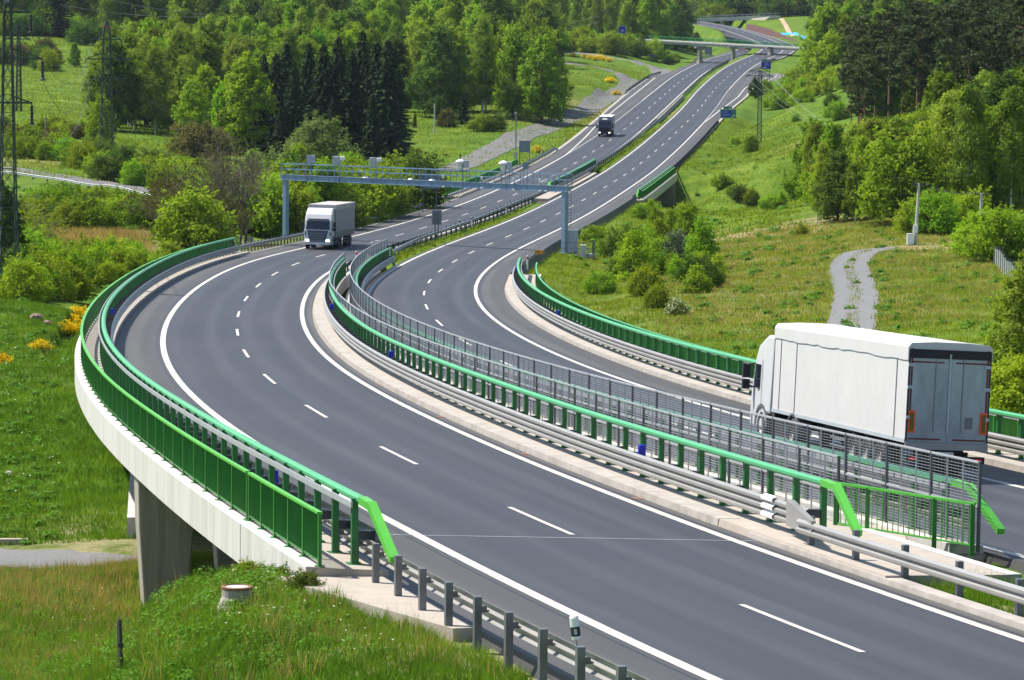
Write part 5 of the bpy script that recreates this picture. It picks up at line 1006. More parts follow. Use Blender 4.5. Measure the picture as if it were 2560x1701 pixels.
# light masts near the overpasses
for u, D, vt, lab in ((2023, 1120, 45, 'lamp mast right of the overpass end, by the blue tarpaulins'), (1736, 1400, 18, 'pale lamp mast at the left end of the far overpass')):
    p = gdrop(u, D); z = at(u, vt, D).z - p.z; r = thing('lamp_mast', lab, 'lamp mast', p, 0, 'lamp masts'); m = MB(); m.tube([(0, 0, -1), (0, 0, z)], [.16, .09], 7); m.build('pole', M['galv'], r, False); m = MB(); m.bar((-.7, 0, z), (.7, 0, z), .1); m.box((-.6, 0, z - .05), (.6, .3, .12)); m.box((.6, 0, z - .05), (.6, .3, .12)); m.build('lamp_head', M['grey_box'], r, False)
# roof among the right hand trees
p = at(2125, 58, 900) - Vector((0, 0, 5)); r = thing('house', 'half hidden house with a reddish roof among the trees on the right hill', 'house', p); z = at(2125, 58, 900).z; m = MB(); m.box(Vector((p.x, p.y, (p.z + z) / 2 - .5)), (5, 5, z - p.z - 1)); m.build('wall', M['white_concrete'], r); m = MB(); m.loft([[Vector((p.x - 3, p.y - 3, z - 1)), Vector((p.x + 3, p.y - 3, z - 1)), Vector((p.x, p.y - 3, z + .9))], [Vector((p.x - 3, p.y + 3, z - 1)), Vector((p.x + 3, p.y + 3, z - 1)), Vector((p.x, p.y + 3, z + .9))]]); m.build('roof', M['brick'], r)
for x in (-1.2, 1.2): m = MB(); m.box(Vector((p.x + x, p.y - 2.52, z - 2)), (.9, .06, 1.1)); m.build('window', M['glass'], r)
# ---------------------------------------------------------------- foreground bits
p = ground(592, 1512) - Vector((0, 0, .10)); up = Vector((0, 0, 1)); r = thing('manhole_ring', 'white concrete manhole shaft with a rusty rim sticking out of the grass', 'manhole', p); z = at(592, 1468, (p.y)).z - p.z; sc = .5
m = MB(); m.lathe([(.46, -.4), (.40, .0), (.29, .25), (.285, .27), (.285, .43), (.27, .44)], (0, 0, 0), up, 24); m.build('shaft', M['concrete'], r, False); m = MB(); m.lathe([(.289, .40), (.295, .45), (.24, .46), (.23, .435)], (0, 0, 0), up, 24); m.build('rim', M['rust'], r, False); m = MB(); m.lathe([(.01, .44), (.24, .44)], (0, 0, 0), up, 24); m.build('lid', M['white_concrete'], r, False)
p = ground(306, 1680); r = thing('marker_post', 'thin black post standing in the grass at bottom left', 'post', p); m = MB(); m.tube([(0, 0, -.3), (-.05, 0, 1.0)], .035, 7); m.build('shaft', M['dark_steel'], r, False); m = MB(); m.tube([(-.08, 0, 0), (-.1, .02, .95)], .012, 5); m.build('stake', M['twig'], r, False); m = MB(); m.box((-.03, 0, .5), (.1, .06, .07)); m.build('knot', M['black'], r, False)
p = ground(22, 1362); r = thing('timber_beam', 'short timber beam lying beside the gravel path on the far left', 'beam', p, .1); m = MB(); m.box((-.6, 0, .1), (2.6, .28, .24)); m.build('beam', M['walkway'], r, False)
for i, (u, v, s_) in enumerate(((90, 800, .40), (118, 813, .28), (22, 1188, .18))):
    p = ground(u, v); bm = bmesh.new(); bmesh.ops.create_icosphere(bm, subdivisions=2, radius=s_); rg = random.Random(i)
    for v_ in bm.verts: v_.co *= rg.uniform(.75, 1.15); v_.co.z *= .7
    me = bpy.data.meshes.new('boulder'); bm.to_mesh(me); bm.free(); me.materials.append(M['brick'] if i < 2 else M['stone']); o = link(bpy.data.objects.new('boulder', me)); o.location = p + Vector((0, 0, s_ * .3)); tag(o, ['reddish boulder on the grass left of the viaduct bend', 'smaller reddish stone right beside the boulder', 'small white stone low on the left grass slope'][i], 'boulder')
# concrete block and post fence at right edge
fence_pts = [ground(2482, 650), ground(2545, 725)]; fr = thing('post_fence', 'row of pale concrete fence posts with dark tops on the right field edge', 'fence', fence_pts[0]); 
for k in range(13):
    t = k / 12; p = fence_pts[0].lerp(fence_pts[1], t); z = Tz(p.x, p.y); m = MB(); m.bar(Vector((p.x, p.y, z - .3)), Vector((p.x, p.y, z + 1.35)), .24, .2); ps = m.build('post', M['pole_conc'], fr); m = MB(); m.bar(Vector((p.x, p.y, z + 1.352)), Vector((p.x, p.y, z + 1.55)), .16, .14); m.build('cap', M['dark_steel'], ps)
# ---------------------------------------------------------------- poles, pylons, wires
def upole(label, u, vb, vt, lean=0.0, D=None, mat='pole_conc', arms=True, box=False):
    p = ground(u, vb) if D is None else gdrop(u, D); Dd = p.y; z = at(u, vt, (p - CAMP).dot(_fw)).z - p.z; r = thing('utility_pole', label, 'utility pole', p, 0, 'utility poles'); m = MB(); m.tube([(0, 0, -.6), (lean * z, 0, z)], [.17, .11], 9); m.build('shaft', M[mat], r, False); top = Vector((lean * z, 0, z))
    if arms:
        m = MB(); m.bar(top + Vector((-.65, 0, -.12)), top + Vector((.65, 0, -.12)), .10); m.build('cross_arm', M['dark_steel'], r, False)
        for x in (-.55, .0, .55): m = MB(); m.lathe([(.02, -.07), (.05, -.02), (.06, .08), (.03, .16)], top + Vector((x, 0, 0)), (0, 0, 1), 7); m.build('insulator', M['ceramic'], r, False)
    if box: m = MB(); m.box((0, -.22, 1.4), (.4, .25, .7)); m.build('box', M['white'], r, False); m = MB(); m.box((-.45, -.2, .5), (.55, .4, 1.0)); m.build('cabinet', M['white'], r, False)
    return p + top
t1 = upole('leaning concrete utility pole with white boxes at the gravel track end', 2287, 612, 458, .05, box=True); t2 = upole('second concrete utility pole to the right of the leaning one', 2449, 610, 483, .02, D=306)
t3 = upole('twin pale utility pole half hidden in the bushes on the right hill', 2137, 165, 122, 0, D=760, arms=False); upole('other twin of the half hidden utility pole pair', 2141, 165, 122, 0, D=764, arms=False)
upole('lone wooden pole on the meadow before the birches, left centre', 114.5, 381, 292, 0, D=505, mat='wood', arms=False); upole('lone grey pole on the meadow right of the spruces', 1086, 334, 259, 0, mat='pole_conc', arms=False)
def pylon(label, u, vb, D, width_b, width_t, v_top, arms, drop=None, red=False, zbase=None):
    p = at(u, vb, D); zb = min(p.z, Tz(p.x, p.y)); root = thing('power_pylon', label, 'pylon', Vector((p.x, p.y, zb)), 0, 'lattice pylons'); H = at(u, v_top, D).z - zb; m = MB(); up = Vector((0, 0, 1)); n = int(H / (width_b * 1.05)) + 4; prev = None; zs = [H * (1 - (1 - k / n) ** 1.15) for k in range(n + 1)]; c4 = ((-1, -1), (1, -1), (1, 1), (-1, 1)); th = max(.045, D * .00013) * (.6 if 550 < D < 630 else 1)
    lean = math.tan(0.0)
    for z in zs:
        w = (width_b + (width_t - width_b) * min(1, z / (H * .93))) / 2; 
        if z > H * .93: w = max(.06, width_t / 2 * (H - z) / (H * .07))
        cur = [Vector((x * w, y * w, z)) for x, y in c4]
        if prev:
            for k in range(4): m.bar(prev[k], cur[k], th * 1.7); m.bar(prev[k], cur[(k + 1) % 4], th * .8); m.bar(prev[(k + 1) % 4], cur[k], th * .8)
            if w > .2:
                for k in range(4): m.bar(cur[k], cur[(k + 1) % 4], th * .7)
        prev = cur
    m.build('lattice_tower', M['pylon'], root, False); ends = []
    for va, l, rr, dr in arms:
        z = at(u, va, D).z - zb
        m = MB()
        for sx, ln in ((-1, l), (1, rr)):
            if ln <= 0: continue
            wy = width_t * .45; tip = Vector((sx * ln, 0, z)); m.bar((0, -wy, z), tip, th * 2.6); m.bar((0, wy, z), tip, th * 2.6); m.bar((sx * width_t * .4, 0, z + ln * .30), tip, th * 2.0)
            for f in (.35, .65): m.bar(Vector((0, -wy, z)).lerp(tip, f), Vector((0, wy, z)).lerp(tip, f), th * .8)
        arm = m.build('cross_arm', M['pylon'], root, False)
        for sx, ln in ((-1, l), (1, rr)):
            if ln <= 0: continue
            m = MB(); t = Vector((sx * ln, 0, z)); m.lathe([(.03, 0), (.03, -dr * .12)] + [(.13 if k % 2 else .07, -dr * (.12 + .8 * k / 11)) for k in range(12)] + [(.22, -dr * .96), (.22, -dr), (.02, -dr)], t, up, 8); m.build('insulator', M['ceramic'], arm, False); ends.append(root.location + t - up * dr)
    m = MB(); w = width_t / 2; m.box((0, 0, H * .955), (w * 1.4, w * 1.4, H * .02)); m.build('warning_panel', M['pylon_red'] if red else M['grey_box'], root, False); return root, ends
k1 = 222 / CF
_, e1 = pylon('tall dark lattice pylon at the left edge, nearest of the pylons', 21, 822, 222, 1.35, .42, -38, [(31, 1.6, 1.5, 1.35), (146, 2.3, 2.25, 1.4), (256, 1.7, 1.55, 1.4)])
_, e2 = pylon('dark lattice pylon with a red tip in front of the birches', 267, 391, 500, 1.8, .95, 52, [(99, 2.3, 2.2, .5), (148, 3.1, 3.1, .6), (197, 2.5, 2.3, .6)], red=True)
_, e3 = pylon('slim lattice pylon on the meadow just right of the nearest pylon', 47, 287, 640, 1.0, .4, 54, [(63, 1.8, 1.7, .4), (98, 2.4, 2.2, .4)])
_, e4 = pylon('distant lattice pylon at the forest edge, farthest left back', 412, 128, 980, 2.3, 1.6, -3, [(31, 2.9, 2.9, .5)])
p = gdrop(1899, 620); _, e5 = pylon('narrow lattice pylon on the bank right of the exit sign', 1899, 280, 625, .80, .55, 176, [(190, 2.6, 2.3, .35), (178, 1.9, 1.7, .3)])
def wire(label, a, b, sag, r=.018, mat='wire', group='overhead wires'):
    m = MB(); n = 22; pts = []
    for i in range(n + 1):
        t = i / n; p = a.lerp(b, t); p.z -= sag * 4 * t * (1 - t); pts.append(p)
    m.tube(pts, r, 4, False); o = m.build('power_line', M[mat], fix=False); tag(o, label, 'power line', group)
lv = ['upper', 'middle', 'lower']
rights = [e for i, e in enumerate(e1) if i % 2 == 1]; lefts2 = [e for i, e in enumerate(e2) if i % 2 == 0]; rights2 = [e for i, e in enumerate(e2) if i % 2 == 1]
for i in range(3): wire('sagging %s wire from the nearest pylon to the red tipped pylon' % lv[i], rights[i], lefts2[i], 4.6 - i * .3, .022)
for i in range(3): wire('%s wire running off to the right from the red tipped pylon' % lv[i], rights2[i], at(1000, 300 + i * 14, 560) if i else at(980, 250, 700), 6.0, .02)
for i, e in enumerate(e4): wire(['wire from the distant pylon along the forest towards the upper right', 'second wire from the distant pylon along the forest'][i], e, at(1500, 40 + i * 14, 1080), 9, .035, 'wire_light')
wire('thin bright wire crossing the forest top left', at(280, 2, 930), at(900, 26, 960), 3, .03, 'wire_light'); wire('thin bright wire crossing below the upper one at top left', at(150, 12, 930), at(640, 34, 960), 2, .03, 'wire_light')
for i, e in enumerate(e5[:4]): wire('%s of the bright wires sagging across the right bank towards the pine wood' % ['first', 'second', 'third', 'fourth'][i], e, at(2490, 405 + i * 6, 430), 4.5 + .5 * (i % 2), .012, 'wire_light')
for i in range(3): wire('%s wire between the two concrete poles on the right' % ['left', 'middle', 'right'][i], t1 + Vector((-.55 + i * .55, 0, .14)), t2 + Vector((-.55 + i * .55, 0, .14)), .5, .015, 'wire')
# ---------------------------------------------------------------- vegetation: one mesh per variety, shared by every copy
def rnd_dirs(rg, n):
    v = rg.normal(size=(n, 3)); return v / np.linalg.norm(v, axis=1)[:, None]
def cards(rg, P, Nrm, size, aspect=1.0, jit=.75, droop=0.0, axis=None):
    n = len(P); N = Nrm + jit * rnd_dirs(rg, n); N /= np.linalg.norm(N, axis=1)[:, None]
    if axis is None: A = np.cross(N, rnd_dirs(rg, n))
    else: A = axis + .35 * rnd_dirs(rg, n); A -= N * (A * N).sum(1)[:, None]
    A /= np.linalg.norm(A, axis=1)[:, None] + 1e-9; B = np.cross(N, A); s = size * rg.uniform(.6, 1.35, n)[:, None]
    A = A * s * .5 * aspect; B = B * s * .5
    V = np.stack([P - A * .9, P - B * .75 + A * .1, P + A, P + B * .75 + A * .1], 1); V[:, 2, 2] -= droop * s[:, 0]
    return V.reshape(-1, 3), np.arange(n * 4).reshape(n, 4)
def trunk_mesh(pts, rs, n=6):
    m = MB(); m.tube(pts, rs, n); return m
def tree_variant(name, crown_mat, trunk_mat, V, F, tm, extra=None):
    root = bpy.data.objects.new(name, None); COL.objects.link(root); root.empty_display_size = .3
    me = mesh_np('crown', V, F, [M[crown_mat]]); link(bpy.data.objects.new('crown', me), root)
    if tm: tm.build('trunk', M[trunk_mat], root, False, fix=False)
    if extra:
        nm, mt, V2, F2 = extra; me = mesh_np(nm, V2, F2, [M[mt]]); link(bpy.data.objects.new(nm, me), root)
    return root
def lobes_crown(rg, lobes, per, size, jit=.7, aspect=1.1, droop=.0, fill=.25, flat=1.0):
    Ps, Ns = [], []
    for (c, r) in lobes:
        n = max(6, int(per * (r / .9) ** 1.7)); d = rnd_dirs(rg, n); d[:, 2] = np.where(d[:, 2] < -.35, -d[:, 2] * .6, d[:, 2]); t = np.where(rg.random(n) < fill, rg.uniform(.35, .8, n), rg.uniform(.82, 1.12, n))
        # ragged clumps: pull the surface in and out
        ph = rg.uniform(0, 6, 3); t = t * (1 + .16 * np.sin(d[:, 0] * 5 + ph[0]) + .14 * np.sin(d[:, 1] * 6 + ph[1]) + .12 * np.sin(d[:, 2] * 7 + ph[2]))
        P = np.array(c) + d * (t * r)[:, None] * np.array([1, 1, flat]); Ps.append(P); N = d + np.array([0, 0, .45]); Ns.append(N / np.linalg.norm(N, axis=1)[:, None])
        for _ in range(2):                        # a few shoots that stick out of the clump
            q = rnd_dirs(rg, 1)[0]; q[2] = abs(q[2]) + .35; q /= np.linalg.norm(q); k = max(5, n // 9); tt = rg.uniform(.9, 1.75, k)[:, None]; Ps.append(np.array(c) + q * tt * r * np.array([1, 1, flat]) + rg.normal(size=(k, 3)) * r * .10); Ns.append(rnd_dirs(rg, k) + np.array([0, 0, .4]))
    P = np.concatenate(Ps); N = np.concatenate(Ns); N /= np.linalg.norm(N, axis=1)[:, None]; return cards(rg, P, N, size, aspect, jit, droop)
def broadleaf(seed, mat, h=14.0, w=8.0, base=.07, n=36, per=170, size=.37, trunk='bark', top=.6, name=None):
    rg = np.random.default_rng(seed); lob = []; m = MB(); m.tube([(0, 0, -.8), (.05, 0, h * .25), (.1, .05, h * .55), (.1, 0, h * .85)], [.028 * h * .7, .022 * h * .7, .013 * h * .7, .03], 7)
    for i in range(n):
        t = (i + .5) / n; z = base * h + (h * .95 - base * h) * t; env = math.sin(math.pi * min(1, (t * .86 + .12)) ** top) ** .8 * w / 2; a = i * 2.4 + rg.uniform(-.5, .5); r = env * rg.uniform(.35, .98); lr = (.20 + .16 * rg.random()) * w * .5 * (1.1 - .35 * t) + .35
        c = (math.cos(a) * r, math.sin(a) * r, min(z, h - lr * .8)); lob.append((c, lr))
        if i % 3 == 0: m.tube([(0.05, 0, max(base * h * .6, c[2] - lr - r * .6)), (c[0] * .6, c[1] * .6, c[2] - lr * .4), c], [.009 * h, .006 * h, .02], 4, False)
    V, F = lobes_crown(rg, lob, per, size); return tree_variant(name or {'leaf_bright': 'bright_broadleaf_tree', 'leaf_dark': 'dark_broadleaf_tree'}.get(mat, 'broadleaf_tree'), mat, trunk, V, F, m)  # same broadleaf tree throughout; the name only marks its leaf colour
def birch(seed, h=16.0, w=6.0, mat='leaf_birch', size=.31):
    rg = np.random.default_rng(seed); m = MB(); b = rg.uniform(-.3, .3); m.tube([(0, 0, -.8), (b * .4, 0, h * .3), (b, .1, h * .6), (b * 1.3, .1, h * .97)], [.17, .13, .08, .02], 7); Ps, Ns = [], []
    for i in range(46):
        t = (i + .5) / 46; z = h * (.26 + .72 * t); env = (math.sin(math.pi * (t * .80 + .17)) ** .75) * w / 2; a = i * 2.4 + rg.uniform(-.6, .6); r = env * rg.uniform(.25, 1.0); c = np.array([math.cos(a) * r + b * t, math.sin(a) * r, z]); L = rg.uniform(.9, 2.0) * (1.15 - .5 * t)
        n = int(140 * rg.uniform(.7, 1.3)); q = rg.normal(size=(n, 3)) * np.array([.42, .42, .28]); q[:, 2] -= rg.uniform(0, 1, n) ** 1.4 * L; P = c + q; Ps.append(P); o = P * np.array([1, 1, 0]); N = o / (np.linalg.norm(o, axis=1)[:, None] + .3) + np.array([0, 0, .5]); Ns.append(N)
        if i % 4 == 0: m.tube([(b * t, 0, z - r * .7), tuple(c)], [.05, .015], 4, False)
    P = np.concatenate(Ps); N = np.concatenate(Ns); N /= np.linalg.norm(N, axis=1)[:, None]; V, F = cards(rg, P, N, size, 1.5, .7, .25); return tree_variant('birch_tree', mat, 'bark_birch', V, F, m)
def spruce(seed, h=20.0, w=9.6, mat='needle', size=.42):
    rg = np.random.default_rng(seed); m = MB(); m.tube([(0, 0, -.8), (0, 0, h * .5), (0, 0, h)], [.24, .15, .02], 7); Ps, Ns, As = [], [], []
    z = h * .05; k = 0
    while z < h * .985:
        f = 1 - z / h; R = w / 2 * (f ** .78) * rg.uniform(.82, 1.1) + .12; nb = int(6 + 7 * f); a0 = rg.uniform(0, 6.28)
        for j in range(nb):
            a = a0 + 6.283 * j / nb + rg.uniform(-.2, .2); r = R * rg.uniform(.7, 1.12); n = max(6, int(r * 15)); t = rg.uniform(.12, 1, n) ** .75; d = np.array([math.cos(a), math.sin(a), 0]); s_ = np.array([-d[1], d[0], 0]); wd = (rg.uniform(-1, 1, n) * .34 * (1.1 - t * .7) * min(1.2, r * .5))[:, None]
            P = d * (r * t)[:, None] + s_ * wd; P[:, 2] = z - .26 * r * t ** 1.4 + .10 * r * t ** 4 + rg.uniform(-.16, .1, n); Ps.append(P); Ns.append(np.tile(np.array([d[0] * .35, d[1] * .35, .9]), (n, 1))); As.append(np.tile(d * .8 + np.array([0, 0, -.45]), (n, 1)))
        z += (.30 + .42 * f) * h / 20; k += 1
    V, F = cards(rg, np.concatenate(Ps), np.concatenate(Ns), size, 1.5, .45, .12, np.concatenate(As)); return tree_variant('spruce_tree', mat, 'bark', V, F, m)
def pine(seed, h=19.0, w=6.0):
    rg = np.random.default_rng(seed); m = MB(); b = rg.uniform(-.5, .5); m.tube([(0, 0, -.8), (b * .3, 0, h * .4), (b, .1, h * .75), (b * 1.1, .1, h * .97)], [.20, .16, .10, .03], 7); lob = []
    for i in range(22):
        t = (i + .5) / 22; z = h * (.48 + .48 * t); env = math.sin(math.pi * (t * .78 + .2)) ** .6 * w / 2; a = i * 2.4 + rg.uniform(-.6, .6); r = env * rg.uniform(.3, 1); c = (math.cos(a) * r + b, math.sin(a) * r, z); lob.append((c, rg.uniform(.55, 1.15))); m.tube([(b, 0, z - r * .25), c], [.06, .02], 4, False)
    V, F = lobes_crown(rg, lob, 210, .29, .8, 1.6, 0, .3, .62); return tree_variant('pine_tree', 'needle_pine', 'bark_pine', V, F, m)
def bush(seed, mat, h=3.0, w=3.6, n=17, per=330, size=.155, name='bush', bloom=None, bloom_frac=.0):
    rg = np.random.default_rng(seed); lob = []; m = MB()
    for i in range(n):
        a = i * 2.4 + rg.uniform(-.5, .5); t = math.sqrt((i + .3) / n); r = t * w * .40; z = h * (.25 + .60 * (1 - t * t) * rg.uniform(.55, 1.15)); lr = w * rg.uniform(.13, .23); c = (math.cos(a) * r, math.sin(a) * r, max(lr * .55, min(z, h - lr))); lob.append((c, lr)); m.tube([(c[0] * .15, c[1] * .15, -.3), (c[0] * .6, c[1] * .6, c[2] * .6), c], [.05, .03, .01], 4, False)
        if r > w * .2: lob.append(((c[0] * 1.05, c[1] * 1.05, lr * .6), lr * .9))
    V, F = lobes_crown(rg, lob, per, size, .75, 1.2, 0, .25); ex = None
    if bloom:
        nf = len(F); pick = rg.random(nf) < bloom_frac * np.clip((V.reshape(nf, 4, 3)[:, 0, 2]) / (h * .5), .2, 1.0); Vb = V.reshape(nf, 4, 3)[pick].reshape(-1, 3); V = V.reshape(nf, 4, 3)[~pick].reshape(-1, 3); F = np.arange(len(V)).reshape(-1, 4); ex = ('blossom', bloom, Vb, np.arange(len(Vb)).reshape(-1, 4))
    return tree_variant(name, mat, 'bark', V, F, m, ex)
def bare(seed, h=8.0, mat='leaf_bronze', leaves=900, spread=.5):
    rg = np.random.default_rng(seed); m = MB(); tips = []
    def grow(p, d, L, r, k):
        q = p + d * L; m.tube([p, q], [r, r * .62], 5 if k < 2 else 3, False); tips.append(q)
        if k > 5 or L < .25: return
        for i in range(3 if k < 4 else 2):
            v = Vector(rg.normal(size=3)) * spread; nd = (d + v); nd.z = abs(nd.z) * .8 + .25; nd.normalize(); grow(q, nd, L * rg.uniform(.62, .82), r * .62, k + 1)
    for i in range(2): grow(Vector((rg.uniform(-.4, .4), rg.uniform(-.4, .4), -.3)), Vector((rg.uniform(-.2, .2), rg.uniform(-.2, .2), 1)).normalized(), h * .27, h * .016, 0)
    T = np.array([tuple(t) for t in tips if t.z > h * .15]); P = T[rg.integers(0, len(T), leaves)] + rg.normal(size=(leaves, 3)) * .18; V, F = cards(rg, P, rnd_dirs(rg, leaves), .15, 1.1, .9); return tree_variant('bare_tree', mat, 'twig', V, F, m)
VAR = {}
VAR['birch'] = [birch(1, 16, 6.2), birch(2, 17, 5.4), birch(3, 15, 6.8), birch(4, 16, 5.0, 'leaf_mid')]
VAR['leafy'] = [broadleaf(11, 'leaf_mid', 14, 8.6), broadleaf(12, 'leaf_mid', 14, 7.2, .05), broadleaf(13, 'leaf_bright', 14, 8.0), broadleaf(14, 'leaf_dark', 14, 8.8, .06), broadleaf(15, 'leaf_mid', 14, 10, .05)]
VAR['bright'] = [broadleaf(21, 'leaf_bright', 13, 7.4, .08, 36, 170, .36, 'bark', .75), broadleaf(22, 'leaf_bright', 13, 6.2, .06, 34, 170, .35, 'bark', .8)]
VAR['dark'] = [broadleaf(31, 'leaf_dark', 15, 8.5, .06), broadleaf(32, 'leaf_dark', 15, 7.5, .05)]
VAR['spruce'] = [spruce(41), spruce(42, 20, 8.6), spruce(43, 20, 10.8)]
VAR['pine'] = [pine(51), pine(52, 19, 5.2), pine(53, 19, 6.8)]
VAR['willow'] = [broadleaf(61, 'leaf_willow', 11, 12.5, .08, 46, 190, .30, 'bark', .55, 'willow_tree')]
VAR['bush'] = [bush(71, 'leaf_bush'), bush(72, 'leaf_bush', 3, 3.2), bush(73, 'leaf_mid', 3, 3.8), bush(74, 'leaf_bright', 3, 3.2)]
VAR['shrub_dark'] = [bush(75, 'leaf_dark', 3, 4.0, name='shrub'), bush(76, 'leaf_mid', 3, 4.4, name='shrub')]
VAR['tallbush'] = [bush(77, 'leaf_bush', 4.2, 3.0, 24, 330, name='sapling_bush'), bush(78, 'leaf_bright', 4.4, 2.6, 24, 330, name='sapling_bush'), bush(79, 'leaf_bush', 4.0, 3.4, 24, 330, name='sapling_bush')]
VAR['silver'] = [bush(81, 'leaf_grey', 3.2, 2.8, name='silver_shrub')]
VAR['hawthorn'] = [bush(82, 'leaf_mid', 2.4, 3.0, 16, 150, .22, 'flowering_bush', 'bloom_white', .55)]
VAR['bronze'] = [bush(83, 'leaf_bronze', 3.2, 3.4, name='bronze_shrub')]
VAR['broom'] = [bush(84, 'leaf_bush', 1.6, 2.4, 14, 130, .16, 'broom_bush', 'bloom_yellow', .85), bush(85, 'leaf_bush', 1.4, 2.0, 12, 130, .16, 'broom_bush', 'bloom_yellow', .7)]
VAR['bare'] = [bare(91, 8), bare(92, 8, 'leaf_bronze', 500)]
VAR['bareshrub'] = [bare(93, 5, 'leaf_bronze', 1500, .75), bare(94, 5, 'leaf_bush', 1100, .75)]
HREF = {k: float(np.mean([max(v.co.z for ch in r.children for v in ch.data.vertices) for r in ps])) for k, ps in VAR.items()}
CATN = {'birch': 'tree', 'leafy': 'tree', 'bright': 'tree', 'dark': 'tree', 'spruce': 'tree', 'pine': 'tree', 'willow': 'tree', 'bush': 'bush', 'shrub_dark': 'bush', 'tallbush': 'bush', 'silver': 'bush', 'hawthorn': 'bush', 'bronze': 'bush', 'broom': 'bush', 'bare': 'tree', 'bareshrub': 'bush'}
_proto_used = set(); rt = random.Random(11); NTREE = {}
def plant(kind, p, h, label, group=None, wide=1.0, var=None):
    protos = VAR[kind]; i = rt.randrange(len(protos)) if var is None else var % len(protos); s = h / HREF[kind]; r = dup(protos[i], Vector((p.x, p.y, p.z - .05)), rt.uniform(0, 6.28), (s * wide * rt.uniform(.9, 1.12), s * wide * rt.uniform(.9, 1.12), s), label, group)
    r['category'] = CATN[kind]; NTREE[kind] = NTREE.get(kind, 0) + 1; return r
_occ = []
def free(p, d):
    for q in _occ[-420:]:
        if (q[0] - p.x) ** 2 + (q[1] - p.y) ** 2 < d * d: return False
    return True
def onroad(p, mg=2.5):
    if p.y < 30 or p.y > 1400: return False
    for R, fl, fr in ((RA, a_left, a_right), (RB, b_left, b_right)):
        d2 = (R.X - p.x) ** 2 + (R.Y - p.y) ** 2; j = int(d2.argmin())
        if d2[j] < 900:
            o = (p.x - R.X[j]) * math.cos(R.th[j]) - (p.y - R.Y[j]) * math.sin(R.th[j])
            if fl(R.S[j]) - mg < o < fr(R.S[j]) + mg: return True
    return False
def grove(n, u0, u1, D0, D1, mix_, h0, h1, label, group, gap=3.0, wide=1.0, shape=None):
    k = 0; tries = 0; kinds = list(mix_.items())
    while k < n and tries < n * 12:
        tries += 1; u = rt.uniform(u0, u1); D = rt.uniform(D0, D1)
        if shape and not shape(u, D): continue
        p = gdrop(u, D)
        if onroad(p) or not free(p, gap): continue
        x = rt.random() * sum(v for _, v in kinds); kind = kinds[0][0]
        for kk, v in kinds:
            if x < v: kind = kk; break
            x -= v
        h = rt.uniform(h0, h1); lb = label[kind] if isinstance(label, dict) else label; plant(kind, p, h, lb, group, wide); _occ.append((p.x, p.y)); k += 1
def lone(kind, u, v, h, label, D=None, wide=1.0, group=None, var=None):
    p = ground(u, v) if D is None else gdrop(u, D); _occ.append((p.x, p.y)); return plant(kind, p, h, label, group, wide, var)
L_ = lambda w, **k: {kind: '%s %s' % (d, w) for kind, d in k.items()}
# --- left hillside
grove(26, 275, 470, 590, 650, {'birch': 7, 'leafy': 1}, 14, 18, L_('at the front of the birch wood by the red tipped pylon', birch='slender pale green birch', leafy='round crowned tree'), 'front row of the birch wood')
grove(80, 330, 930, 650, 820, {'birch': 6, 'leafy': 3, 'bright': 1}, 15, 20, L_('inside the birch wood behind the spruces', birch='drooping birch', leafy='green leafy tree', bright='bright fresh green tree'), 'birch wood on the left hillside', 4.2)
for i, (u, D, h, w) in enumerate([(648, 560, 13, 1), (690, 575, 17, 1), (735, 560, 16.5, .95), (770, 580, 19, 1), (808, 570, 19.5, 1), (845, 585, 20.5, 1), (880, 568, 19, .95), (905, 590, 21.5, 1), (940, 575, 20.5, .95), (968, 566, 21.5, 1.1), (992, 580, 16, .9), (660, 590, 16, .9), (715, 600, 18, 1), (830, 545, 12, .9), (700, 545, 9.5, .9), (930, 545, 14, .9)]):
    lone('spruce', u, 0, h, 'dark spruce in the dense spruce stand left of the meadow, above the gantry' if i not in (9,) else 'tallest rightmost dark spruce at the edge of the meadow above the gantry', D, w, 'dark spruce stand')
for u, D, h, w in [(480, 555, 12, 'yellow green leafy tree left of the dark spruces, tapering top'), (512, 570, 14.5, 'bright green leafy tree right behind the yellow green one'), (560, 562, 11.5, 'rounded bright green tree in front of the birches'), (612, 560, 17, 'tallest bright green tree just left of the dark spruces'), (590, 575, 13, 'narrow bright green tree beside the tallest bright one')]: lone('bright', u, 0, h, w, D)
for u, D, h, w in [(470, 530, 5.5, 'bronze brown shrub at the meadow edge left of the spruces'), (505, 526, 6.2, 'larger bronze brown shrub right of the first one'), (535, 535, 5.0, 'bronze shrub at the foot of the dark spruces')]: lone('bronze', u, 0, h, w, D, 1.2)
lone('willow', 795, 0, 11.8, 'pale silvery green spreading willow in front of the spruces', 452, 1.0); lone('willow', 745, 0, 8.0, 'smaller pale willow at the left side of the big one', 447, .9)
grove(34, 975, 1365, 690, 790, {'birch': 4, 'leafy': 3, 'bright': 1, 'dark': 1}, 15, 20, L_('in the wood behind the meadow with the dark bushes', birch='drooping birch', leafy='green leafy tree', bright='bright green tree', dark='dark leafy tree'), 'wood behind the small meadow', 4)
for u, D, h, k, w in [(1345, 725, 17.5, 'birch', 'big birch at the right end of the wood, beside the open meadow'), (1325, 735, 18.5, 'dark', 'dense dark tree at the right end of the wood'), (1300, 720, 15, 'leafy', 'round leafy tree near the right end of the wood')]: lone(k, u, 0, h, w, D, 1.15)
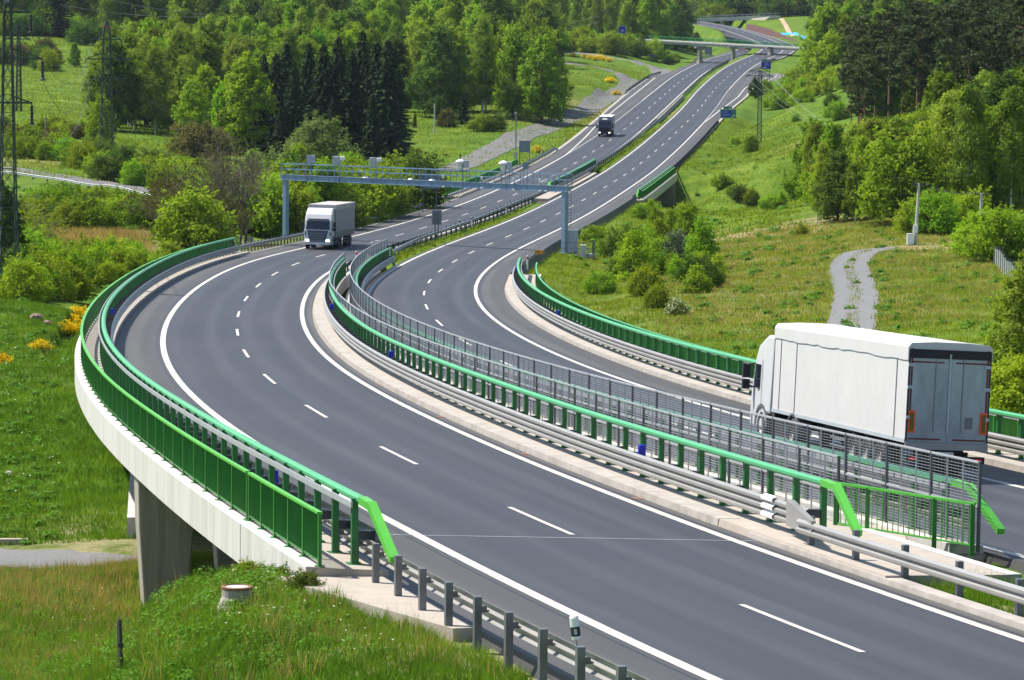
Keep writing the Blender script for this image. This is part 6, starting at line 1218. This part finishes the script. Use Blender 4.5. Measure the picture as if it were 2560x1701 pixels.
for u, v, h, k, w in [(1118, 318, 4.0, 'bronze', 'dark bronze bush alone on the small meadow'), (1098, 316, 3.4, 'spruce', 'small dark conifer on the meadow, left of the bronze bush'), (1157, 312, 6.5, 'spruce', 'slim young conifer on the meadow in the middle'), (1205, 328, 3.8, 'shrub_dark', 'left of two dark round bushes on the meadow'), (1235, 328, 3.8, 'shrub_dark', 'right of two dark round bushes on the meadow'), (1037, 320, 3.2, 'spruce', 'tiny conifer left of the grey meadow pole')]: lone(k, u, v, h, w, None, 1.15 if k == 'shrub_dark' else 1.0)
# upper left forest, meadow bushes
grove(26, 276, 470, 652, 700, {'shrub_dark': 2, 'bush': 2, 'dark': 1}, 4, 7, L_('under the birches behind the red tipped pylon', shrub_dark='dark bush', bush='green bush', dark='small dark tree'), 'undergrowth of the birch wood', 3, 1.3)
grove(150, -60, 620, 960, 1200, {'leafy': 4, 'dark': 4, 'birch': 3, 'spruce': 1}, 16, 23, L_('in the upper left forest behind the meadow', leafy='tall leafy tree', dark='tall dark leafy tree', birch='tall birch', spruce='tall dark conifer'), 'upper left forest', 5.5)
grove(30, -60, 640, 955, 985, {'shrub_dark': 3, 'bush': 2}, 4, 8, L_('along the front of the upper left forest', shrub_dark='dark bush', bush='green bush'), 'forest edge above the left meadow', 3.5, 1.4)
grove(12, 190, 450, 905, 945, {'leafy': 2, 'shrub_dark': 2}, 6, 9, L_('in the row along the left meadow top', leafy='low round tree', shrub_dark='broad dark bush'), 'bush row above the left meadow', 5)
lone('leafy', 186, 168, 6.2, 'lone round tree standing in the middle of the left meadow', None, .9)
grove(10, -10, 145, 800, 850, {'shrub_dark': 2, 'bush': 2, 'bronze': 1}, 4.5, 7, L_('on the left meadow behind the slim pylon', shrub_dark='dark green bush', bush='green bush', bronze='bronze tinted bush'), 'bushes on the upper left meadow', 4)
grove(130, 560, 1400, 830, 1230, {'birch': 3, 'leafy': 5, 'dark': 3, 'bright': 2, 'spruce': .6}, 16, 23, L_('in the upper middle forest behind the birch wood', birch='tall birch', leafy='tall leafy tree', dark='tall dark tree', bright='tall bright green tree', spruce='dark conifer'), 'upper middle forest', 5.0)
# valley shrubs
grove(34, -30, 265, 478, 540, {'bush': 4, 'tallbush': 3, 'bronze': 1, 'shrub_dark': 1}, 2.4, 4.4, L_('in the scrub below the left meadow', bush='green bush', tallbush='taller yellow green bush', bronze='bronze bush', shrub_dark='dark bush'), 'scrub below the left meadow', 2.6, 1.1, None)
lone('tallbush', 252, 0, 8.5, 'yellow green slender tree behind the red tipped pylon foot', 515, .9)
grove(34, 150, 640, 420, 505, {'bush': 4, 'shrub_dark': 4, 'tallbush': 1}, 2.8, 4.6, L_('in the dense hedge above the country road', bush='green bush', shrub_dark='dark rounded bush', tallbush='tall light bush'), 'hedge above the country road', 2.8, 1.15, lambda u, D: 468 - u * .10 < D < 494 - u * .06)
grove(36, 70, 450, 328, 366, {'bush': 5, 'shrub_dark': 3, 'tallbush': 1, 'silver': .6}, 2.4, 4.2, L_('in the thicket behind the dry grass strip on the left', bush='green bush', shrub_dark='dark bush', tallbush='tall bush', silver='silvery bush'), 'thicket behind the dry grass strip', 2.4, 1.1)
grove(9, -20, 80, 240, 330, {'bareshrub': 3, 'shrub_dark': 2}, 3, 5.5, L_('around the foot of the nearest pylon', bareshrub='half bare brown shrub', shrub_dark='dark bush'), 'shrubs round the nearest pylon', 3)
grove(12, 430, 575, 312, 350, {'bareshrub': 3, 'bush': 2}, 4, 6.5, L_('in the brown thicket behind the green railing end', bareshrub='half bare brown shrub', bush='sparse green bush'), 'brown thicket behind the railing', 2.2, 1.1)
for u, D, h, w in [(580, 322, 11.3, 'bare brown tree, tallest one left of the gantry'), (606, 320, 10.2, 'bare brown tree right beside the tallest bare one'), (556, 324, 8.6, 'lower bare brown tree left of the tallest one'), (470, 330, 6, 'bare brown tree in the thicket farther left')]: lone('bare', u, 0, h, w, D)
grove(46, 610, 1110, 352, 430, {'leafy': 4, 'bush': 2, 'tallbush': 2, 'shrub_dark': 2}, 5, 8.2, L_('in the green belt behind the gantry beam', leafy='round leafy tree', bush='green bush', tallbush='tall light green bush', shrub_dark='dark bush'), 'green belt behind the gantry', 2.8, 1.1)
grove(14, 880, 1130, 440, 520, {'leafy': 2, 'bush': 2}, 5, 8, L_('right end of the green belt by the service road', leafy='round leafy tree', bush='green bush'), 'green belt by the service road', 3, 1.1)
grove(80, 55, 470, 205, 285, {'tallbush': 5, 'bush': 4}, 2.0, 3.4, L_('in the fresh thicket left of the viaduct bend', tallbush='slender yellow green bush', bush='rounded green bush'), 'fresh thicket beside the viaduct', 1.7, 1.0, lambda u, D: D > 205 + max(0, u - 60) * .16)
lone('dark', 2, 0, 7.5, 'dark tree cut off by the left edge beside the nearest pylon', 232, 1.0); lone('shrub_dark', 22, 0, 3.5, 'dark bush below the dark tree on the left edge', 228)
for u, v, h, w in [(165, 838, 1.1, 'large yellow flowering broom beside the viaduct bend'), (195, 800, 1.05, 'yellow broom touching the green railing in the bend'), (180, 818, 1.0, 'middle yellow broom of the row beside the viaduct bend'), (152, 832, .8, 'left yellow broom of the row beside the viaduct bend'), (104, 875, .7, 'small yellow broom lower on the left grass slope'), (4, 915, .8, 'yellow broom at the very left edge on the grass slope')]: lone('broom', u, v, h, w, None, 1.1, 'yellow broom bushes near the viaduct')
for u, D, h in [(470, 91, .75), (500, 89, .9), (530, 87, .85), (448, 92, .55)]: lone('bush', u, 0, h, 'dark green broom clump at the foot of the viaduct pier', D, .65, 'broom clumps by the pier', 2)
lone('broom', 438, 0, .5, 'small broom with yellow flowers at the pier foot', 91.5, .7, None, 1)
lone('weed_bush' if False else 'shrub_dark', 700, 0, .75, 'low leafy green bush beside the white manhole shaft', 69.5, 1.25); lone('shrub_dark', 760, 0, .55, 'low leafy bush at the corner of the paved verge', 66.5, 1.1); lone('bush', 620, 0, .5, 'low leafy clump in front of the manhole shaft', 71.5, 1.2)
# --- centre: slip road bushes, trees by the overpass
grove(26, 1345, 1640, 1030, 1075, {'shrub_dark': 2, 'bush': 3, 'leafy': 2}, 4, 8.5, L_('on the bank behind the slip road', shrub_dark='dark bush', bush='green bush', leafy='low round tree'), 'bank behind the slip road', 3, 1.15)
for u, D in ((1337, 1085), (1346, 1085), (1356, 1084), (1366, 1083), (1392, 1080), (1404, 1080), (1420, 1078), (1430, 1078), (1437, 1077)): lone('broom', u, 0, 2.9, 'yellow flowering broom in the band above the slip road', D, 1.5, 'yellow broom above the slip road')
for u, v in ((1347, 131), (1358, 132), (1380, 137), (1392, 138), (1402, 138), (1432, 143), (1459, 146), (1476, 149), (1487, 152), (1497, 149), (1508, 152), (1522, 155), (1527, 207), (1395, 258), (1384, 276), (1541, 239), (1343, 383), (1660, 150), (1672, 151)): lone('broom', u, v, 1.7, 'yellow flowering broom on the grass beside the slip road or the service road', None, 1.2, 'yellow broom on the verges')
grove(44, 1340, 1700, 1110, 1270, {'leafy': 5, 'birch': 3, 'dark': 2}, 13, 19, L_('in the wood left of the far overpass', leafy='leafy tree', birch='birch', dark='dark tree'), 'wood left of the far overpass', 5)
for u, D, h, w in [(1672, 1185, 10, 'left tree of the dark clump at the overpass'), (1694, 1190, 11.5, 'tallest tree of the dark clump at the overpass'), (1718, 1185, 9.5, 'middle tree of the dark clump at the overpass'), (1740, 1180, 7.5, 'right tree of the dark clump beside the highway')]: lone('dark', u, 0, h, w, D, 1.2)
grove(12, 1590, 1690, 1050, 1075, {'bush': 2, 'shrub_dark': 1}, 2, 3.6, L_('on the bank under the left end of the overpass', bush='green bush', shrub_dark='dark bush'), 'bank under the overpass', 2.5)
grove(24, 1720, 2040, 1404, 1436, {'shrub_dark': 2, 'leafy': 2, 'dark': 2}, 7, 15, L_('just behind the far overpass', shrub_dark='dark bush', leafy='leafy tree', dark='dark tree'), 'trees close behind the far overpass', 3.5, 1.2, lambda u, D: not 1790 < u < 1900 or D > 1425)
grove(60, 1700, 2030, 1440, 1620, {'leafy': 4, 'dark': 5, 'birch': 3, 'bright': 1}, 15, 22, L_('in the hazy forest behind the far overpass', leafy='leafy tree', dark='dark tree', birch='pale birch', bright='light green tree'), 'forest behind the far overpass', 5.5)
# --- right side
grove(100, 2040, 2620, 800, 1250, {'leafy': 4, 'birch': 4, 'bright': 2, 'dark': 2}, 14, 20, L_('in the wood on the upper right hill', leafy='leafy tree', birch='tall birch', bright='bright green tree', dark='dark tree'), 'wood on the upper right hill', 4.5)
for u, D, h, w in [(2074, 800, 13, 'bright green column shaped tree above the far right bank'), (2190, 770, 15, 'big round bright green tree on the right hill'), (2225, 790, 14, 'bright green tree right beside the big round one'), (2330, 800, 13, 'bright green tree higher on the right hill')]: lone('bright', u, 0, h, w, D, 1.25)
grove(40, 1925, 2180, 745, 900, {'bush': 4, 'shrub_dark': 3, 'tallbush': 1, 'leafy': .6}, 3, 6, L_('on the bushy bank right of the blue exit sign', bush='green bush', shrub_dark='dark bush', tallbush='taller bush', leafy='small leafy tree'), 'bushy bank on the right', 3, 1.2, lambda u, D: u > 1915 + (D - 745) * .6)
lone('hawthorn', 2195, 0, 5, 'white flowering hawthorn above the pines', 745, 1.5); lone('hawthorn', 2340, 0, 5, 'white flowering hawthorn between the right hand trees', 430, 1.0)
grove(60, 2135, 2600, 440, 600, {'pine': 1}, 16, 20.5, 'tall dark pine with a bare trunk in the pine wood on the right', 'pine wood on the right hillside', 3.4, 1.0, lambda u, D: D > 400 + (2600 - u) * .18)
for u, D, h in [(2128, 590, 14), (2150, 570, 15.5), (2175, 560, 16.5), (2200, 550, 17), (2232, 540, 17)]: lone('pine', u, 0, h, 'pine at the left edge of the pine wood on the right hillside', D, 1.0, 'left edge of the pine wood')
grove(26, 2140, 2600, 470, 640, {'leafy': 3, 'dark': 2, 'bright': 1}, 8, 13, L_('filling in between the pines on the right hill', leafy='leafy tree', dark='dark tree', bright='bright tree'), 'understorey of the pine wood', 3.2, 1.15, lambda u, D: D > 425 + (2600 - u) * .18)
grove(14, 2230, 2420, 400, 450, {'bright': 3, 'tallbush': 2}, 5, 9, L_('glowing under the pines on the right', bright='sunlit bright green young tree', tallbush='sunlit bush'), 'young trees under the pines', 3)
grove(50, 1990, 2360, 335, 400, {'birch': 6, 'leafy': 2, 'tallbush': 1}, 6.5, 10.5, L_('in the birch grove above the right field', birch='young birch', leafy='young leafy tree', tallbush='tall bush'), 'birch grove above the right field', 2.0, 1.0, lambda u, D: D > 335 + max(0, 2080 - u) * .35)
grove(26, 2350, 2620, 330, 420, {'birch': 3, 'leafy': 3, 'dark': 1}, 9, 14, L_('in the wood behind the second concrete pole', birch='birch', leafy='leafy tree', dark='dark tree'), 'wood behind the concrete poles', 3)
grove(10, 2250, 2470, 312, 330, {'bareshrub': 2, 'bush': 3}, 2.5, 4.5, L_('at the field edge by the concrete poles', bareshrub='sparse brown shrub', bush='green bush'), 'shrubs by the concrete poles', 2)
for u, v, h, w in [(2450, 640, 4.3, 'round bright green bush above the post fence'), (2490, 650, 4.6, 'largest round bright green bush at the post fence'), (2420, 628, 2.8, 'smaller bright bush left of the post fence'), (2520, 640, 4.4, 'bright green bush right behind the post fence')]: lone('bush', u, v, h, w, None, 1.2, None, 3)
for u, D, h, w, k in [(2545, 172, 6.8, 'tall yellow green tree filling the right edge behind the truck', 'birch'), (2512, 178, 4.6, 'yellow green bush left of the tall one at the right edge', 'birch'), (2572, 165, 7.4, 'tallest tree cut off by the right edge', 'birch'), (2492, 180, 2.6, 'low bush beside the railing at the right edge', 'tallbush'), (2535, 162, 3.4, 'low leafy bush just above the right hand railing', 'tallbush'), (2560, 176, 6.0, 'dense birch right at the frame edge behind the truck', 'birch')]: lone(k, u, 0, h, w, D, 1.25)
for u, v, h, k, w in [(1877, 383, 3.9, 'tallbush', 'lone upright bush with a shadow on the grass bank'), (1838, 363, 2.0, 'bush', 'small bush left of the lone upright bush'), (2094, 300, 4.2, 'shrub_dark', 'flat dark bush on the right bank below the bushy slope'), (1990, 305, 1.8, 'bush', 'tiny bush on the grass right of the exit sign'), (1970, 258, 3.0, 'shrub_dark', 'dark bush above the lattice pylon bank'), (2080, 268, 3.2, 'shrub_dark', 'dark bush high on the right bank'), (1888, 246, 5.2, 'dark', 'dark tree left of the narrow lattice pylon'), (1915, 240, 4.4, 'bush', 'green bush right behind the narrow lattice pylon'),
    (1808, 470, 2.8, 'bush', 'first bush of the row on the grass bank, upper left'), (1786, 462, 1.5, 'bush', 'small bush at the left end of the bank row'), (1850, 497, 2.5, 'shrub_dark', 'middle dark bush of the row on the grass bank'), (1878, 510, 2.8, 'bush', 'fourth bush of the row on the grass bank'), (1925, 525, 2.3, 'bush', 'last round bush of the row on the grass bank'), (1955, 522, 2.2, 'tallbush', 'thin bush at the right end of the bank row'), (1970, 470, 1.2, 'bush', 'tiny bush below the birch grove'), (1830, 488, 1.8, 'bush', 'small bush filling the bank row'),
    (1524, 626, 1.7, 'bush', 'small round bush on the slope right of the gantry foot'), (1585, 705, 4.4, 'tallbush', 'tall bush with a long shadow on the slope below the gantry'), (1562, 700, 2.6, 'shrub_dark', 'dark bush left of the tall bush on the slope'), (1500, 735, 2.1, 'shrub_dark', 'dark round bush lowest left on the slope'), (1610, 738, 2.6, 'bush', 'round bush right below the tall bush'), (1640, 770, 2.0, 'bush', 'bush at the lower right of the slope group'), (1690, 790, 1.5, 'hawthorn', 'white flowering bush at the bottom of the slope'),
    (1640, 560, 2.4, 'bush', 'upper left bush of the large clump on the slope'), (1680, 590, 3.4, 'tallbush', 'middle bush of the large clump on the slope'), (1720, 620, 4.6, 'tallbush', 'yellow green bush on the right of the large clump'), (1755, 680, 4.8, 'tallbush', 'lowest yellow green bush of the large clump'), (1693, 668, 3.6, 'silver', 'silvery grey bush in the large clump'), (1738, 710, 2.6, 'shrub_dark', 'dark bush under the large clump'), (1600, 548, 2.0, 'shrub_dark', 'dark bush at the upper end of the large clump'), (1765, 720, 2.2, 'shrub_dark', 'dark bush at the lower tip of the large clump'), (1625, 535, 2.2, 'tallbush', 'tall bush beside the short bridge gap'), (1705, 555, 2.6, 'tallbush', 'tall bush right of the short bridge gap'), (2005, 590, 1.5, 'bush', 'small bush on the bare earth of the right field')]: lone(k, u, v, h, w)
rs = random.Random(21)
for i in range(30):
    t = rs.random(); u = 1500 + 250 * t + rs.uniform(-50, 45); v = 575 + 120 * t + rs.uniform(-38, 40)
    if t < .4: v += 40
    p = ground(u, v)
    if free(p, 1.2) and not onroad(p, 3): _occ.append((p.x, p.y)); plant(rs.choice(['bush', 'tallbush', 'tallbush', 'shrub_dark']), p, rs.uniform(1.6, 3.4), 'green bush within the dense clump on the slope right of the gantry foot', 'dense clump right of the gantry', 1.1)
for ps in VAR.values():
    for r in ps:
        for ch in list(r.children): bpy.data.objects.remove(ch)
        bpy.data.objects.remove(r)
# --- far forest as one mass
def far_forest():
    rg = np.random.default_rng(5); Vs, Fs = [], []; b = 0; rr = random.Random(9)
    spots = [(rr.uniform(-160, 2720), rr.uniform(1240, 2150)) for _ in range(950)]
    for u, D in spots:
        if 1640 < u < 2010 and D < 1640: continue
        if 1300 < u < 2050 and D < 1420: continue
        p = at(u, 60, D); z = Tz(p.x, p.y); h = rr.uniform(15, 24); n = 170; d = rnd_dirs(rg, n); d[:, 2] = np.abs(d[:, 2]) * 1.0 - .25; t = rg.uniform(.72, 1.1, n); w = h * rr.uniform(.22, .32)
        ph = rg.uniform(0, 6, 3); t *= 1 + .22 * np.sin(d[:, 0] * 5 + ph[0]) + .2 * np.sin(d[:, 2] * 6 + ph[1]); P = np.array([p.x, p.y, z + h * .42]) + d * t[:, None] * np.array([w, w, h * .56]); V, F = cards(rg, P, d + np.array([0, 0, .4]), 1.9, 1.2, .6); Vs.append(V); Fs.append(F + b); b += len(V)
    me = mesh_np('far_forest', np.concatenate(Vs), np.concatenate(Fs), [M['leaf_far']]); tag(link(bpy.data.objects.new('far_forest', me)), 'continuous hazy forest on the far hills along the top of the photo', 'forest', None, 'stuff')
M['leaf_far'] = leaf_mat('far_forest_leaves', (.025, .058, .012), (.062, .115, .020), .3, .02, .1, .05)
far_forest()
# --- grass blades and weeds
def blades(name, label, regions, mat, seed, cat='grass'):
    rg = np.random.default_rng(seed); Vs = []
    for (xy, n, h0, h1, w) in regions:
        P = xy(rg, n)
        if len(P) == 0: continue
        n = len(P); z = Tz_np(P[:, 0], P[:, 1]); a = rg.uniform(0, 6.283, n); h = rg.uniform(h0, h1, n); ln = rg.normal(size=(n, 2)) * .32 * h[:, None]; dx = np.stack([np.cos(a), np.sin(a)], 1) * (w * rg.uniform(.6, 1.4, n))[:, None] / 2
        b0 = np.stack([P[:, 0] - dx[:, 0], P[:, 1] - dx[:, 1], z - .02], 1); b1 = np.stack([P[:, 0] + dx[:, 0], P[:, 1] + dx[:, 1], z - .02], 1); t = np.stack([P[:, 0] + ln[:, 0], P[:, 1] + ln[:, 1], z + h], 1); Vs.append(np.stack([b0, b1, t], 1).reshape(-1, 3))
    V = np.concatenate(Vs); F = np.arange(len(V)).reshape(-1, 3); me = mesh_np(name, V, F, [M[mat]]); tag(link(bpy.data.objects.new(name, me)), label, cat, None, 'stuff')
def clumps(rg, P, per, r): return np.repeat(P, per, 0) + rg.normal(size=(len(P) * per, 2)) * r
def region(u0, u1, D0, D1, off_road=True, ok=None, clump=0, r=.12):
    def f(rg, n):
        k = max(1, n // clump) if clump else n; D = np.sqrt(rg.uniform(D0 ** 2, D1 ** 2, k)); u = rg.uniform(u0, u1, k); x = (u - 1280) / CF * D; P = np.stack([x, D + x * 0], 1)
        if clump: P = clumps(rg, P, clump, r)
        keep = np.ones(len(P), bool)
        if off_road:
            for R, fl, fr, e0, e1 in ((RA, a_left, a_right, 1.9, 1.0), (RB, b_left, b_right, 1.2, 1.6)):
                C = np.stack([R.X, R.Y], 1); N = np.stack([np.cos(R.th), -np.sin(R.th)], 1); L = np.array([fl(s) for s in R.S]); Rr = np.array([fr(s) for s in R.S])
                for i in range(0, len(P), 15000):
                    q = P[i:i + 15000]; d2 = ((q[:, None] - C[None]) ** 2).sum(2); j = d2.argmin(1); o = ((q - C[j]) * N[j]).sum(1); dd = d2[np.arange(len(q)), j]; s = R.S[j]
                    va, vb = (31, 250) if R is RA else (-20, 168); onv = (s > va) & (s < vb)
                    l = np.where(onv, np.where((R is RA) & (s > 50), -4.2, -8.0), L[j] - (.35 if R is RA else .5)); rr_ = np.where(onv, 7.4 if R is RA else 8.4, Rr[j] + .55); keep[i:i + 15000] &= ~((o > l) & (o < rr_) & (np.abs(dd - o * o) < 60))
        if ok is not None: keep &= ok(P)
        return P[keep]
    return f
def notpath(P):
    z = np.ones(len(P), bool); return z & ~((P[:, 1] > 114) & (P[:, 1] < 124.5) & (P[:, 0] < -3))
def notverge(P):
    s = RA; C = np.stack([RA.X, RA.Y], 1)[:80]; d2 = ((P[:, None] - C[None]) ** 2).sum(2); j = d2.argmin(1); o = (P[:, 0] - RA.X[j]) * np.cos(RA.th[j]) - (P[:, 1] - RA.Y[j]) * np.sin(RA.th[j]); ss = RA.S[j]
    return ~((ss > 21.5) & (ss < 31.5) & (o > -8.4) & (o < -6) & (o > -6.5 - (ss - 21.5) * .26)) & ~((ss > 31) & (ss < 46) & (o > 4) & (o < 9.8))
TRK = [ground(*t) for t in ((2150, 905), (2120, 850), (2130, 800), (2140, 740), (2128, 690), (2122, 668), (2132, 648), (2150, 634), (2185, 626), (2240, 622), (2310, 620))]
def nottrack(P):
    d = np.full(len(P), 1e9)
    for a, b in zip(TRK[:-1], TRK[1:]):
        e = np.array([b.x - a.x, b.y - a.y]); q = P - np.array([a.x, a.y]); t = np.clip((q @ e) / (e @ e), 0, 1); d = np.minimum(d, np.hypot(q[:, 0] - t * e[0], q[:, 1] - t * e[1]))
    j = RNG.normal(size=len(P)) * .22; return (d > 1.6 + j * .8) | ((d < .42 + j * .4) & (RNG.random(len(P)) < .5))
blades('grass', 'tall fresh grass covering the foreground slope and the left valley', [
    (region(-40, 1320, 54, 76, True, notverge, 14, .10), 120000, .07, .30, .018), (region(-60, 1000, 76, 113, True, notverge, 14, .14), 110000, .10, .34, .026),
    (region(-60, 480, 112, 205, True, notpath, 12, .22), 110000, .08, .32, .045), (region(1900, 2600, 60, 84, True, notverge, 12, .10), 40000, .15, .48, .022)], 'blade_lush', 3)
blades('meadow_grass', 'sunlit grass of the right field and slopes', [
    (region(1300, 2600, 200, 345, True, nottrack, 12, .4), 165000, .08, .28, .065), (region(1400, 2000, 345, 720, True, None, 10, .7), 70000, .12, .38, .14), (region(-60, 560, 440, 960, True, None, 9, 1.1), 50000, .15, .5, .2), (region(1000, 1620, 545, 960, True, None, 9, 1.0), 40000, .15, .45, .2), (region(860, 1300, 280, 440, True, None, 10, .3), 30000, .15, .45, .08)], 'blade', 4)
blades('dry_grass', 'dry straw coloured grass tufts scattered over the slopes', [
    (region(-40, 1250, 55, 112, True, notverge, 10, .10), 16000, .2, .65, .013), (region(1650, 2520, 215, 350, True, nottrack, 10, .8), 26000, .12, .42, .06), (region(40, 360, 300, 325, True, None, 10, .5), 9000, .4, 1.1, .08), (region(-40, 420, 96, 116, True, notpath, 10, .15), 7000, .2, .55, .02)], 'blade_dry', 5)
def weeds():
    rg = np.random.default_rng(8); Vs, Fs = [], []; b = 0
    for n, u0, u1, D0, D1, r0, r1, sz in ((90, 520, 700, 68, 78, .2, .42, .075), (760, -40, 1000, 56, 80, .12, .42, .07), (240, 380, 900, 64, 80, .2, .5, .08), (420, -40, 900, 76, 112, .15, .5, .09), (380, -40, 460, 118, 200, .2, .6, .16), (60, 2150, 2600, 62, 80, .1, .3, .07), (130, 600, 860, 66, 75, .2, .5, .085), (260, 1700, 2600, 205, 340, .25, .7, .22), (220, 1420, 1960, 300, 640, .3, .9, .3), (320, -20, 480, 205, 420, .3, .9, .28)):
        D = rg.uniform(D0, D1, n); u = rg.uniform(u0, u1, n); x = (u - 1280) / CF * D; P = np.stack([x, D], 1); P = P[notverge(P) & notpath(P) & nottrack(P)]; P = P[[not onroad(Vector((q[0], q[1], 0)), 2.2) for q in P]]; z = Tz_np(P[:, 0], P[:, 1])
        for (px, py), pz in zip(P, z):
            r = rg.uniform(r0, r1); k = int(18 + 30 * r / r1); d = rnd_dirs(rg, k); d[:, 2] = np.abs(d[:, 2]); Q = np.array([px, py, pz + .03]) + d * (rg.uniform(.3, 1, k) * r)[:, None] * np.array([1, 1, .75]); V, F = cards(rg, Q, d + np.array([0, 0, .6]), sz, 1.3, .6); Vs.append(V); Fs.append(F + b); b += len(V)
    me = mesh_np('weeds', np.concatenate(Vs), np.concatenate(Fs), [M['weed']]); tag(link(bpy.data.objects.new('weeds', me)), 'low leafy weeds growing among the grass on the slopes', 'weeds', None, 'stuff')
    Vs = []
    for n, u0, u1, D0, D1, sz in ((260, 560, 960, 60, 76, .05), (130, 850, 1150, 56, 63, .045), (240, -20, 330, 130, 200, .10), (60, 100, 420, 80, 100, .05)):
        D = rg.uniform(D0, D1, n); u = rg.uniform(u0, u1, n); x = (u - 1280) / CF * D; P = np.stack([x, D], 1); P = P[notverge(P) & notpath(P)]; P = P[[not onroad(Vector((q[0], q[1], 0)), 2.2) for q in P]]; Q = np.stack([P[:, 0], P[:, 1], Tz_np(P[:, 0], P[:, 1]) + rg.uniform(.2, .45, len(P))], 1); V, F = cards(rg, Q, np.tile([0, 0, 1.0], (len(Q), 1)), sz, 1.0, .4); Vs.append(V)
    V = np.concatenate(Vs); me = mesh_np('wildflowers', V, np.arange(len(V)).reshape(-1, 4), [M['bloom_white']]); tag(link(bpy.data.objects.new('wildflowers', me)), 'scattered small white wildflowers in the grass', 'flowers', None, 'stuff')
weeds()
print('TREES', NTREE, sum(NTREE.values()))
# ---------------------------------------------------------------- the air: thin even haze over the whole valley
hz = MB(); hz.box((0, 0, 55), (13400, 13400, 230)); ho = hz.build('haze', M['concrete'], fix=True); tag(ho, kind='stuff'); ho.data.materials.clear()
hm = bpy.data.materials.new('haze'); hm.use_nodes = True; t = hm.node_tree; t.nodes.clear(); o = t.nodes.new('ShaderNodeOutputMaterial'); v = t.nodes.new('ShaderNodeVolumePrincipled'); v.inputs['Color'].default_value = (.72, .84, 1, 1); v.inputs['Density'].default_value = .00003; v.inputs['Anisotropy'].default_value = .2; t.links.new(v.outputs[0], o.inputs['Volume']); ho.data.materials.append(hm)
